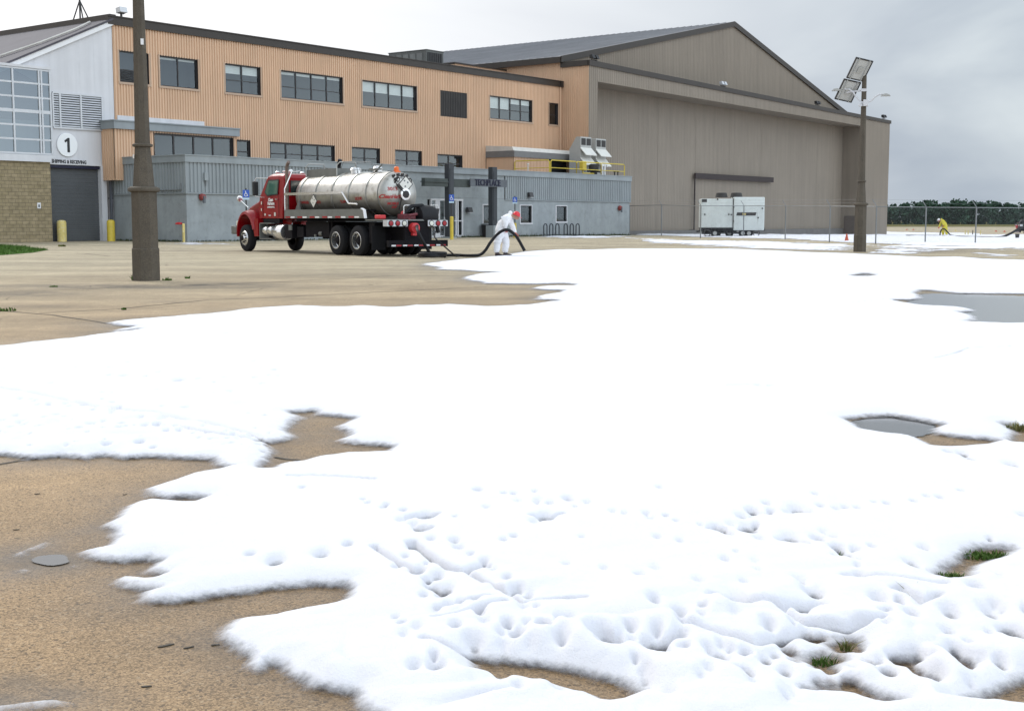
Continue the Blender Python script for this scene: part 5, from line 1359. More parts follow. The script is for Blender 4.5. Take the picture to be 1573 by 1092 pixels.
def tanker(label, colour='red_truck'):
    A = gnd(548, 393.3)[:2]; hd = np.array([-0.6175, 0.7866]); hd /= np.hypot(*hd); rt = np.array([hd[1], -hd[0]])
    o = A + rt * 1.25
    t = thing('tanker_truck', label, 'tank truck', (o[0], o[1], 0.0), math.atan2(hd[1], hd[0]))
    WR = .53
    def wheel(x, y, front=False, dual=False):
        sgn = 1 if y > 0 else -1
        wd = .30 if not dual else .60
        yo = y; yi = y - sgn * wd
        m_ = MB(); a, b = (yo, yi)
        def ring(y0, y1):   # closed tyre section
            s_ = 1 if y1 > y0 else -1
            return [(.30, y0), (.44, y0), (WR - .02, y0 + s_ * .03), (WR, y0 + s_ * .07), (WR, y1 - s_ * .07), (WR - .02, y1 - s_ * .03), (.44, y1), (.30, y1)]
        if dual: m_.lathe(ring(yo, yo - sgn * .28), 36, 'y', (x, 0, WR), caps='ring'); m_.lathe(ring(yo - sgn * .32, yi), 36, 'y', (x, 0, WR), caps='ring')
        else: m_.lathe(ring(yo, yi), 36, 'y', (x, 0, WR), caps='ring')
        w = m_.build('wheel', 'rubber', t, smooth=True)
        m_ = MB()
        if front: pf = [(.305, 0.004), (.30, -.02), (.25, .035), (.21, .03), (.14, .06), (.13, .10), (.05, .11)]
        else: pf = [(.305, 0.004), (.285, .006), (.27, -.16), (.20, -.175), (.165, -.18)]
        m_.lathe([(r, yo + sgn * h) for r, h in pf], 28, 'y', (x, 0, WR), caps='end'); m_.build('rim', 'chrome', w, smooth=True)
        m_ = MB()
        for k in range(10):
            th = k * math.pi / 5; r = .20 if not front else .175
            dy = -.17 if not front else .04
            m_.lathe([(.028, yo + sgn * dy), (.028, yo + sgn * (dy + .03))], 8, 'y', (x + r * math.cos(th), 0, WR + r * math.sin(th)))
        m_.lathe([(.11, yo + sgn * .112), (.04, yo + sgn * .12)] if front else [(.135, yo - sgn * .175), (.125, yo - sgn * .06), (.09, yo - sgn * .03), (.03, yo - sgn * .025)], 16, 'y', (x, 0, WR))
        if not front: m_.lathe([(.262, yo - sgn * .165), (.15, yo - sgn * .178)], 24, 'y', (x, 0, WR), caps=False)
        m_.build('hub', 'chassis', w)
    for s_ in (1, -1):
        wheel(8.6, 1.22 * s_, front=True)
        for x in (0, 1.42): wheel(x, 1.25 * s_, dual=True)
    # chassis
    m_ = MB()
    for y in (.42, -.42): m_.box(-1.75, 9.2, y - .05, y + .05, .78, 1.06)
    for x in (-1.4, .7, 2.6, 4.4, 6.2, 8.0): m_.box(x, x + .15, -.37, .37, .82, 1.02)
    for x in (0, 1.42, 8.6): m_.box(x - .08, x + .08, -.9, .9, WR - .09, WR + .09)
    for x in (0, 1.42): m_.box(x - .22, x + .22, -.2, .2, WR - .2, WR + .25)
    m_.box(-1.2, 2.4, -.36, .36, 1.04, 1.16)
    m_.build('chassis', 'chassis', t)
    # cab
    rd = 'red_truck' if colour == 'red_truck' else 'black'
    w0, w1 = 1.04, .97
    m_ = MB()
    prof = [(5.75, 1.30), (5.70, 1.8), (5.72, 2.86), (5.80, 2.98), (6.1, 3.03), (6.75, 3.03), (7.00, 2.97), (7.12, 2.86), (7.62, 2.16), (7.66, 1.95), (7.66, 1.30)]
    n_ = len(prof); vs = []
    for y_, ins in ((-1, 0), (-.90, 1), (.90, 1), (1, 0)):
        for x, z in prof:
            h = max(0, (z - 1.9) / 1.1); hw = w0 - .09 * h
            vs.append((x, y_ * hw, z if ins else min(z, 2.93)))
    fs = [tuple(range(n_)), tuple(range(3 * n_, 4 * n_))[::-1]]
    for j in range(3):
        for i in range(n_): fs.append((j * n_ + i, j * n_ + (i + 1) % n_, (j + 1) * n_ + (i + 1) % n_, (j + 1) * n_ + i))
    m_.add(vs, fs); cab = m_.build('cab', rd, t, bevel=.03)
    # side windows, windscreen, rear window: slightly proud dark glass with seals
    for s_ in (1, -1):
        def yy(z): return s_ * (w0 - .09 * max(0, (z - 1.9) / 1.1) + .008)
        q = [(6.12, 2.22), (6.10, 2.80), (6.95, 2.80), (7.22, 2.32), (7.0, 2.17)]
        m_ = MB(); m_.add([(x, yy(z), z) for x, z in q] + [(x, yy(z) + s_ * .006, z) for x, z in q], [tuple(range(5)), tuple(range(5, 10))[::-1]] + [(i, (i + 1) % 5, 5 + (i + 1) % 5, 5 + i) for i in range(5)])
        so = m_.build('side_window', 'black', cab)
        cx_ = sum(x for x, z in q) / 5; cz_ = sum(z for x, z in q) / 5; q2 = [(cx_ + (x - cx_) * .88, cz_ + (z - cz_) * .86) for x, z in q]
        m_ = MB(); m_.add([(x, yy(z) + s_ * .010, z) for x, z in q2], [tuple(range(5))]); m_.build('pane', mat('green_cab_glass', (0.06, 0.14, 0.11), .12, spec=1.0, var=.1), so)
        m_ = MB(); m_.box(6.02, 6.035, s_ * (w0 + .004), s_ * (w0 + .010), 1.36, 2.2); m_.box(7.32, 7.335, s_ * (w0 + .004), s_ * (w0 + .010), 1.36, 2.1); m_.build('door_seam', 'chassis', cab)
        m_ = MB(); m_.box(6.10, 6.24, s_ * (w0 + .01), s_ * (w0 + .05), 2.02, 2.06); m_.build('door_handle', 'chrome', cab)
        m_ = MB(); m_.box(6.0, 7.3, s_ * (w0 - .15), s_ * (w0 + .0), 1.12, 1.29); m_.build('cab_skirt', 'chassis', cab)
    m_ = MB(); d_ = Vector((.5, 0, -.70)).normalized(); n2 = Vector((.70, 0, .5)).normalized() * .01
    def ws(f, y): p = Vector((7.16 + (7.60 - 7.16) * f, y, 2.82 + (2.20 - 2.82) * f)) + n2; return tuple(p)
    m_.add([ws(0, -.82), ws(0, .82), ws(1, .92), ws(1, -.92)], [(0, 1, 2, 3)]); m_.build('windscreen', mat('dark_windscreen', (0.02, 0.03, 0.03), .08, spec=1.0), cab)
    m_ = MB(); m_.box(5.66, 5.70, -.7, .7, 2.2, 2.75); m_.build('rear_window', mat('rear_cab_glass', (0.02, 0.03, 0.03), .08, spec=1.0), cab)
    for y in (-.5, .1, .6): m_ = MB(); m_.lathe([(.03, 3.0), (.03, 3.07)], 8, at=(6.9, y, 0)); m_.lathe([(.07, 3.06), (.09, 3.10), (.05, 3.15)], 10, at=(6.9, y, 0)); m_.build('roof_beacon' if y == .1 else 'marker_lamp', 'chrome', cab)
    m_ = MB(); m_.tube([(6.55, .55, 3.12), (5.95, .55, 3.12)], .03, 8); m_.tube([(5.95, .55, 3.12), (5.88, .55, 3.12)], .07, 8); m_.tube([(6.3, .55, 3.0), (6.3, .55, 3.12)], .02, 6); m_.build('air_horn', 'chrome', cab)
    # hood and fenders
    m_ = MB(); hp = [(7.60, 1.25), (7.60, 2.17), (8.2, 2.04), (9.0, 1.86), (9.45, 1.70), (9.62, 1.48), (9.66, 1.05), (9.1, 1.05), (9.1, 1.25)]
    n_ = len(hp); vs = []
    for y_, hwf in ((-1, 0), (-.72, 1), (.72, 1), (1, 0)):
        for x, z in hp:
            hw = .98 - (x - 7.6) * .14 if z > 1.3 else .70; hw = min(hw, .95 - (x - 7.6) * .13)
            vs.append((x, y_ * hw, z - (0 if hwf else (.13 if z > 1.45 else 0))))
    fs = [tuple(range(n_)), tuple(range(3 * n_, 4 * n_))[::-1]]
    for j in range(3):
        for i in range(n_): fs.append((j * n_ + i, j * n_ + (i + 1) % n_, (j + 1) * n_ + (i + 1) % n_, (j + 1) * n_ + i))
    m_.add(vs, fs); m_.build('hood', rd, t, bevel=.05, smooth=True)
    m_ = MB(); m_.box(9.655, 9.70, -.45, .45, .95, 1.55); m_.build('grille', 'chrome', t)
    for s_ in (1, -1):
        m_ = MB(); vs = []; N = 16
        for k in range(N + 1):
            th = math.radians(-8 + 176 * k / N); c, q = math.cos(th), math.sin(th)
            ro, ri = .80, .66; zc = .70; sx_ = 1.0 if c > 0 else 1.05
            zz = lambda r: zc + r * q * 1.18
            for r, y in ((ri, s_ * .62), (ro, s_ * .55), (ro, s_ * 1.05), (ro - .05, s_ * 1.20), (ri, s_ * 1.22)): vs.append((8.6 + r * c * sx_, y, zz(r)))
        fs = []
        for k in range(N):
            for j in range(5): fs.append((k*5+j, k*5+(j+1) % 5, (k+1)*5+(j+1) % 5, (k+1)*5+j))
        fs += [tuple(range(5)), tuple(range(N*5, N*5+5))[::-1]]
        m_.add(vs, fs); m_.prism([(7.55, .62), (7.55, 1.3), (7.85, 1.30), (7.96, .95), (7.86, .60)], 'y', s_ * .75, s_ * 1.16)
        m_.build('fender', rd, t, smooth=True)
        m_ = MB(); m_.box(9.32, 9.42, s_ * .98, s_ * 1.18, 1.02, 1.20); m_.build('headlight', 'white_light', t, bevel=.02)
    m_ = MB(); m_.box(9.62, 9.80, -1.22, 1.22, .68, 1.02); m_.box(9.35, 9.62, 1.10, 1.22, .70, 1.00); m_.box(9.35, 9.62, -1.22, -1.10, .70, 1.00); m_.build('front_bumper', 'dull_alu', t, bevel=.03)
    # mirrors
    for s_ in (1, -1):
        m_ = MB(); m_.tube([(7.0, s_ * .97, 2.86), (7.30, s_ * 1.32, 2.88), (7.32, s_ * 1.36, 2.80), (7.32, s_ * 1.36, 2.16), (7.25, s_ * 1.0, 2.12)], .018, 6); mi = m_.build('mirror_bracket', 'chrome', t)
        m_ = MB(); m_.box(7.26, 7.38, s_ * 1.25, s_ * 1.47, 2.20, 2.74); m_.build('mirror', 'black', mi, bevel=.03)
        m_ = MB(); m_.tube([(9.05, s_ * .80, 1.74), (9.30, s_ * 1.0, 2.02)], .02, 6); hm = m_.build('hood_mirror_arm', 'chrome', t)
        m_ = MB(); m_.lathe([(.03, -.05), (.11, -.03), (.13, .02), (.12, .05)], 14, 'x', (9.34, s_ * 1.02, 2.10)); m_.build('hood_mirror', 'chrome', hm, smooth=True)
    # exhaust stack
    m_ = MB(); m_.tube([(5.45, .98, 1.3), (5.45, .98, 3.20), (5.40, .98, 3.34), (5.28, .98, 3.44)], .065, 12); m_.build('exhaust_stack', mat('burnt_exhaust', (0.20, 0.15, 0.13), .45, metal=.6, var=.4, scale=4), t, smooth=True)
    # fuel and air tanks, steps
    m_ = MB(); m_.lathe([(.10, 5.62), (.29, 5.64), (.31, 5.67), (.31, 6.30), (.29, 6.33), (.10, 6.35)], 24, 'x', (0, .90, .78)); m_.build('fuel_tank', 'chrome', t, smooth=True)
    for x in (6.45, 6.85):
        m_ = MB(); m_.lathe([(.05, x), (.19, x + .03), (.20, x + .06), (.20, x + .30), (.19, x + .33), (.05, x + .36)], 20, 'x', (0, .98, .84)); m_.build('air_tank', 'chrome', t, smooth=True)
    m_ = MB(); m_.box(6.45, 7.4, .80, 1.18, .50, .54); m_.box(6.4, 7.35, .85, 1.18, 1.10, 1.14); m_.box(7.36, 7.4, .8, 1.18, .54, 1.1); m_.build('step', 'dull_alu', t)
    m_ = MB(); m_.box(4.9, 5.45, .60, 1.10, .55, 1.08); m_.box(4.2, 4.7, .5, 1.0, .6, 1.0); m_.build('tool_box', 'chassis', t, bevel=.02)
    m_ = MB(); m_.box(4.86, 5.1, 1.10, 1.14, .86, 1.06); m_.box(3.3, 3.4, .9, 1.0, .62, .72); m_.lathe([(.1, 2.9), (.1, 3.1)], 10, 'x', (0, .9, .75)); m_.build('valve', 'dull_alu', t)
    m_ = MB(); m_.box(2.9, 4.0, -.3, .3, .55, .8); m_.box(2.3, 2.4, .3, 1.0, .7, 1.3); m_.build('subframe', 'chassis', t)
    # catwalk / side skirt with reflective tape
    for s_ in (1, -1):
        m_ = MB(); m_.prism([(5.2, 1.31), (5.2, 1.63), (-.30, 1.63), (-.45, 1.58), (-.52, 1.31)], 'y', s_ * 1.20, s_ * 1.25)
        wk = m_.build('catwalk', 'dull_alu', t)
        m_ = MB(); m_.prism([(5.2, 1.56), (5.2, 1.60), (-.30, 1.60), (-.30, 1.56)], 'y', s_ * .62, s_ * 1.199); m_.build('walkway_grating', 'chassis', wk)
        m_ = MB(); m_.prism([(-.305, 1.66), (-.47, 1.60), (-.55, 1.31), (-.52, 1.31), (-.45, 1.585), (-.30, 1.635)], 'y', s_ * 1.15, s_ * 1.26); m_.build('edge_strip', 'white', wk)
        for k in range(6):
            x = 4.75 - k * .92; m_ = MB(); m_.box(x, x + .36, s_ * 1.251, s_ * 1.256, 1.32, 1.385); m_.build('red_reflector', 'red_light', wk)
            m_ = MB(); m_.box(x - .34, x - .04, s_ * 1.251, s_ * 1.256, 1.32, 1.375); m_.build('white_reflector', 'white', wk)
        # handrail bar and ladder
        m_ = MB(); m_.box(1.0, 5.2, s_ * 1.19, s_ * 1.25, 2.17, 2.26); m_.tube([(5.2, s_ * 1.22, 1.6), (5.2, s_ * 1.22, 2.42), (5.12, s_ * .95, 3.05), (4.95, s_ * .70, 3.08)], .025, 8)
        m_.tube([(1.0, s_ * 1.22, 2.22), (.55, s_ * 1.22, 1.82), (.0, s_ * 1.22, 1.80)], .03, 8); m_.build('side_rail', 'chrome' if s_ > 0 else 'dull_alu', t)
    # rear deck
    m_ = MB(); m_.box(-1.9, -.55, -1.22, 1.22, 1.22, 1.27); m_.build('deck', 'dull_alu', t); m_ = MB(); m_.box(-1.85, 5.2, -1.17, 1.17, 1.19, 1.215); m_.box(-.9, 5.2, -.74, .74, 1.22, 1.30); m_.box(-1.9, -.95, -.42, .42, .5, 1.18); m_.box(2.15, 4.1, -.95, .95, .62, 1.18); m_.box(-.95, -.6, -1.1, 1.1, .45, 1.18); m_.build('bed_shade_filler', 'chassis', t)  # black plates and boxes added to darken the space under tank and tail
    # tank
    TR, TZ = .79, 2.15; x0, x1 = -.62, 5.10
    prof = [(.03, x0 - .48)] + [(TR * math.sin(a), x0 - .48 * math.cos(a)) for a in np.linspace(.12, math.pi / 2, 9)] + [(TR * math.sin(a), x1 + .38 * math.cos(a)) for a in np.linspace(math.pi / 2, .12, 9)] + [(.03, x1 + .38)]
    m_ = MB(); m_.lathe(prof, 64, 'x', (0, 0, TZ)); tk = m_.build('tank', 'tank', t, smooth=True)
    for x in (.15, 1.32, 2.5, 3.68, 4.86):
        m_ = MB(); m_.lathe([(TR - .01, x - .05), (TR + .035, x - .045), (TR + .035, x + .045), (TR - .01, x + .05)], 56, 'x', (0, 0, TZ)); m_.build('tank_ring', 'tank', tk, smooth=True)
    m_ = MB(); m_.lathe([(TR - .02, x0 - .06), (TR + .012, x0 - .055), (TR + .012, x0 - .02), (TR - .02, x0)], 56, 'x', (0, 0, TZ)); m_.build('weld_seam', 'dull_alu', tk, smooth=True)
    for x in (.3, 2.4, 4.4): m_ = MB(); m_.prism([(-.55, 1.2), (.55, 1.2), (.62, 1.62), (.3, 1.40), (-.3, 1.40), (-.62, 1.62)], 'x', x, x + .12); m_.build('saddle', 'dull_alu', t)
    for s_ in (1,): m_ = MB(); m_.prism([(4.6, 1.62), (5.0, 1.62), (4.75, 1.95)], 'y', .85, .9); m_.build('gusset', 'dull_alu', t)
    # spill box, hoops, hatches on top
    m_ = MB(); m_.box(2.75, 5.0, .34, .37, 2.83, 3.14); m_.box(2.75, 5.0, -.37, -.34, 2.83, 3.14); m_.box(2.75, 2.78, -.34, .34, 2.85, 3.14); m_.box(4.97, 5.0, -.34, .34, 2.85, 3.14); m_.build('spill_box', 'dull_alu', tk)
    for x in (2.72, 5.0):
        m_ = MB(); m_.tube([(x, .40, 2.85), (x, .40, 3.24), (x - .12, .34, 3.36), (x - .12, -.30, 3.36), (x, -.40, 3.24), (x, -.40, 2.85)], .022, 8); m_.build('rollover_hoop', 'hood', tk)
    m_ = MB(); m_.tube([(1.3, .35, 2.85), (1.4, .35, 3.12), (1.5, .3, 3.34), (2.4, .3, 3.36), (2.6, .3, 3.1)], .016, 8); m_.tube([(1.3, -.35, 2.85), (1.4, -.35, 3.12), (1.5, -.3, 3.34), (2.4, -.3, 3.36), (2.6, -.3, 3.1)], .016, 8); m_.build('top_rail', 'galv', tk)
    for x, r in ((3.9, .30), (2.05, .20), (.55, .17)):
        m_ = MB(); m_.lathe([(r, 2.85), (r, 3.04), (r * 1.1, 3.06), (r * .8, 3.14), (.03, 3.17)], 20, at=(x, 0, 0)); m_.build('hatch', 'chrome', tk, smooth=True)
    m_ = MB(); m_.tube([(3.30, -.02, 2.9), (3.28, -.02, 3.25), (3.18, -.02, 3.48)], .08, 10); m_.tube([(1.95, .0, 2.9), (1.95, 0, 3.16)], .05, 8); m_.build('vent_hose', 'hose', tk)
    m_ = MB(); m_.tube([(.45, .2, 2.90), (.2, .2, 3.05), (.0, .2, 3.16), (-.05, .2, 3.20)], .03, 8); m_.box(.1, .7, .12, .28, 3.0, 3.06); m_.build('gauge_arm', 'dull_alu', tk)
    # rear head fittings
    xr = lambda r: x0 - .48 * math.sqrt(max(0, 1 - (r / TR) ** 2))
    m_ = MB(); m_.lathe([(.14, xr(.05) - .02), (.20, xr(.05) - .05), (.20, xr(.05) - .14), (.13, xr(.05) - .15)], 24, 'x', (0, -.0, TZ - .02)); vo = m_.build('manway_ring', 'chrome', tk, smooth=True)
    m_ = MB(); m_.lathe([(.02, xr(0) - .17), (.13, xr(0) - .16), (.13, xr(0) - .10)], 20, 'x', (0, 0, TZ - .02)); m_.build('valve_face', 'black', vo)
    m_ = MB(); m_.tube([(xr(.1) - .16, .06, TZ + .02), (xr(.35) - .10, .34, TZ + .34)], .025, 6); m_.tube([(xr(0) - .12, .14, TZ - .05), (xr(.5) - .06, .16, TZ - .55)], .02, 6); m_.build('lever', 'black', vo)
    def placard(px_, y, z, h, nm='placard', side=False):
        m_ = MB()
        if side: m_.prism([(px_ - h, z), (px_, z + h), (px_ + h, z), (px_, z - h)], 'y', y, y + .012)
        else: m_.prism([(y - h, z), (y, z + h), (y + h, z), (y, z - h)], 'x', px_ - .012, px_)
        p_ = m_.build(nm, 'frame', tk)
        m_ = MB(); k = h * .86
        if side: m_.prism([(px_ - k, z), (px_, z + k), (px_ + k, z), (px_, z - k)], 'y', y + .0125, y + .018)
        else: m_.prism([(y - k, z), (y, z + k), (y + k, z), (y, z - k)], 'x', px_ - .018, px_ - .0125)
        m_.build('placard_face', 'hoodlight', p_)
        m_ = MB(); q = h * .18
        for a_, b_ in ((-.35, .1), (.1, .3), (.0, -.35)):
            if side: m_.box(px_ + a_ * h, px_ + a_ * h + q, y + .0185, y + .021, z + b_ * h, z + b_ * h + q)
            else: m_.box(px_ - .021, px_ - .0185, y + a_ * h, y + a_ * h + q, z + b_ * h, z + b_ * h + q)
        m_.build('placard_mark', 'sign_band', p_)
    placard(xr(0) - .10, -.02, TZ + .33, .30)
    placard(2.95, 1.252, 1.93, .26, side=True)
    m_ = MB()
    for k, (y, z) in enumerate([(.28, .63), (.10, .67), (-.08, .67), (-.26, .64)]):
        r = math.hypot(y, z); m_.lathe([(.045, xr(r) - .10), (.05, xr(r) - .02), (.02, xr(r) + .06)], 10, 'x', (0, y, TZ + z))
    m_.tube([(xr(.6) - .06, .32, TZ + .50), (xr(.6) - .06, .12, TZ + .62), (xr(.6) - .08, -.10, TZ + .60), (xr(.6) - .06, -.25, TZ + .60)], .022, 6); m_.tube([(xr(.6) - .08, .30, TZ + .38), (xr(.6) - .06, .16, TZ + .58)], .035, 6)
    m_.build('clamp', 'black', tk)
    for y, z in ((.22, .50), (-.28, .46)):
        m_ = MB(); R0 = .075; m_.tube([(xr(.5) - .08, y + R0 * math.cos(a), TZ + z + R0 * math.sin(a)) for a in np.linspace(0, 2 * math.pi, 15)], .018, 6); m_.build('lifting_ring', 'black', tk)
    m_ = MB(); m_.box(x0 - .14, x0 + .06, -.10, .10, TZ + .72, TZ + .80); m_.build('beacon_bracket', 'orange', tk); m_ = MB(); m_.lathe([(.09, 2.93), (.09, 3.06), (.05, 3.10)], 16, at=(x0 - .04, 0, 0)); m_.build('beacon', 'orange', tk)
    # lettering on the tank end and the door
    RB = Matrix(((0, 0, -1), (-1, 0, 0), (0, 1, 0)))            # glyph x -> -Y (to the right as seen from behind), glyph y -> Z, normal -> -X
    def end_text(txt, y, z, size, m='red_text', sh=0, sx=1.0, b=.004):
        # wrap the word on the domed head, letter by letter
        w = size * .52 * sx; n_ = len(txt)
        tx = text_part('lettering', txt, size, m, tk, (xr(math.hypot(y, z)) - .03, y, TZ + z), RB, .004, shear=sh, sx=sx, bold=b)
        me = tx.data
        co = np.empty(len(me.vertices) * 3); me.vertices.foreach_get('co', co); co = co.reshape(-1, 3)
        base = xr(math.hypot(y, z)) - .03
        for i in range(len(co)):
            yy = y - co[i, 0]; zz = z + co[i, 1]; r = min(math.hypot(yy, zz), TR * .999)
            co[i, 2] = -(xr(r) - .006 - base) + (co[i, 2] * 1.0)
        me.vertices.foreach_set('co', co.ravel()); me.update()
    end_text('3015', .40, .16, .17)
    end_text('CleanHarbors', .36, -.10, .19, sh=.25, sx=.78, b=.006)
    end_text('MOBILE', .36, -.34, .12, 'red_text', sx=.9)
    end_text('A/P', .30, -.46, .12)
    end_text('1-800-377', -.42, -.42, .10, 'sign_band', sx=.8)
    RS = Matrix(((-1, 0, 0), (0, 0, 1), (0, 1, 0)))             # left side: glyph x -> -X (reads towards the rear), normal -> +Y
    def door_text(txt, x, z, size, m='white', sx=1.0, y=None, b=.003):
        text_part('lettering', txt, size, m, t, (x, w0 + .012 if y is None else y, z), RS, .003, sx=sx, bold=b)
    if colour == 'red_truck':
        door_text('Clean', 6.66, 2.02, .17, b=.008); door_text('Harbors', 6.64, 1.88, .17, sx=.95, b=.008)
        door_text('ENVIRONMENTAL', 6.64, 1.74, .075, sx=.95)
        door_text('28-113', 6.75, 1.42, .06)
        m_ = MB(); m_.box(6.28, 6.40, w0 + .006, w0 + .011, 1.40, 1.54); m_.box(7.40, 7.47, w0 + .006, w0 + .011, 1.85, 1.97); m_.box(7.42, 7.48, w0 + .006, w0 + .011, 1.60, 1.70); m_.box(7.1, 7.2, w0 + .006, w0 + .011, 1.42, 1.5); m_.build('decal', 'hoodlight', t)
    for x, wd in ((4.5, 'DANGER'), (3.55, 'WASTE'), (1.7, 'FLAM'), (.6, 'LIQUID')):
        # red words low on the tank's side, tangent to the shell
        z = TZ - .15 if x < 1 else TZ - .25; a = math.asin((z - TZ) / TR); y = TR * math.cos(a) + .006
        R_ = Matrix.Rotation(a, 3, 'X') @ RS
        text_part('lettering', wd, .15, 'red_text', tk, (x, y, z), R_, .003, bold=.003)
    # rear light bars, bumper, mudflaps
    for s_ in (1, -1):
        m_ = MB(); m_.box(-1.98, -1.93, s_ * .42, s_ * 1.24, 1.03, 1.24); m_.box(-1.93, -1.7, s_ * 1.20, s_ * 1.24, 1.03, 1.24); lb_ = m_.build('light_bar', 'alu', t, bevel=.005)
        for k, y in enumerate((1.10, .83, .56)):
            m_ = MB(); m_.lathe([(.02, -2.01), (.075, -2.005), (.085, -1.98)], 16, 'x', (0, s_ * y, 1.135)); m_.build('tail_light', 'red_light' if k < 2 else 'white_light', lb_, smooth=True)
            m_ = MB(); m_.lathe([(.075, -1.992), (.105, -1.99), (.105, -1.982)], 16, 'x', (0, s_ * y, 1.135)); m_.build('light_bezel', 'black', lb_)
        m_ = MB(); m_.box(-1.0, -.97, s_ * .70, s_ * 1.24, .22, 1.05); m_.build('mudflap', 'rubber', t)
    m_ = MB(); m_.box(-2.0, -1.86, -1.23, 1.2, .34, .56); m_.box(-1.9, -1.8, -.5, -.4, .5, 1.1); m_.box(-1.9, -1.8, .4, .5, .5, 1.1); bu = m_.build('rear_bumper', 'chassis', t)
    for k in range(5):
        y = 1.10 - k * .46; m_ = MB(); m_.box(-2.006, -2.0, y - .17, y, .36, .41); m_.build('white_reflector', 'white', bu); m_ = MB(); m_.box(-2.006, -2.0, y - .40, y - .19, .36, .41); m_.build('red_reflector', 'red_light', bu)
    # pump and valves at the tail
    m_ = MB(); m_.lathe([(.05, -2.12), (.17, -2.08), (.18, -1.85), (.10, -1.7)], 16, 'x', (0, .16, .98)); m_.box(-2.02, -1.9, .08, .24, .72, .86); m_.tube([(-1.9, .16, .98), (-1.3, .16, 1.5)], .10, 10); m_.build('discharge_valve', 'red', t)
    m_ = MB(); m_.box(-1.7, -1.3, -.1, .40, 1.27, 1.45); m_.tube([(-1.9, .34, 1.40), (-1.9, -.02, 1.45)], .05, 8); m_.build('pump_housing', mat('dark_red_pump', (0.12, 0.012, 0.02), .5), t, bevel=.03)
    m_ = MB(); m_.box(-1.45, -1.1, .95, 1.2, 1.28, 1.42); m_.build('extinguisher_box', 'red', t, bevel=.03)
    m_ = MB(); m_.lathe([(.06, -.5), (.36, -.46), (.40, -.3), (.40, .05), (.36, .2), (.06, .25)], 20, 'y', (-1.55, -.45, 1.36)); m_.build('hose_reel', 'hose', t, smooth=True)
    m_ = MB(); m_.tube([(-1.5, .25, 1.45), (-1.6, .0, 1.72), (-1.62, -.4, 1.75), (-1.7, -.75, 1.5), (-1.85, -.85, 1.15), (-1.9, -.9, .8)], .07, 10); m_.build('hose_loop', 'hose', t, smooth=True)
    m_ = MB(); m_.tube([(-1.55, .30, 1.27), (-1.55, .30, 1.70), (-1.55, .25, 1.75), (-1.55, -.15, 1.75), (-1.55, -.20, 1.70), (-1.55, -.20, 1.4)], .018, 6); m_.build('tail_rail', 'chrome', t)
    m_ = MB(); m_.lathe([(.14, 1.27), (.19, 1.62), (.20, 1.64)], 16, at=(-1.5, -1.0, 0)); m_.build('bucket', 'black', t); m_ = MB(); m_.tube([(-1.5, -.82, 1.62), (-1.5, -.85, 1.76), (-1.5, -1.15, 1.76), (-1.5, -1.19, 1.4)], .015, 6); m_.build('bucket_handle', 'chrome', t)
    return t
tk1 = tanker('red cab vacuum truck with a ribbed steel tank parked before the annex')

# the tail of a second truck reaches into the picture at the far right
tk2 = copy_tree(tk1)
g = gnd(1564, 361.5)
tk2.location = (g[0] + 2.4, g[1] + 1.2, g[2]); tk2.rotation_euler = (0, 0, math.radians(-8))
tk2['label'] = 'dark tail of a second tank truck cut by the far right edge of the picture'

# ------------------------------------------------------------------ hoses
def hose(name, pts, r, label, m='hose', group=None):
    # pts: (px, py, height above ground or None) at a depth taken from the ground or given
    P_ = [Vector(p) for p in pts]; out = []
    for i in range(len(P_) - 1):
        p0 = P_[max(i - 1, 0)]; p1 = P_[i]; p2 = P_[i + 1]; p3 = P_[min(i + 2, len(P_) - 1)]
        for k in range(6):
            u = k / 6; out.append(.5 * ((2 * p1) + (-p0 + p2) * u + (2 * p0 - 5 * p1 + 4 * p2 - p3) * u * u + (-p0 + 3 * p1 - 3 * p2 + p3) * u ** 3))
    out.append(P_[-1])
    m_ = MB(); m_.tube(out, r, 10); o = m_.build(name, m, None, smooth=True); tag(o, label, 'hose', group); return o
def at_depth(px, py, Y):
    r = ray(px, py); return tuple(np.array([0, 0, EYE]) + r * (Y / r[1]))
HY = 44.3
T = tk1.matrix_world if False else Matrix.Translation(tk1.location) @ Matrix.Rotation(tk1.rotation_euler[2], 4, 'Z')
tail = T @ Vector((-2.0, .05, 1.05))
pts = [tuple(tail), at_depth(641, 353, 43.2), at_depth(648, 368, 43.0), at_depth(656, 382, 43.2), at_depth(664, 391, 43.4), tuple(gnd(676, 394.5) + np.array([0, 0, .05])), tuple(gnd(700, 394.2) + np.array([0, 0, .05])), tuple(gnd(722, 395) + np.array([0, 0, .05])), at_depth(737, 391.5, HY), at_depth(746, 384, HY), at_depth(753, 373, HY), at_depth(762, 362, HY), at_depth(770, 355.5, HY - .1), at_depth(777, 353.2, HY - .15), at_depth(783, 354.5, HY - .15), at_depth(792, 362, HY - .1), at_depth(798, 371, HY), at_depth(806, 385.5, HY)]
hose('suction_hose', pts, .052, 'thick black suction hose from the truck held up by the white-suited worker')
m_ = None
pts = [tuple(T @ Vector((-1.95, -.75, .85))), at_depth(668, 365, 43.6), at_depth(683, 379, 43.8), at_depth(697, 391, 44.0), tuple(gnd(701, 395) + np.array([0, 0, .03])), tuple(gnd(706, 394.5) + np.array([0, 0, .03]))]
hose('air_line', pts, .025, 'thin black line slanting from the truck tail to the ground')
cpt = gnd(663, 396.5); pts = []
for k in range(40): a = k * .55; rr = .44 + .04 * math.sin(k * 1.7); pts.append((cpt[0] + rr * math.cos(a), cpt[1] + rr * 1.1 * math.sin(a), .045 + .0035 * k))
hose('hose_coil', pts, .04, 'coil of black hose lying flat behind the truck tail')

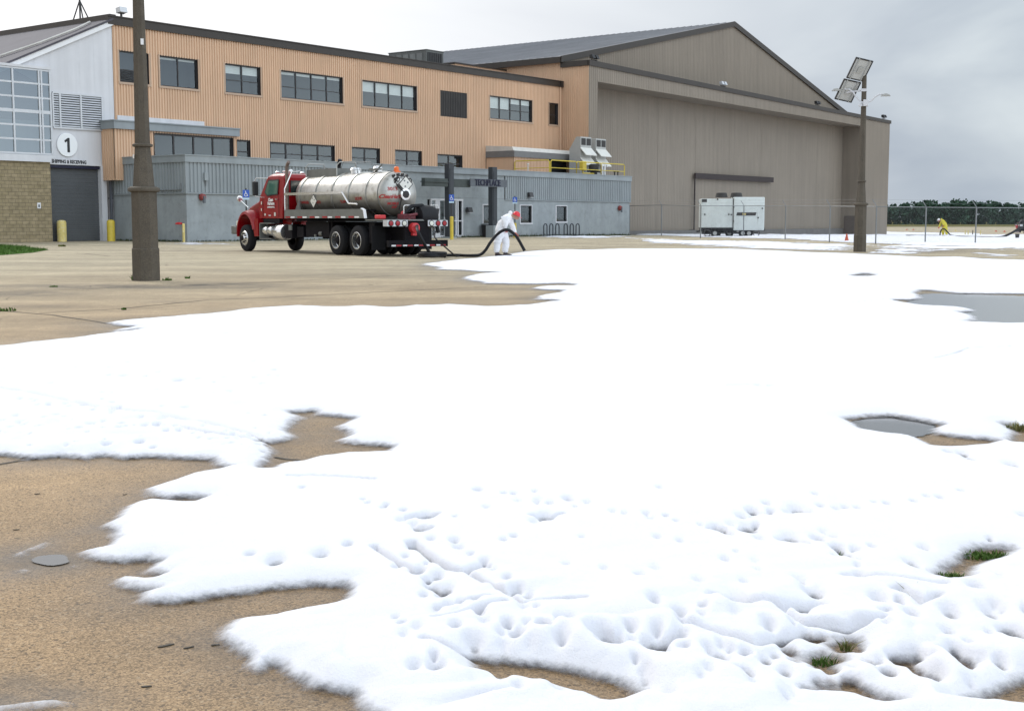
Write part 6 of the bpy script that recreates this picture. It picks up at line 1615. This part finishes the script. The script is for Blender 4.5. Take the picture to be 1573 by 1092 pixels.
# ------------------------------------------------------------------ people
def person(px, py, label, suit, hat, mirror=1, scale=1.0, yaw=0.0):
    g = gnd(px, py)
    t = thing('person', label, 'person', tuple(g), math.atan2(g[1], g[0]) - math.pi / 2 + yaw); t.scale = (mirror * scale, scale, scale)
    J = dict(pelvis=(0, 0, .80), waist=(-.045, 0, .98), chest=(.11, -.0, 1.22), upper=(.22, 0, 1.34), neck=(.345, 0, 1.40), head0=(.44, 0, 1.40), head1=(.52, 0, 1.37),
             hipR=(-.06, -.11, .78), kneeR=(-.13, -.14, .46), ankR=(-.17, -.15, .12), toeR=(-.10, -.18, .045), heelR=(-.185, -.15, .06),
             hipL=(.08, .11, .78), kneeL=(.17, .12, .46), ankL=(.11, .12, .12), toeL=(.30, .10, .045), heelL=(.09, .12, .06),
             shR=(.18, -.20, 1.31), elR=(.12, -.27, 1.04), wrR=(.135, -.20, .955), hdR=(.155, -.15, .915),
             shL=(.26, .20, 1.30), elL=(.40, .20, 1.02), wrL=(.475, .04, .80), hdL=(.50, -.04, .735))
    def skin(name, chain, radii, m, parent, sub=2, root='pelvis', extra=None):
        ks = list(radii); vs = [J[k] for k in ks]; idx = {k: i for i, k in enumerate(ks)}
        me = bpy.data.meshes.new(name); me.from_pydata(vs, [(idx[a], idx[b]) for a, b in chain], []); me.update()
        o = bpy.data.objects.new(name, me); COL.objects.link(o)
        o.modifiers.new('skin', 'SKIN'); sl_ = me.skin_vertices[0].data
        for k in ks:
            r = radii[k]; sl_[idx[k]].radius = r if isinstance(r, tuple) else (r, r); sl_[idx[k]].use_root = (k == root)
        s = o.modifiers.new('sub', 'SUBSURF'); s.levels = sub; s.render_levels = sub
        dg = bpy.context.evaluated_depsgraph_get(); bpy.context.view_layer.update()
        me2 = bpy.data.meshes.new_from_object(o.evaluated_get(dg)); bpy.data.objects.remove(o)
        me2.name = name; me2.materials.clear(); me2.materials.append(M[m]); me2.polygons.foreach_set('use_smooth', [True] * len(me2.polygons))
        o = bpy.data.objects.new(name, me2); COL.objects.link(o); o.parent = parent
        return o
    spine = [('pelvis', 'waist'), ('waist', 'chest'), ('chest', 'upper'), ('upper', 'neck')]
    arms = [('upper', 'shR'), ('shR', 'elR'), ('elR', 'wrR'), ('upper', 'shL'), ('shL', 'elL'), ('elL', 'wrL')]
    legs = [('pelvis', 'hipR'), ('hipR', 'kneeR'), ('kneeR', 'ankR'), ('pelvis', 'hipL'), ('hipL', 'kneeL'), ('kneeL', 'ankL')]
    base = dict(pelvis=.12, waist=.115, chest=.135, upper=.11, neck=.055, head0=.075, head1=.07, hipR=.08, kneeR=.055, ankR=.04, toeR=.03, hipL=.08, kneeL=.055, ankL=.04, toeL=.03,
                shR=.06, elR=.042, wrR=.03, hdR=.035, shL=.06, elL=.042, wrL=.03, hdL=.035)
    body = skin('body', spine + [('neck', 'head0'), ('head0', 'head1')] + arms + [('wrR', 'hdR'), ('wrL', 'hdL')] + legs + [('ankR', 'toeR'), ('ankL', 'toeL')], base, 'skin', t)
    # face: nose, brow and ears grown from the head, looking down to the hose
    m_ = MB(); hc = Vector((.50, 0, 1.385)); m_.sphere(hc, (.095, .078, .115)); m_.sphere(hc + Vector((.085, 0, -.055)), (.022, .014, .018), 8, 6); m_.sphere(hc + Vector((.0, .078, -.01)), (.02, .01, .03), 8, 6); m_.sphere(hc + Vector((.0, -.078, -.01)), (.02, .01, .03), 8, 6); m_.sphere(hc + Vector((.05, 0, -.09)), (.05, .045, .035), 10, 6)
    fc = m_.build('face', 'skin', t, smooth=True)
    m_ = MB()
    for s_ in (-.03, .03): m_.sphere(hc + Vector((.082, s_, -.018)), (.012, .014, .009), 8, 6)
    m_.box(hc.x + .07, hc.x + .086, -.025, .025, hc.z - .084, hc.z - .078); m_.build('eyes', 'boot', fc)
    suitr = dict(pelvis=(.225, .20), waist=(.225, .21), chest=(.235, .205), upper=(.185, .165), neck=(.09, .09), shR=.12, elR=.10, wrR=.06, shL=.115, elL=.095, wrL=.055,
                 hipR=.165, kneeR=.135, ankR=.105, hipL=.165, kneeL=.135, ankL=.108)
    cv = skin('coverall', spine + arms + legs, suitr, suit, t, sub=3)
    # creases: push the suit surface about with noise
    co = np.empty(len(cv.data.vertices) * 3); cv.data.vertices.foreach_get('co', co); co = co.reshape(-1, 3); no = np.array([v.normal[:] for v in cv.data.vertices])
    nz_ = fbm(co[:, 0] * 1.0 + co[:, 1], co[:, 2] * 1.6, 7.5, 4, 5); co += no * (nz_ * .055)[:, None]; cv.data.vertices.foreach_set('co', co.ravel()); cv.data.update()
    m_ = MB(); m_.sphere((.315, 0, 1.475), (.075, .10, .085), 14, 10); m_.build('hood', suit, t, smooth=True)
    # hard hat tipped forward
    ax_ = Vector((.42, 0, .90)).normalized(); hm = Matrix.Translation(hc + Vector((.015, 0, .02))) @ Vector((0, 0, 1)).rotation_difference(ax_).to_matrix().to_4x4()
    m_ = MB(); m_.lathe([(.128, 0), (.126, .04), (.108, .095), (.065, .130), (.01, .142)], 24); m_.lathe([(.126, .0), (.150, -.006), (.150, .004), (.124, .012)], 24)
    m_.add([(.12, -.09, -.004), (.215, -.05, -.012), (.215, .05, -.012), (.12, .09, -.004), (.12, -.09, .008), (.21, -.05, 0), (.21, .05, 0), (.12, .09, .008)], [(0, 1, 2, 3), (7, 6, 5, 4), (0, 4, 5, 1), (1, 5, 6, 2), (2, 6, 7, 3), (3, 7, 4, 0)])
    m_.v = [tuple(hm @ Vector(p)) for p in m_.v]; m_.build('hard_hat', hat, t, smooth=True)
    # boots
    for s_ in ('R', 'L'):
        a_, to, he = Vector(J['ank' + s_]), Vector(J['toe' + s_]), Vector(J['heel' + s_])
        d_ = (to - he).normalized(); sd_ = Vector((-d_.y, d_.x, 0)); m_ = MB(); sec = []
        for f, w, h in ((-.02, .035, .10), (.0, .045, .16), (.07, .048, .17), (.13, .050, .11), (.20, .054, .085), (.26, .045, .07), (.29, .02, .04)):
            c = he + d_ * f; z0 = .0
            sec.append([(c.x - sd_.x * w, c.y - sd_.y * w, z0), (c.x - sd_.x * w, c.y - sd_.y * w, h * .55), (c.x - sd_.x * w * .6, c.y - sd_.y * w * .6, h), (c.x + sd_.x * w * .6, c.y + sd_.y * w * .6, h), (c.x + sd_.x * w, c.y + sd_.y * w, h * .55), (c.x + sd_.x * w, c.y + sd_.y * w, z0)])
        vs = [p for q in sec for p in q]; fs = [tuple(range(6))[::-1], tuple(range(36, 42))] + [(i*6+j, i*6+(j+1) % 6, (i+1)*6+(j+1) % 6, (i+1)*6+j) for i in range(6) for j in range(6)]
        m_.add(vs, fs); m_.build('boot', 'boot', t, smooth=True)
    # gloves: palm, four fingers of different lengths and a thumb closed round the hose
    for w, h, hdir in ((J['wrR'], J['hdR'], Vector((.9, .1, .0))), (J['wrL'], J['hdL'], Vector((.55, .0, -.8)))):
        w, h = Vector(w), Vector(h); hd_ = hdir.normalized(); m_ = MB(); f0 = (h - w).normalized(); nrm = hd_.cross(f0).normalized()
        m_.tube([w - f0 * .02, w + f0 * .03, h, h + f0 * .035], [.036, .040, .050, .040], 10)
        for k, L in enumerate((.078, .088, .082, .064)):
            c = h + f0 * .03 + hd_ * (-.036 + .024 * k); R0 = .042
            m_.tube([c + f0 * (L * .45 * math.sin(a)) + nrm * (R0 * (1 - math.cos(a)) * -1) for a in np.linspace(0, 2.6, 7)], [.0115, .0115, .011, .0105, .010, .0095, .008], 8)
        c = h - f0 * .01 + hd_ * .045; m_.tube([c, c + nrm * -.035 + f0 * .02 + hd_ * .015, c + nrm * -.055 + f0 * .045], [.014, .013, .010], 8)
        m_.build('glove', 'glove', t, smooth=True)
    return t
person(770, 394.3, 'worker in a white coverall and red hard hat bending over a black hose', 'suit', 'hat_red')
person(1451, 363.2, 'distant worker in a yellow coverall bending over a hose beyond the fence', 'suit_y', 'white', mirror=-1, scale=1.0)
gY = gnd(1451, 363.5)[1]
hose('suction_hose', [at_depth(1444, 362, gY), at_depth(1444.5, 357, gY), at_depth(1447, 352.5, gY - .2), at_depth(1451, 352, gY - .25), at_depth(1455, 356, gY - .2), at_depth(1460, 361, gY), at_depth(1466, 362.3, gY)], .055, 'black hose looped in the hands of the yellow-suited worker')
hose('discharge_hose', [tuple(gnd(x, y) + np.array([0, 0, .08])) for x, y in [(1392, 364), (1420, 364.2), (1450, 364.8), (1480, 365.8), (1510, 366.6), (1528, 366.8)]] + [at_depth(1540, 364, gnd(1530, 366)[1]), at_depth(1553, 358.5, gnd(1530, 366)[1]), at_depth(1566, 351, gnd(1530, 366)[1]), at_depth(1578, 348, gnd(1530, 366)[1])], .085, 'long dark hose lying on the foam and rising to the far right edge')

# ------------------------------------------------------------------ generator trailer
def generator():
    g = gnd(1123, 364.5); kD = g[1] / 2000.0
    t = thing('generator_trailer', 'off-white enclosed generator trailer standing by the hangar doors', 'generator', tuple(g), math.atan2(g[1], g[0]) - math.pi / 2 + math.radians(6))
    def X(px): return (px - 1123) * kD
    def Zz(py): return (364.5 - py) * kD
    xl, xm, xr_ = X(1075), X(1124), X(1170.5)
    m_ = MB(); m_.box(xl, xm, -.85, .95, Zz(350), Zz(306.5)); m_.build('engine_housing', 'gen', t, bevel=.04)
    m_ = MB(); m_.box(xm + .01, xr_, -.95, 1.0, Zz(354), Zz(304)); m_.build('cabinet', 'gen', t, bevel=.06)
    m_ = MB(); m_.box(X(1077), X(1122), -.87, -.85, Zz(349), Zz(308.5)); m_.build('side_door', 'gen', t, bevel=.005)
    m_ = MB(); m_.box(X(1160.3), X(1168), -.97, -.951, Zz(352), Zz(316)); m_.box(X(1159.6), X(1160.2), -.96, -.951, Zz(352), Zz(316)); m_.build('cabinet_door', 'gen', t)
    m_ = MB()
    for px, py, yy in [(1117, 330, -.88), (1121, 330.5, -.88), (1081, 330, -.88), (1100, 307.5, -.88), (1161, 335, -.98), (1167, 321, -.98), (1124, 319, -.97), (1124, 340, -.97)]: m_.box(X(px) - .05, X(px) + .05, yy - .03, yy + .01, Zz(py) - .05, Zz(py) + .05)
    m_.build('latch', 'frame', t)
    m_ = MB(); m_.box(X(1123.2), X(1124.6), -.91, -.86, Zz(351), Zz(306)); m_.build('gasket', 'frame', t)
    m_ = MB(); m_.box(X(1076.5), X(1084), -.885, -.872, Zz(311.5), Zz(307)); m_.build('maker_plate', 'frame', t)
    m_ = MB(); m_.prism([(X(1128), Zz(331.8)), (X(1157), Zz(331.8)), (X(1158.5), Zz(327)), (X(1129.5), Zz(327))], 'y', -.968, -.952); m_.build('stripe', 'frame', t)
    m_ = MB(); m_.box(X(1140) - .12, X(1140) + .12, -.975, -.969, Zz(331), Zz(328)); m_.build('emblem', 'peel', t)
    for px in (1107.5, 1130):
        m_ = MB(); m_.lathe([(.46, Zz(304)), (.38, Zz(297.5)), (.30, Zz(297))], 20, at=(X(px), 0, 0)); m_.build('fan_cowl', 'charcoal', t)
    m_ = MB(); m_.box(X(1076), X(1172), -.80, .85, Zz(354.5), Zz(350)); m_.box(X(1080), X(1100), -.6, .6, Zz(360), Zz(354)); m_.box(X(1104), X(1130), -.5, .5, Zz(358), Zz(354)); m_.build('frame', 'chassis', t)
    m_ = MB(); m_.tube([(X(1128), -.3, Zz(358)), (X(1163), -.3, Zz(357))], .04); m_.tube([(X(1070), 0, Zz(356)), (X(1080), 0, Zz(355))], .05); m_.build('axle', 'chassis', t)
    R0 = .30
    for px, yy in ((1097, -.75), (1103, .7), (1139, -.75), (1148, -.8), (1120, -.2)):
        m_ = MB(); m_.lathe([(.15, yy), (R0, yy + .02), (R0, yy + .18), (.15, yy + .2)], 24, 'y', (X(px), 0, R0)); w = m_.build('wheel', 'rubber', t, smooth=True)
        m_ = MB(); m_.lathe([(.04, yy - .02), (.15, yy - .005), (.15, yy + .05)], 16, 'y', (X(px), 0, R0)); m_.build('rim', 'hood', w)
    for px in (1085.5, 1159):
        m_ = MB(); r = .26; m_.tube([(X(px) + r * math.cos(a), -.8, R0 + .02 + r * math.sin(a)) for a in np.linspace(0, 2 * math.pi, 7)], .035, 6); m_.tube([(X(px) - .2, -.8, Zz(352)), (X(px) - r, -.8, R0)], .03, 6); m_.build('stabiliser', 'frame', t)
generator()

# ------------------------------------------------------------------ chain link fence
def fence():
    base = [(967, 361.5), (1016, 362.5), (1076, 366.2), (1142, 365), (1206, 368), (1274, 372.5), (1345, 375), (1421, 375.5), (1498, 376.5), (1585, 377), (1680, 378)]
    B = [gnd(*b) for b in base]; Hh = 2.12; rail = [316, 314.8, 316, 316, 316, 316.5, 317, 318, 318.5, 319, 319]
    t = thing('chain_link_fence', 'grey chain link fence with bent barbed wire arms in front of the hangar', 'fence', tuple(B[0]), 0)
    O = Vector(B[0]); tops = []
    for b_, ry in zip(B, rail):
        z = EYE + (ray(CX, ry)[2] / ray(CX, ry)[1]) * b_[1]; tops.append(z)
    for i, b_ in enumerate(B):
        p = Vector(b_) - O; h = tops[i] - O.z
        dx = B[min(i + 1, len(B) - 1)] - B[max(i - 1, 0)]; d_ = Vector((dx[0], dx[1], 0)).normalized(); nn = Vector((d_.y, -d_.x, 0))
        m_ = MB(); m_.tube([(p.x, p.y, p.z - .05), (p.x, p.y, h)], .038, 8); m_.tube([(p.x, p.y, h), (p.x - .22, p.y + .05, h + .36)], .022, 6)
        m_.build('post', 'galv', t)
        if i < len(B) - 1:
            q = Vector(B[i + 1]) - O; h2 = tops[i + 1] - O.z
            m_ = MB(); m_.tube([(p.x, p.y, h - .02), (q.x, q.y, h2 - .02)], .026, 6); m_.build('top_rail', 'galv', t)
            m_ = MB()
            for f, zz in ((.5, .18), (1, .36)): m_.tube([(p.x - .22 * f, p.y + .05 * f, h + zz), (q.x - .22 * f, q.y + .05 * f, h2 + zz)], .0035, 4)
            m_.build('barbed_wire', 'galv', t)
            m_ = MB(); m_.add([(p.x, p.y, p.z + .05), (q.x, q.y, q.z + .05), (q.x, q.y, h2 - .03), (p.x, p.y, h - .03)], [(0, 1, 2, 3)])
            me = m_.build('mesh', 'link', t)
            uv = me.data.uv_layers.new(name='uv'); L = (q - p).length
            for li, (u_, v_) in enumerate([(0, 0), (L, 0), (L, h2 - q.z), (0, h - p.z)]): uv.data[li].uv = (u_, v_)
def link_mat():
    m, nt, b = new_mat('chain_link_wire'); n, l = nt.nodes, nt.links
    b.inputs['Base Color'].default_value = (.22, .23, .235, 1); b.inputs['Roughness'].default_value = .5; b.inputs['Metallic'].default_value = .4
    u = n.new('ShaderNodeUVMap'); mp_ = n.new('ShaderNodeMapping'); mp_.inputs['Rotation'].default_value = (0, 0, math.radians(45)); mp_.inputs['Scale'].default_value = (17, 17, 17)
    l.new(u.outputs[0], mp_.inputs['Vector']); s = n.new('ShaderNodeSeparateXYZ'); l.new(mp_.outputs[0], s.inputs[0])
    outs = []
    for ax in ('X', 'Y'):
        f = n.new('ShaderNodeMath'); f.operation = 'FRACT'; l.new(s.outputs[ax], f.inputs[0]); c = n.new('ShaderNodeMath'); c.operation = 'LESS_THAN'; c.inputs[1].default_value = 0.055; l.new(f.outputs[0], c.inputs[0]); outs.append(c.outputs[0])
    mx = n.new('ShaderNodeMath'); mx.operation = 'MAXIMUM'; l.new(outs[0], mx.inputs[0]); l.new(outs[1], mx.inputs[1]); l.new(mx.outputs[0], b.inputs['Alpha'])
    return m
M['link'] = link_mat()
fence()

# ------------------------------------------------------------------ bollards, signs, racks, small things
def bollard(px, pyb, pyt, wpx, m, label, cat='bollard', group=None, cap=True):
    g = gnd(px, pyb); k = g[1] / 2000.0; r = wpx * k / 2; h = (pyb - pyt) * k
    m_ = MB(); m_.lathe([(r, -.1), (r, h - r * .5), (r * .8, h - r * .15), (r * .3, h)], 20)
    o = m_.build('bollard', m, None, smooth=True); o.location = tuple(g); tag(o, label, cat, group); return o
bollard(95.5, 371.5, 338.5, 14, 'peel', 'stout bollard with peeling yellow and white paint in front of the roll-up door')
bollard(171, 370.8, 338, 12, 'yellow', 'plain yellow bollard beside the downpipe at the left')
bollard(282.5, 372.6, 343.5, 4, 'peel', 'thin pale yellow pipe bollard beside the red fire connection')
u, z = fu(277, 349, -.3)
t = thing('fire_connection', 'red fire department connection on the left end wall of the annex', 'hydrant', bw(-.05, .42, 1.05), BROT)
m_ = MB(); m_.tube([(0, 0, 0), (-.35, 0, 0)], .10, 10); m_.tube([(-.3, -.2, 0), (-.3, .2, 0)], .11, 12); m_.build('inlet_body', 'red', t); 
for s_ in (-1, 1): m_ = MB(); m_.tube([(-.34, s_ * .14, .0), (-.52, s_ * .2, -.03)], .08, 12); m_.build('inlet_cap', 'red', t)
t.scale = (.62, .62, .62)
def access_sign(px, pyt, pyb_sign, base_py, label, bol=None, post_col='frame'):
    g = gnd(px, base_py); k = g[1] / 2000.0
    t = thing('accessible_parking_sign', label, 'sign', tuple(g), math.atan2(g[1], g[0]) - math.pi / 2, 'blue accessible parking signs')
    zt, zb = EYE + (ray(CX, pyt)[2] / ray(CX, pyt)[1]) * g[1] - g[2], EYE + (ray(CX, pyb_sign)[2] / ray(CX, pyb_sign)[1]) * g[1] - g[2]
    m_ = MB(); m_.tube([(0, 0.03, 0), (0, 0.03, zt + .08)], .035, 8); m_.build('post', post_col, t)
    h = zt - zb; w = .32
    m_ = MB(); m_.box(-w / 2, w / 2, -.03, -.015, zb + h * .22, zt); pl = m_.build('sign_plate', 'blue', t)
    # wheelchair figure
    c = (0, zb + h * .58); s = h * .24
    m_ = MB(); ring = [(c[0] + s * .62 * math.cos(a) - s * .05, -.034, c[1] - s * .35 + s * .62 * math.sin(a)) for a in np.linspace(math.radians(110), math.radians(380), 14)]
    m_.tube(ring, s * .13, 5); m_.tube([(c[0] - s * .15, -.034, c[1] + s * .75), (c[0] - s * .1, -.034, c[1] - .0), (c[0] + s * .42, -.034, c[1] - .05 * s), (c[0] + s * .75, -.034, c[1] - s * .8)], s * .14, 5); m_.tube([(c[0] - s * .15, -.034, c[1] + s * .35), (c[0] + s * .35, -.034, c[1] + s * .30)], s * .10, 5)
    m_.sphere((c[0] - s * .18, -.034, c[1] + s * 1.05), (s * .22, .01, s * .22), 10, 8); m_.build('wheelchair_symbol', 'white', pl)
    m_ = MB(); m_.box(-w / 2, w / 2, -.03, -.015, zb, zb + h * .19); p2 = m_.build('sub_plate', mat('pale_blue_plate', (0.45, 0.6, 0.72), .5), t)
    if bol:
        m_ = MB(); hb = (base_py - bol) * k; m_.lathe([(.11, -.1), (.11, hb - .03), (.07, hb)], 16); m_.build('bollard_base', 'yellow', t, smooth=True)
    return t
access_sign(694, 299, 312, 368.3, 'blue accessible parking sign in a yellow base before the glass entrance', 333)
access_sign(791, 303, 313, 365.4, 'blue accessible parking sign just behind the white-suited worker', 343)
access_sign(379.5, 292, 307, 377, 'blue accessible parking sign partly hidden by the red cab')

def bike_rack(pxs, lab):
    s = -.55
    us = [fu(p, 362, s)[0] for p in pxs]; u0 = us[0]; g0 = bw(u0, s)
    z0 = float(gz(g0[0], g0[1])); _, zt = fu(pxs[0], 344, s); h = zt - z0
    t = thing('bike_rack', lab, 'bike rack', (g0[0], g0[1], z0), BROT, 'wave shaped bicycle racks by the annex')
    path = []; N = len(us) // 2
    for i in range(N):
        a, b = us[2*i] - u0, us[2*i+1] - u0; r = (b - a) / 2; c = (a + b) / 2
        m_ = MB(); m_.tube([(a, 0, 0)] + [(c - r * math.cos(q), 0, h - r + r * math.sin(q)) for q in np.linspace(0, math.pi, 9)] + [(b, 0, 0)], .045, 8); m_.build('hoop', 'column', t, smooth=True)
        if i < N - 1:
            a2 = us[2*i+2] - u0; r2 = (a2 - b) / 2; m_ = MB(); m_.tube([(b, 0, .0 + r2 + .05)] + [(b + r2 - r2 * math.cos(q), 0, .08 + r2 - r2 * math.sin(q)) for q in np.linspace(0, math.pi, 9)], .04, 8); m_.build('lower_bend', 'column', t, smooth=True)
bike_rack([835.2, 840.3, 844.2, 849.3, 853.5, 858.8], 'left of the two wave bicycle racks under the third annex window')
bike_rack([866.5, 871.6, 875.8, 880.9, 884.8, 889.8], 'right of the two wave bicycle racks against the annex wall')

g = gnd(747, 364.5)
t = thing('litter_bin', 'dark litter bin beside the right slate column', 'bin', tuple(g), 0)
m_ = MB(); m_.lathe([(.26, 0), (.34, .85), (.36, .88), (.33, .9)], 16); m_.build('barrel', 'frame', t, smooth=True); m_ = MB(); m_.lathe([(.34, .9), (.32, .97), (.1, 1.02)], 16); m_.build('lid', 'galv', t)
# blue bags at the masonry wall
for px, lab, r in ((50, 'left of two crumpled blue plastic bags at the masonry wall', .36), (64, 'right of two crumpled blue plastic bags at the masonry wall', .32)):
    g = gnd(px, 369.5); m_ = MB(); m_.sphere((0, 0, r * .62), (r, r * .8, r * .7), 20, 14)
    co = np.array(m_.v); f = 1 + .28 * fbm(co[:, 0] * 2 + 3 + px, co[:, 2] * 2 + co[:, 1], 2.2, 4, int(px)); co[:, :2] *= f[:, None]; m_.v = [tuple(p) for p in co]; m_.tube([(0, 0, r * 1.2), (.04, 0, r * 1.5)], [.05, .10], 8)
    o = m_.build('plastic_bag', 'bag', None, smooth=True); o.location = tuple(g); tag(o, lab, 'bag', 'blue bags by the masonry wall')
# cone, bucket, far bollards and taxiway markers
g = gnd(1300.5, 372); t = thing('traffic_cone', 'small dark red traffic cone on the foam left of the solar lamp post', 'cone', tuple(g), 0)
m_ = MB(); m_.box(-.16, .16, -.16, .16, 0, .04); m_.build('foot', 'black', t); m_ = MB(); m_.lathe([(.13, .04), (.03, .50)], 16); m_.build('cone_body', 'cone', t, smooth=True)
g = gnd(1562.5, 367.6); t = thing('bucket', 'black bucket on the ground at the far right edge', 'bucket', tuple(g), 0)
m_ = MB(); m_.lathe([(.11, 0), (.15, .36), (.16, .37)], 16); m_.build('pail', 'black', t, smooth=True); m_ = MB(); m_.tube([(-.15, 0, .36), (-.08, 0, .43), (.08, 0, .43), (.15, 0, .36)], .01, 6); m_.build('handle', 'galv', t)
for px, lab in ((1482.5, 'first and leftmost of the four small yellow posts beyond the fence'), (1487, 'second from left of the four small yellow posts beyond the fence'), (1494, 'dark-banded third of the four small posts beyond the fence'), (1506, 'rightmost of the four small yellow posts beyond the fence')):
    g = gnd(px, 363); t = thing('marker_post', lab, 'post', tuple(g), 0, 'small yellow posts beyond the fence')
    m_ = MB(); m_.lathe([(.045, 0), (.045, .50), (.02, .54)], 10); m_.build('pole', 'peel' if px != 1494 else 'post', t)
    m_ = MB(); m_.lathe([(.15, 0), (.12, .07), (.05, .09)], 12); m_.build('foot', 'cone', t)
for px, py, lab in ((1393, 353.5, 'tiny orange taxiway marker left of the yellow-suited worker'), (1403, 353.5, 'tiny orange taxiway marker nearest left of the yellow-suited worker'), (1468, 355, 'tiny yellow taxiway marker right of the yellow-suited worker'), (1530, 356, 'left one of the last two orange taxiway markers at the right'), (1543, 356.5, 'right one of the last two orange taxiway markers at the right')):
    g = gnd(px, py); m_ = MB(); m_.lathe([(.3, 0), (.26, .08), (.12, .10), (.10, .25), (.03, .28)], 12); o = m_.build('taxiway_marker', 'peel' if px == 1468 else 'cone', None, smooth=True); o.location = tuple(g); tag(o, lab, 'marker', 'markers on the far taxiway')
# square standpipe at the hangar recess
g = gnd(1286.5, 358); t = thing('standpipe', 'thin dark standpipe before the right end of the hangar doors', 'pipe', tuple(g), 0)
m_ = MB(); m_.tube([(0, 0, 0), (0, 0, 2.4)], .07, 8); m_.build('pipe', 'frame', t); m_ = MB(); m_.box(-.28, .28, -.12, .12, 2.35, 2.55); m_.build('head', 'frame', t)

# ------------------------------------------------------------------ the far wood
def wood():
    R = random.Random(11); mb_v = []; mb_f = []
    xs = []
    verts = []; faces = []
    def quad(c, s, nx):
        a = Vector((R.gauss(0, 1), R.gauss(0, 1), R.gauss(0, 1))).normalized(); b_ = a.orthogonal().normalized(); c2 = a.cross(b_)
        i = len(verts); 
        for p, q in ((-1, -1), (1, -1), (1, 1), (-1, 1)): verts.append(tuple(c + b_ * p * s + c2 * q * s * R.uniform(.6, 1)))
        faces.append((i, i + 1, i + 2, i + 3))
    for row, (Y0, n) in enumerate([(640, 230), (658, 200), (680, 180)]):
        for k in range(n):
            x = -60 + (560 * (k + R.random()) / n); y = Y0 + R.uniform(-9, 9)
            h = R.uniform(8.6, 10.6) + .8 * math.sin(x / 31.0) + .6 * math.sin(x / 11.0) + (1.2 if x < 205 else 0) + row * .3
            w = R.uniform(2.2, 4.2)
            for _ in range(R.randint(7, 10)):
                cc = Vector((x + R.gauss(0, w * .55), y + R.gauss(0, w * .5), -1 + h * R.uniform(.04, .92))); rr = w * R.uniform(.35, .62)
                for _ in range(30):
                    d_ = Vector((R.gauss(0, 1), R.gauss(0, 1), R.gauss(0, 1))).normalized() * rr * R.uniform(.6, 1.05); quad(cc + d_, R.uniform(.3, .6), None)
    me = bpy.data.meshes.new('wood'); me.from_pydata(verts, [], faces); me.update(); o = bpy.data.objects.new('wood', me); COL.objects.link(o)
    m, nt, b = new_mat('far_foliage'); n, l = nt.nodes, nt.links
    g = n.new('ShaderNodeNewGeometry'); t = n.new('ShaderNodeTexCoord'); no = n.new('ShaderNodeTexNoise'); no.inputs['Scale'].default_value = .22; no.inputs['Detail'].default_value = 3; l.new(t.outputs['Object'], no.inputs['Vector'])
    ad = n.new('ShaderNodeMath'); ad.operation = 'MULTIPLY_ADD'; ad.inputs[1].default_value = .35; l.new(g.outputs['Random Per Island'], ad.inputs[0]); l.new(no.outputs['Fac'], ad.inputs[2])
    r = n.new('ShaderNodeValToRGB'); r.color_ramp.elements[0].position = .35; r.color_ramp.elements[0].color = (.034, .068, .052, 1); r.color_ramp.elements[1].position = .95; r.color_ramp.elements[1].color = (.056, .102, .066, 1)  # leaf greens lightened and evened out, distance haze painted into them
    l.new(ad.outputs[0], r.inputs['Fac']); l.new(r.outputs[0], b.inputs['Base Color']); b.inputs['Roughness'].default_value = .9; b.inputs['Specular IOR Level'].default_value = .1
    me.materials.append(m); tag(o, 'low dark green wood along the far side of the airfield', 'wood', kind='stuff')
wood()
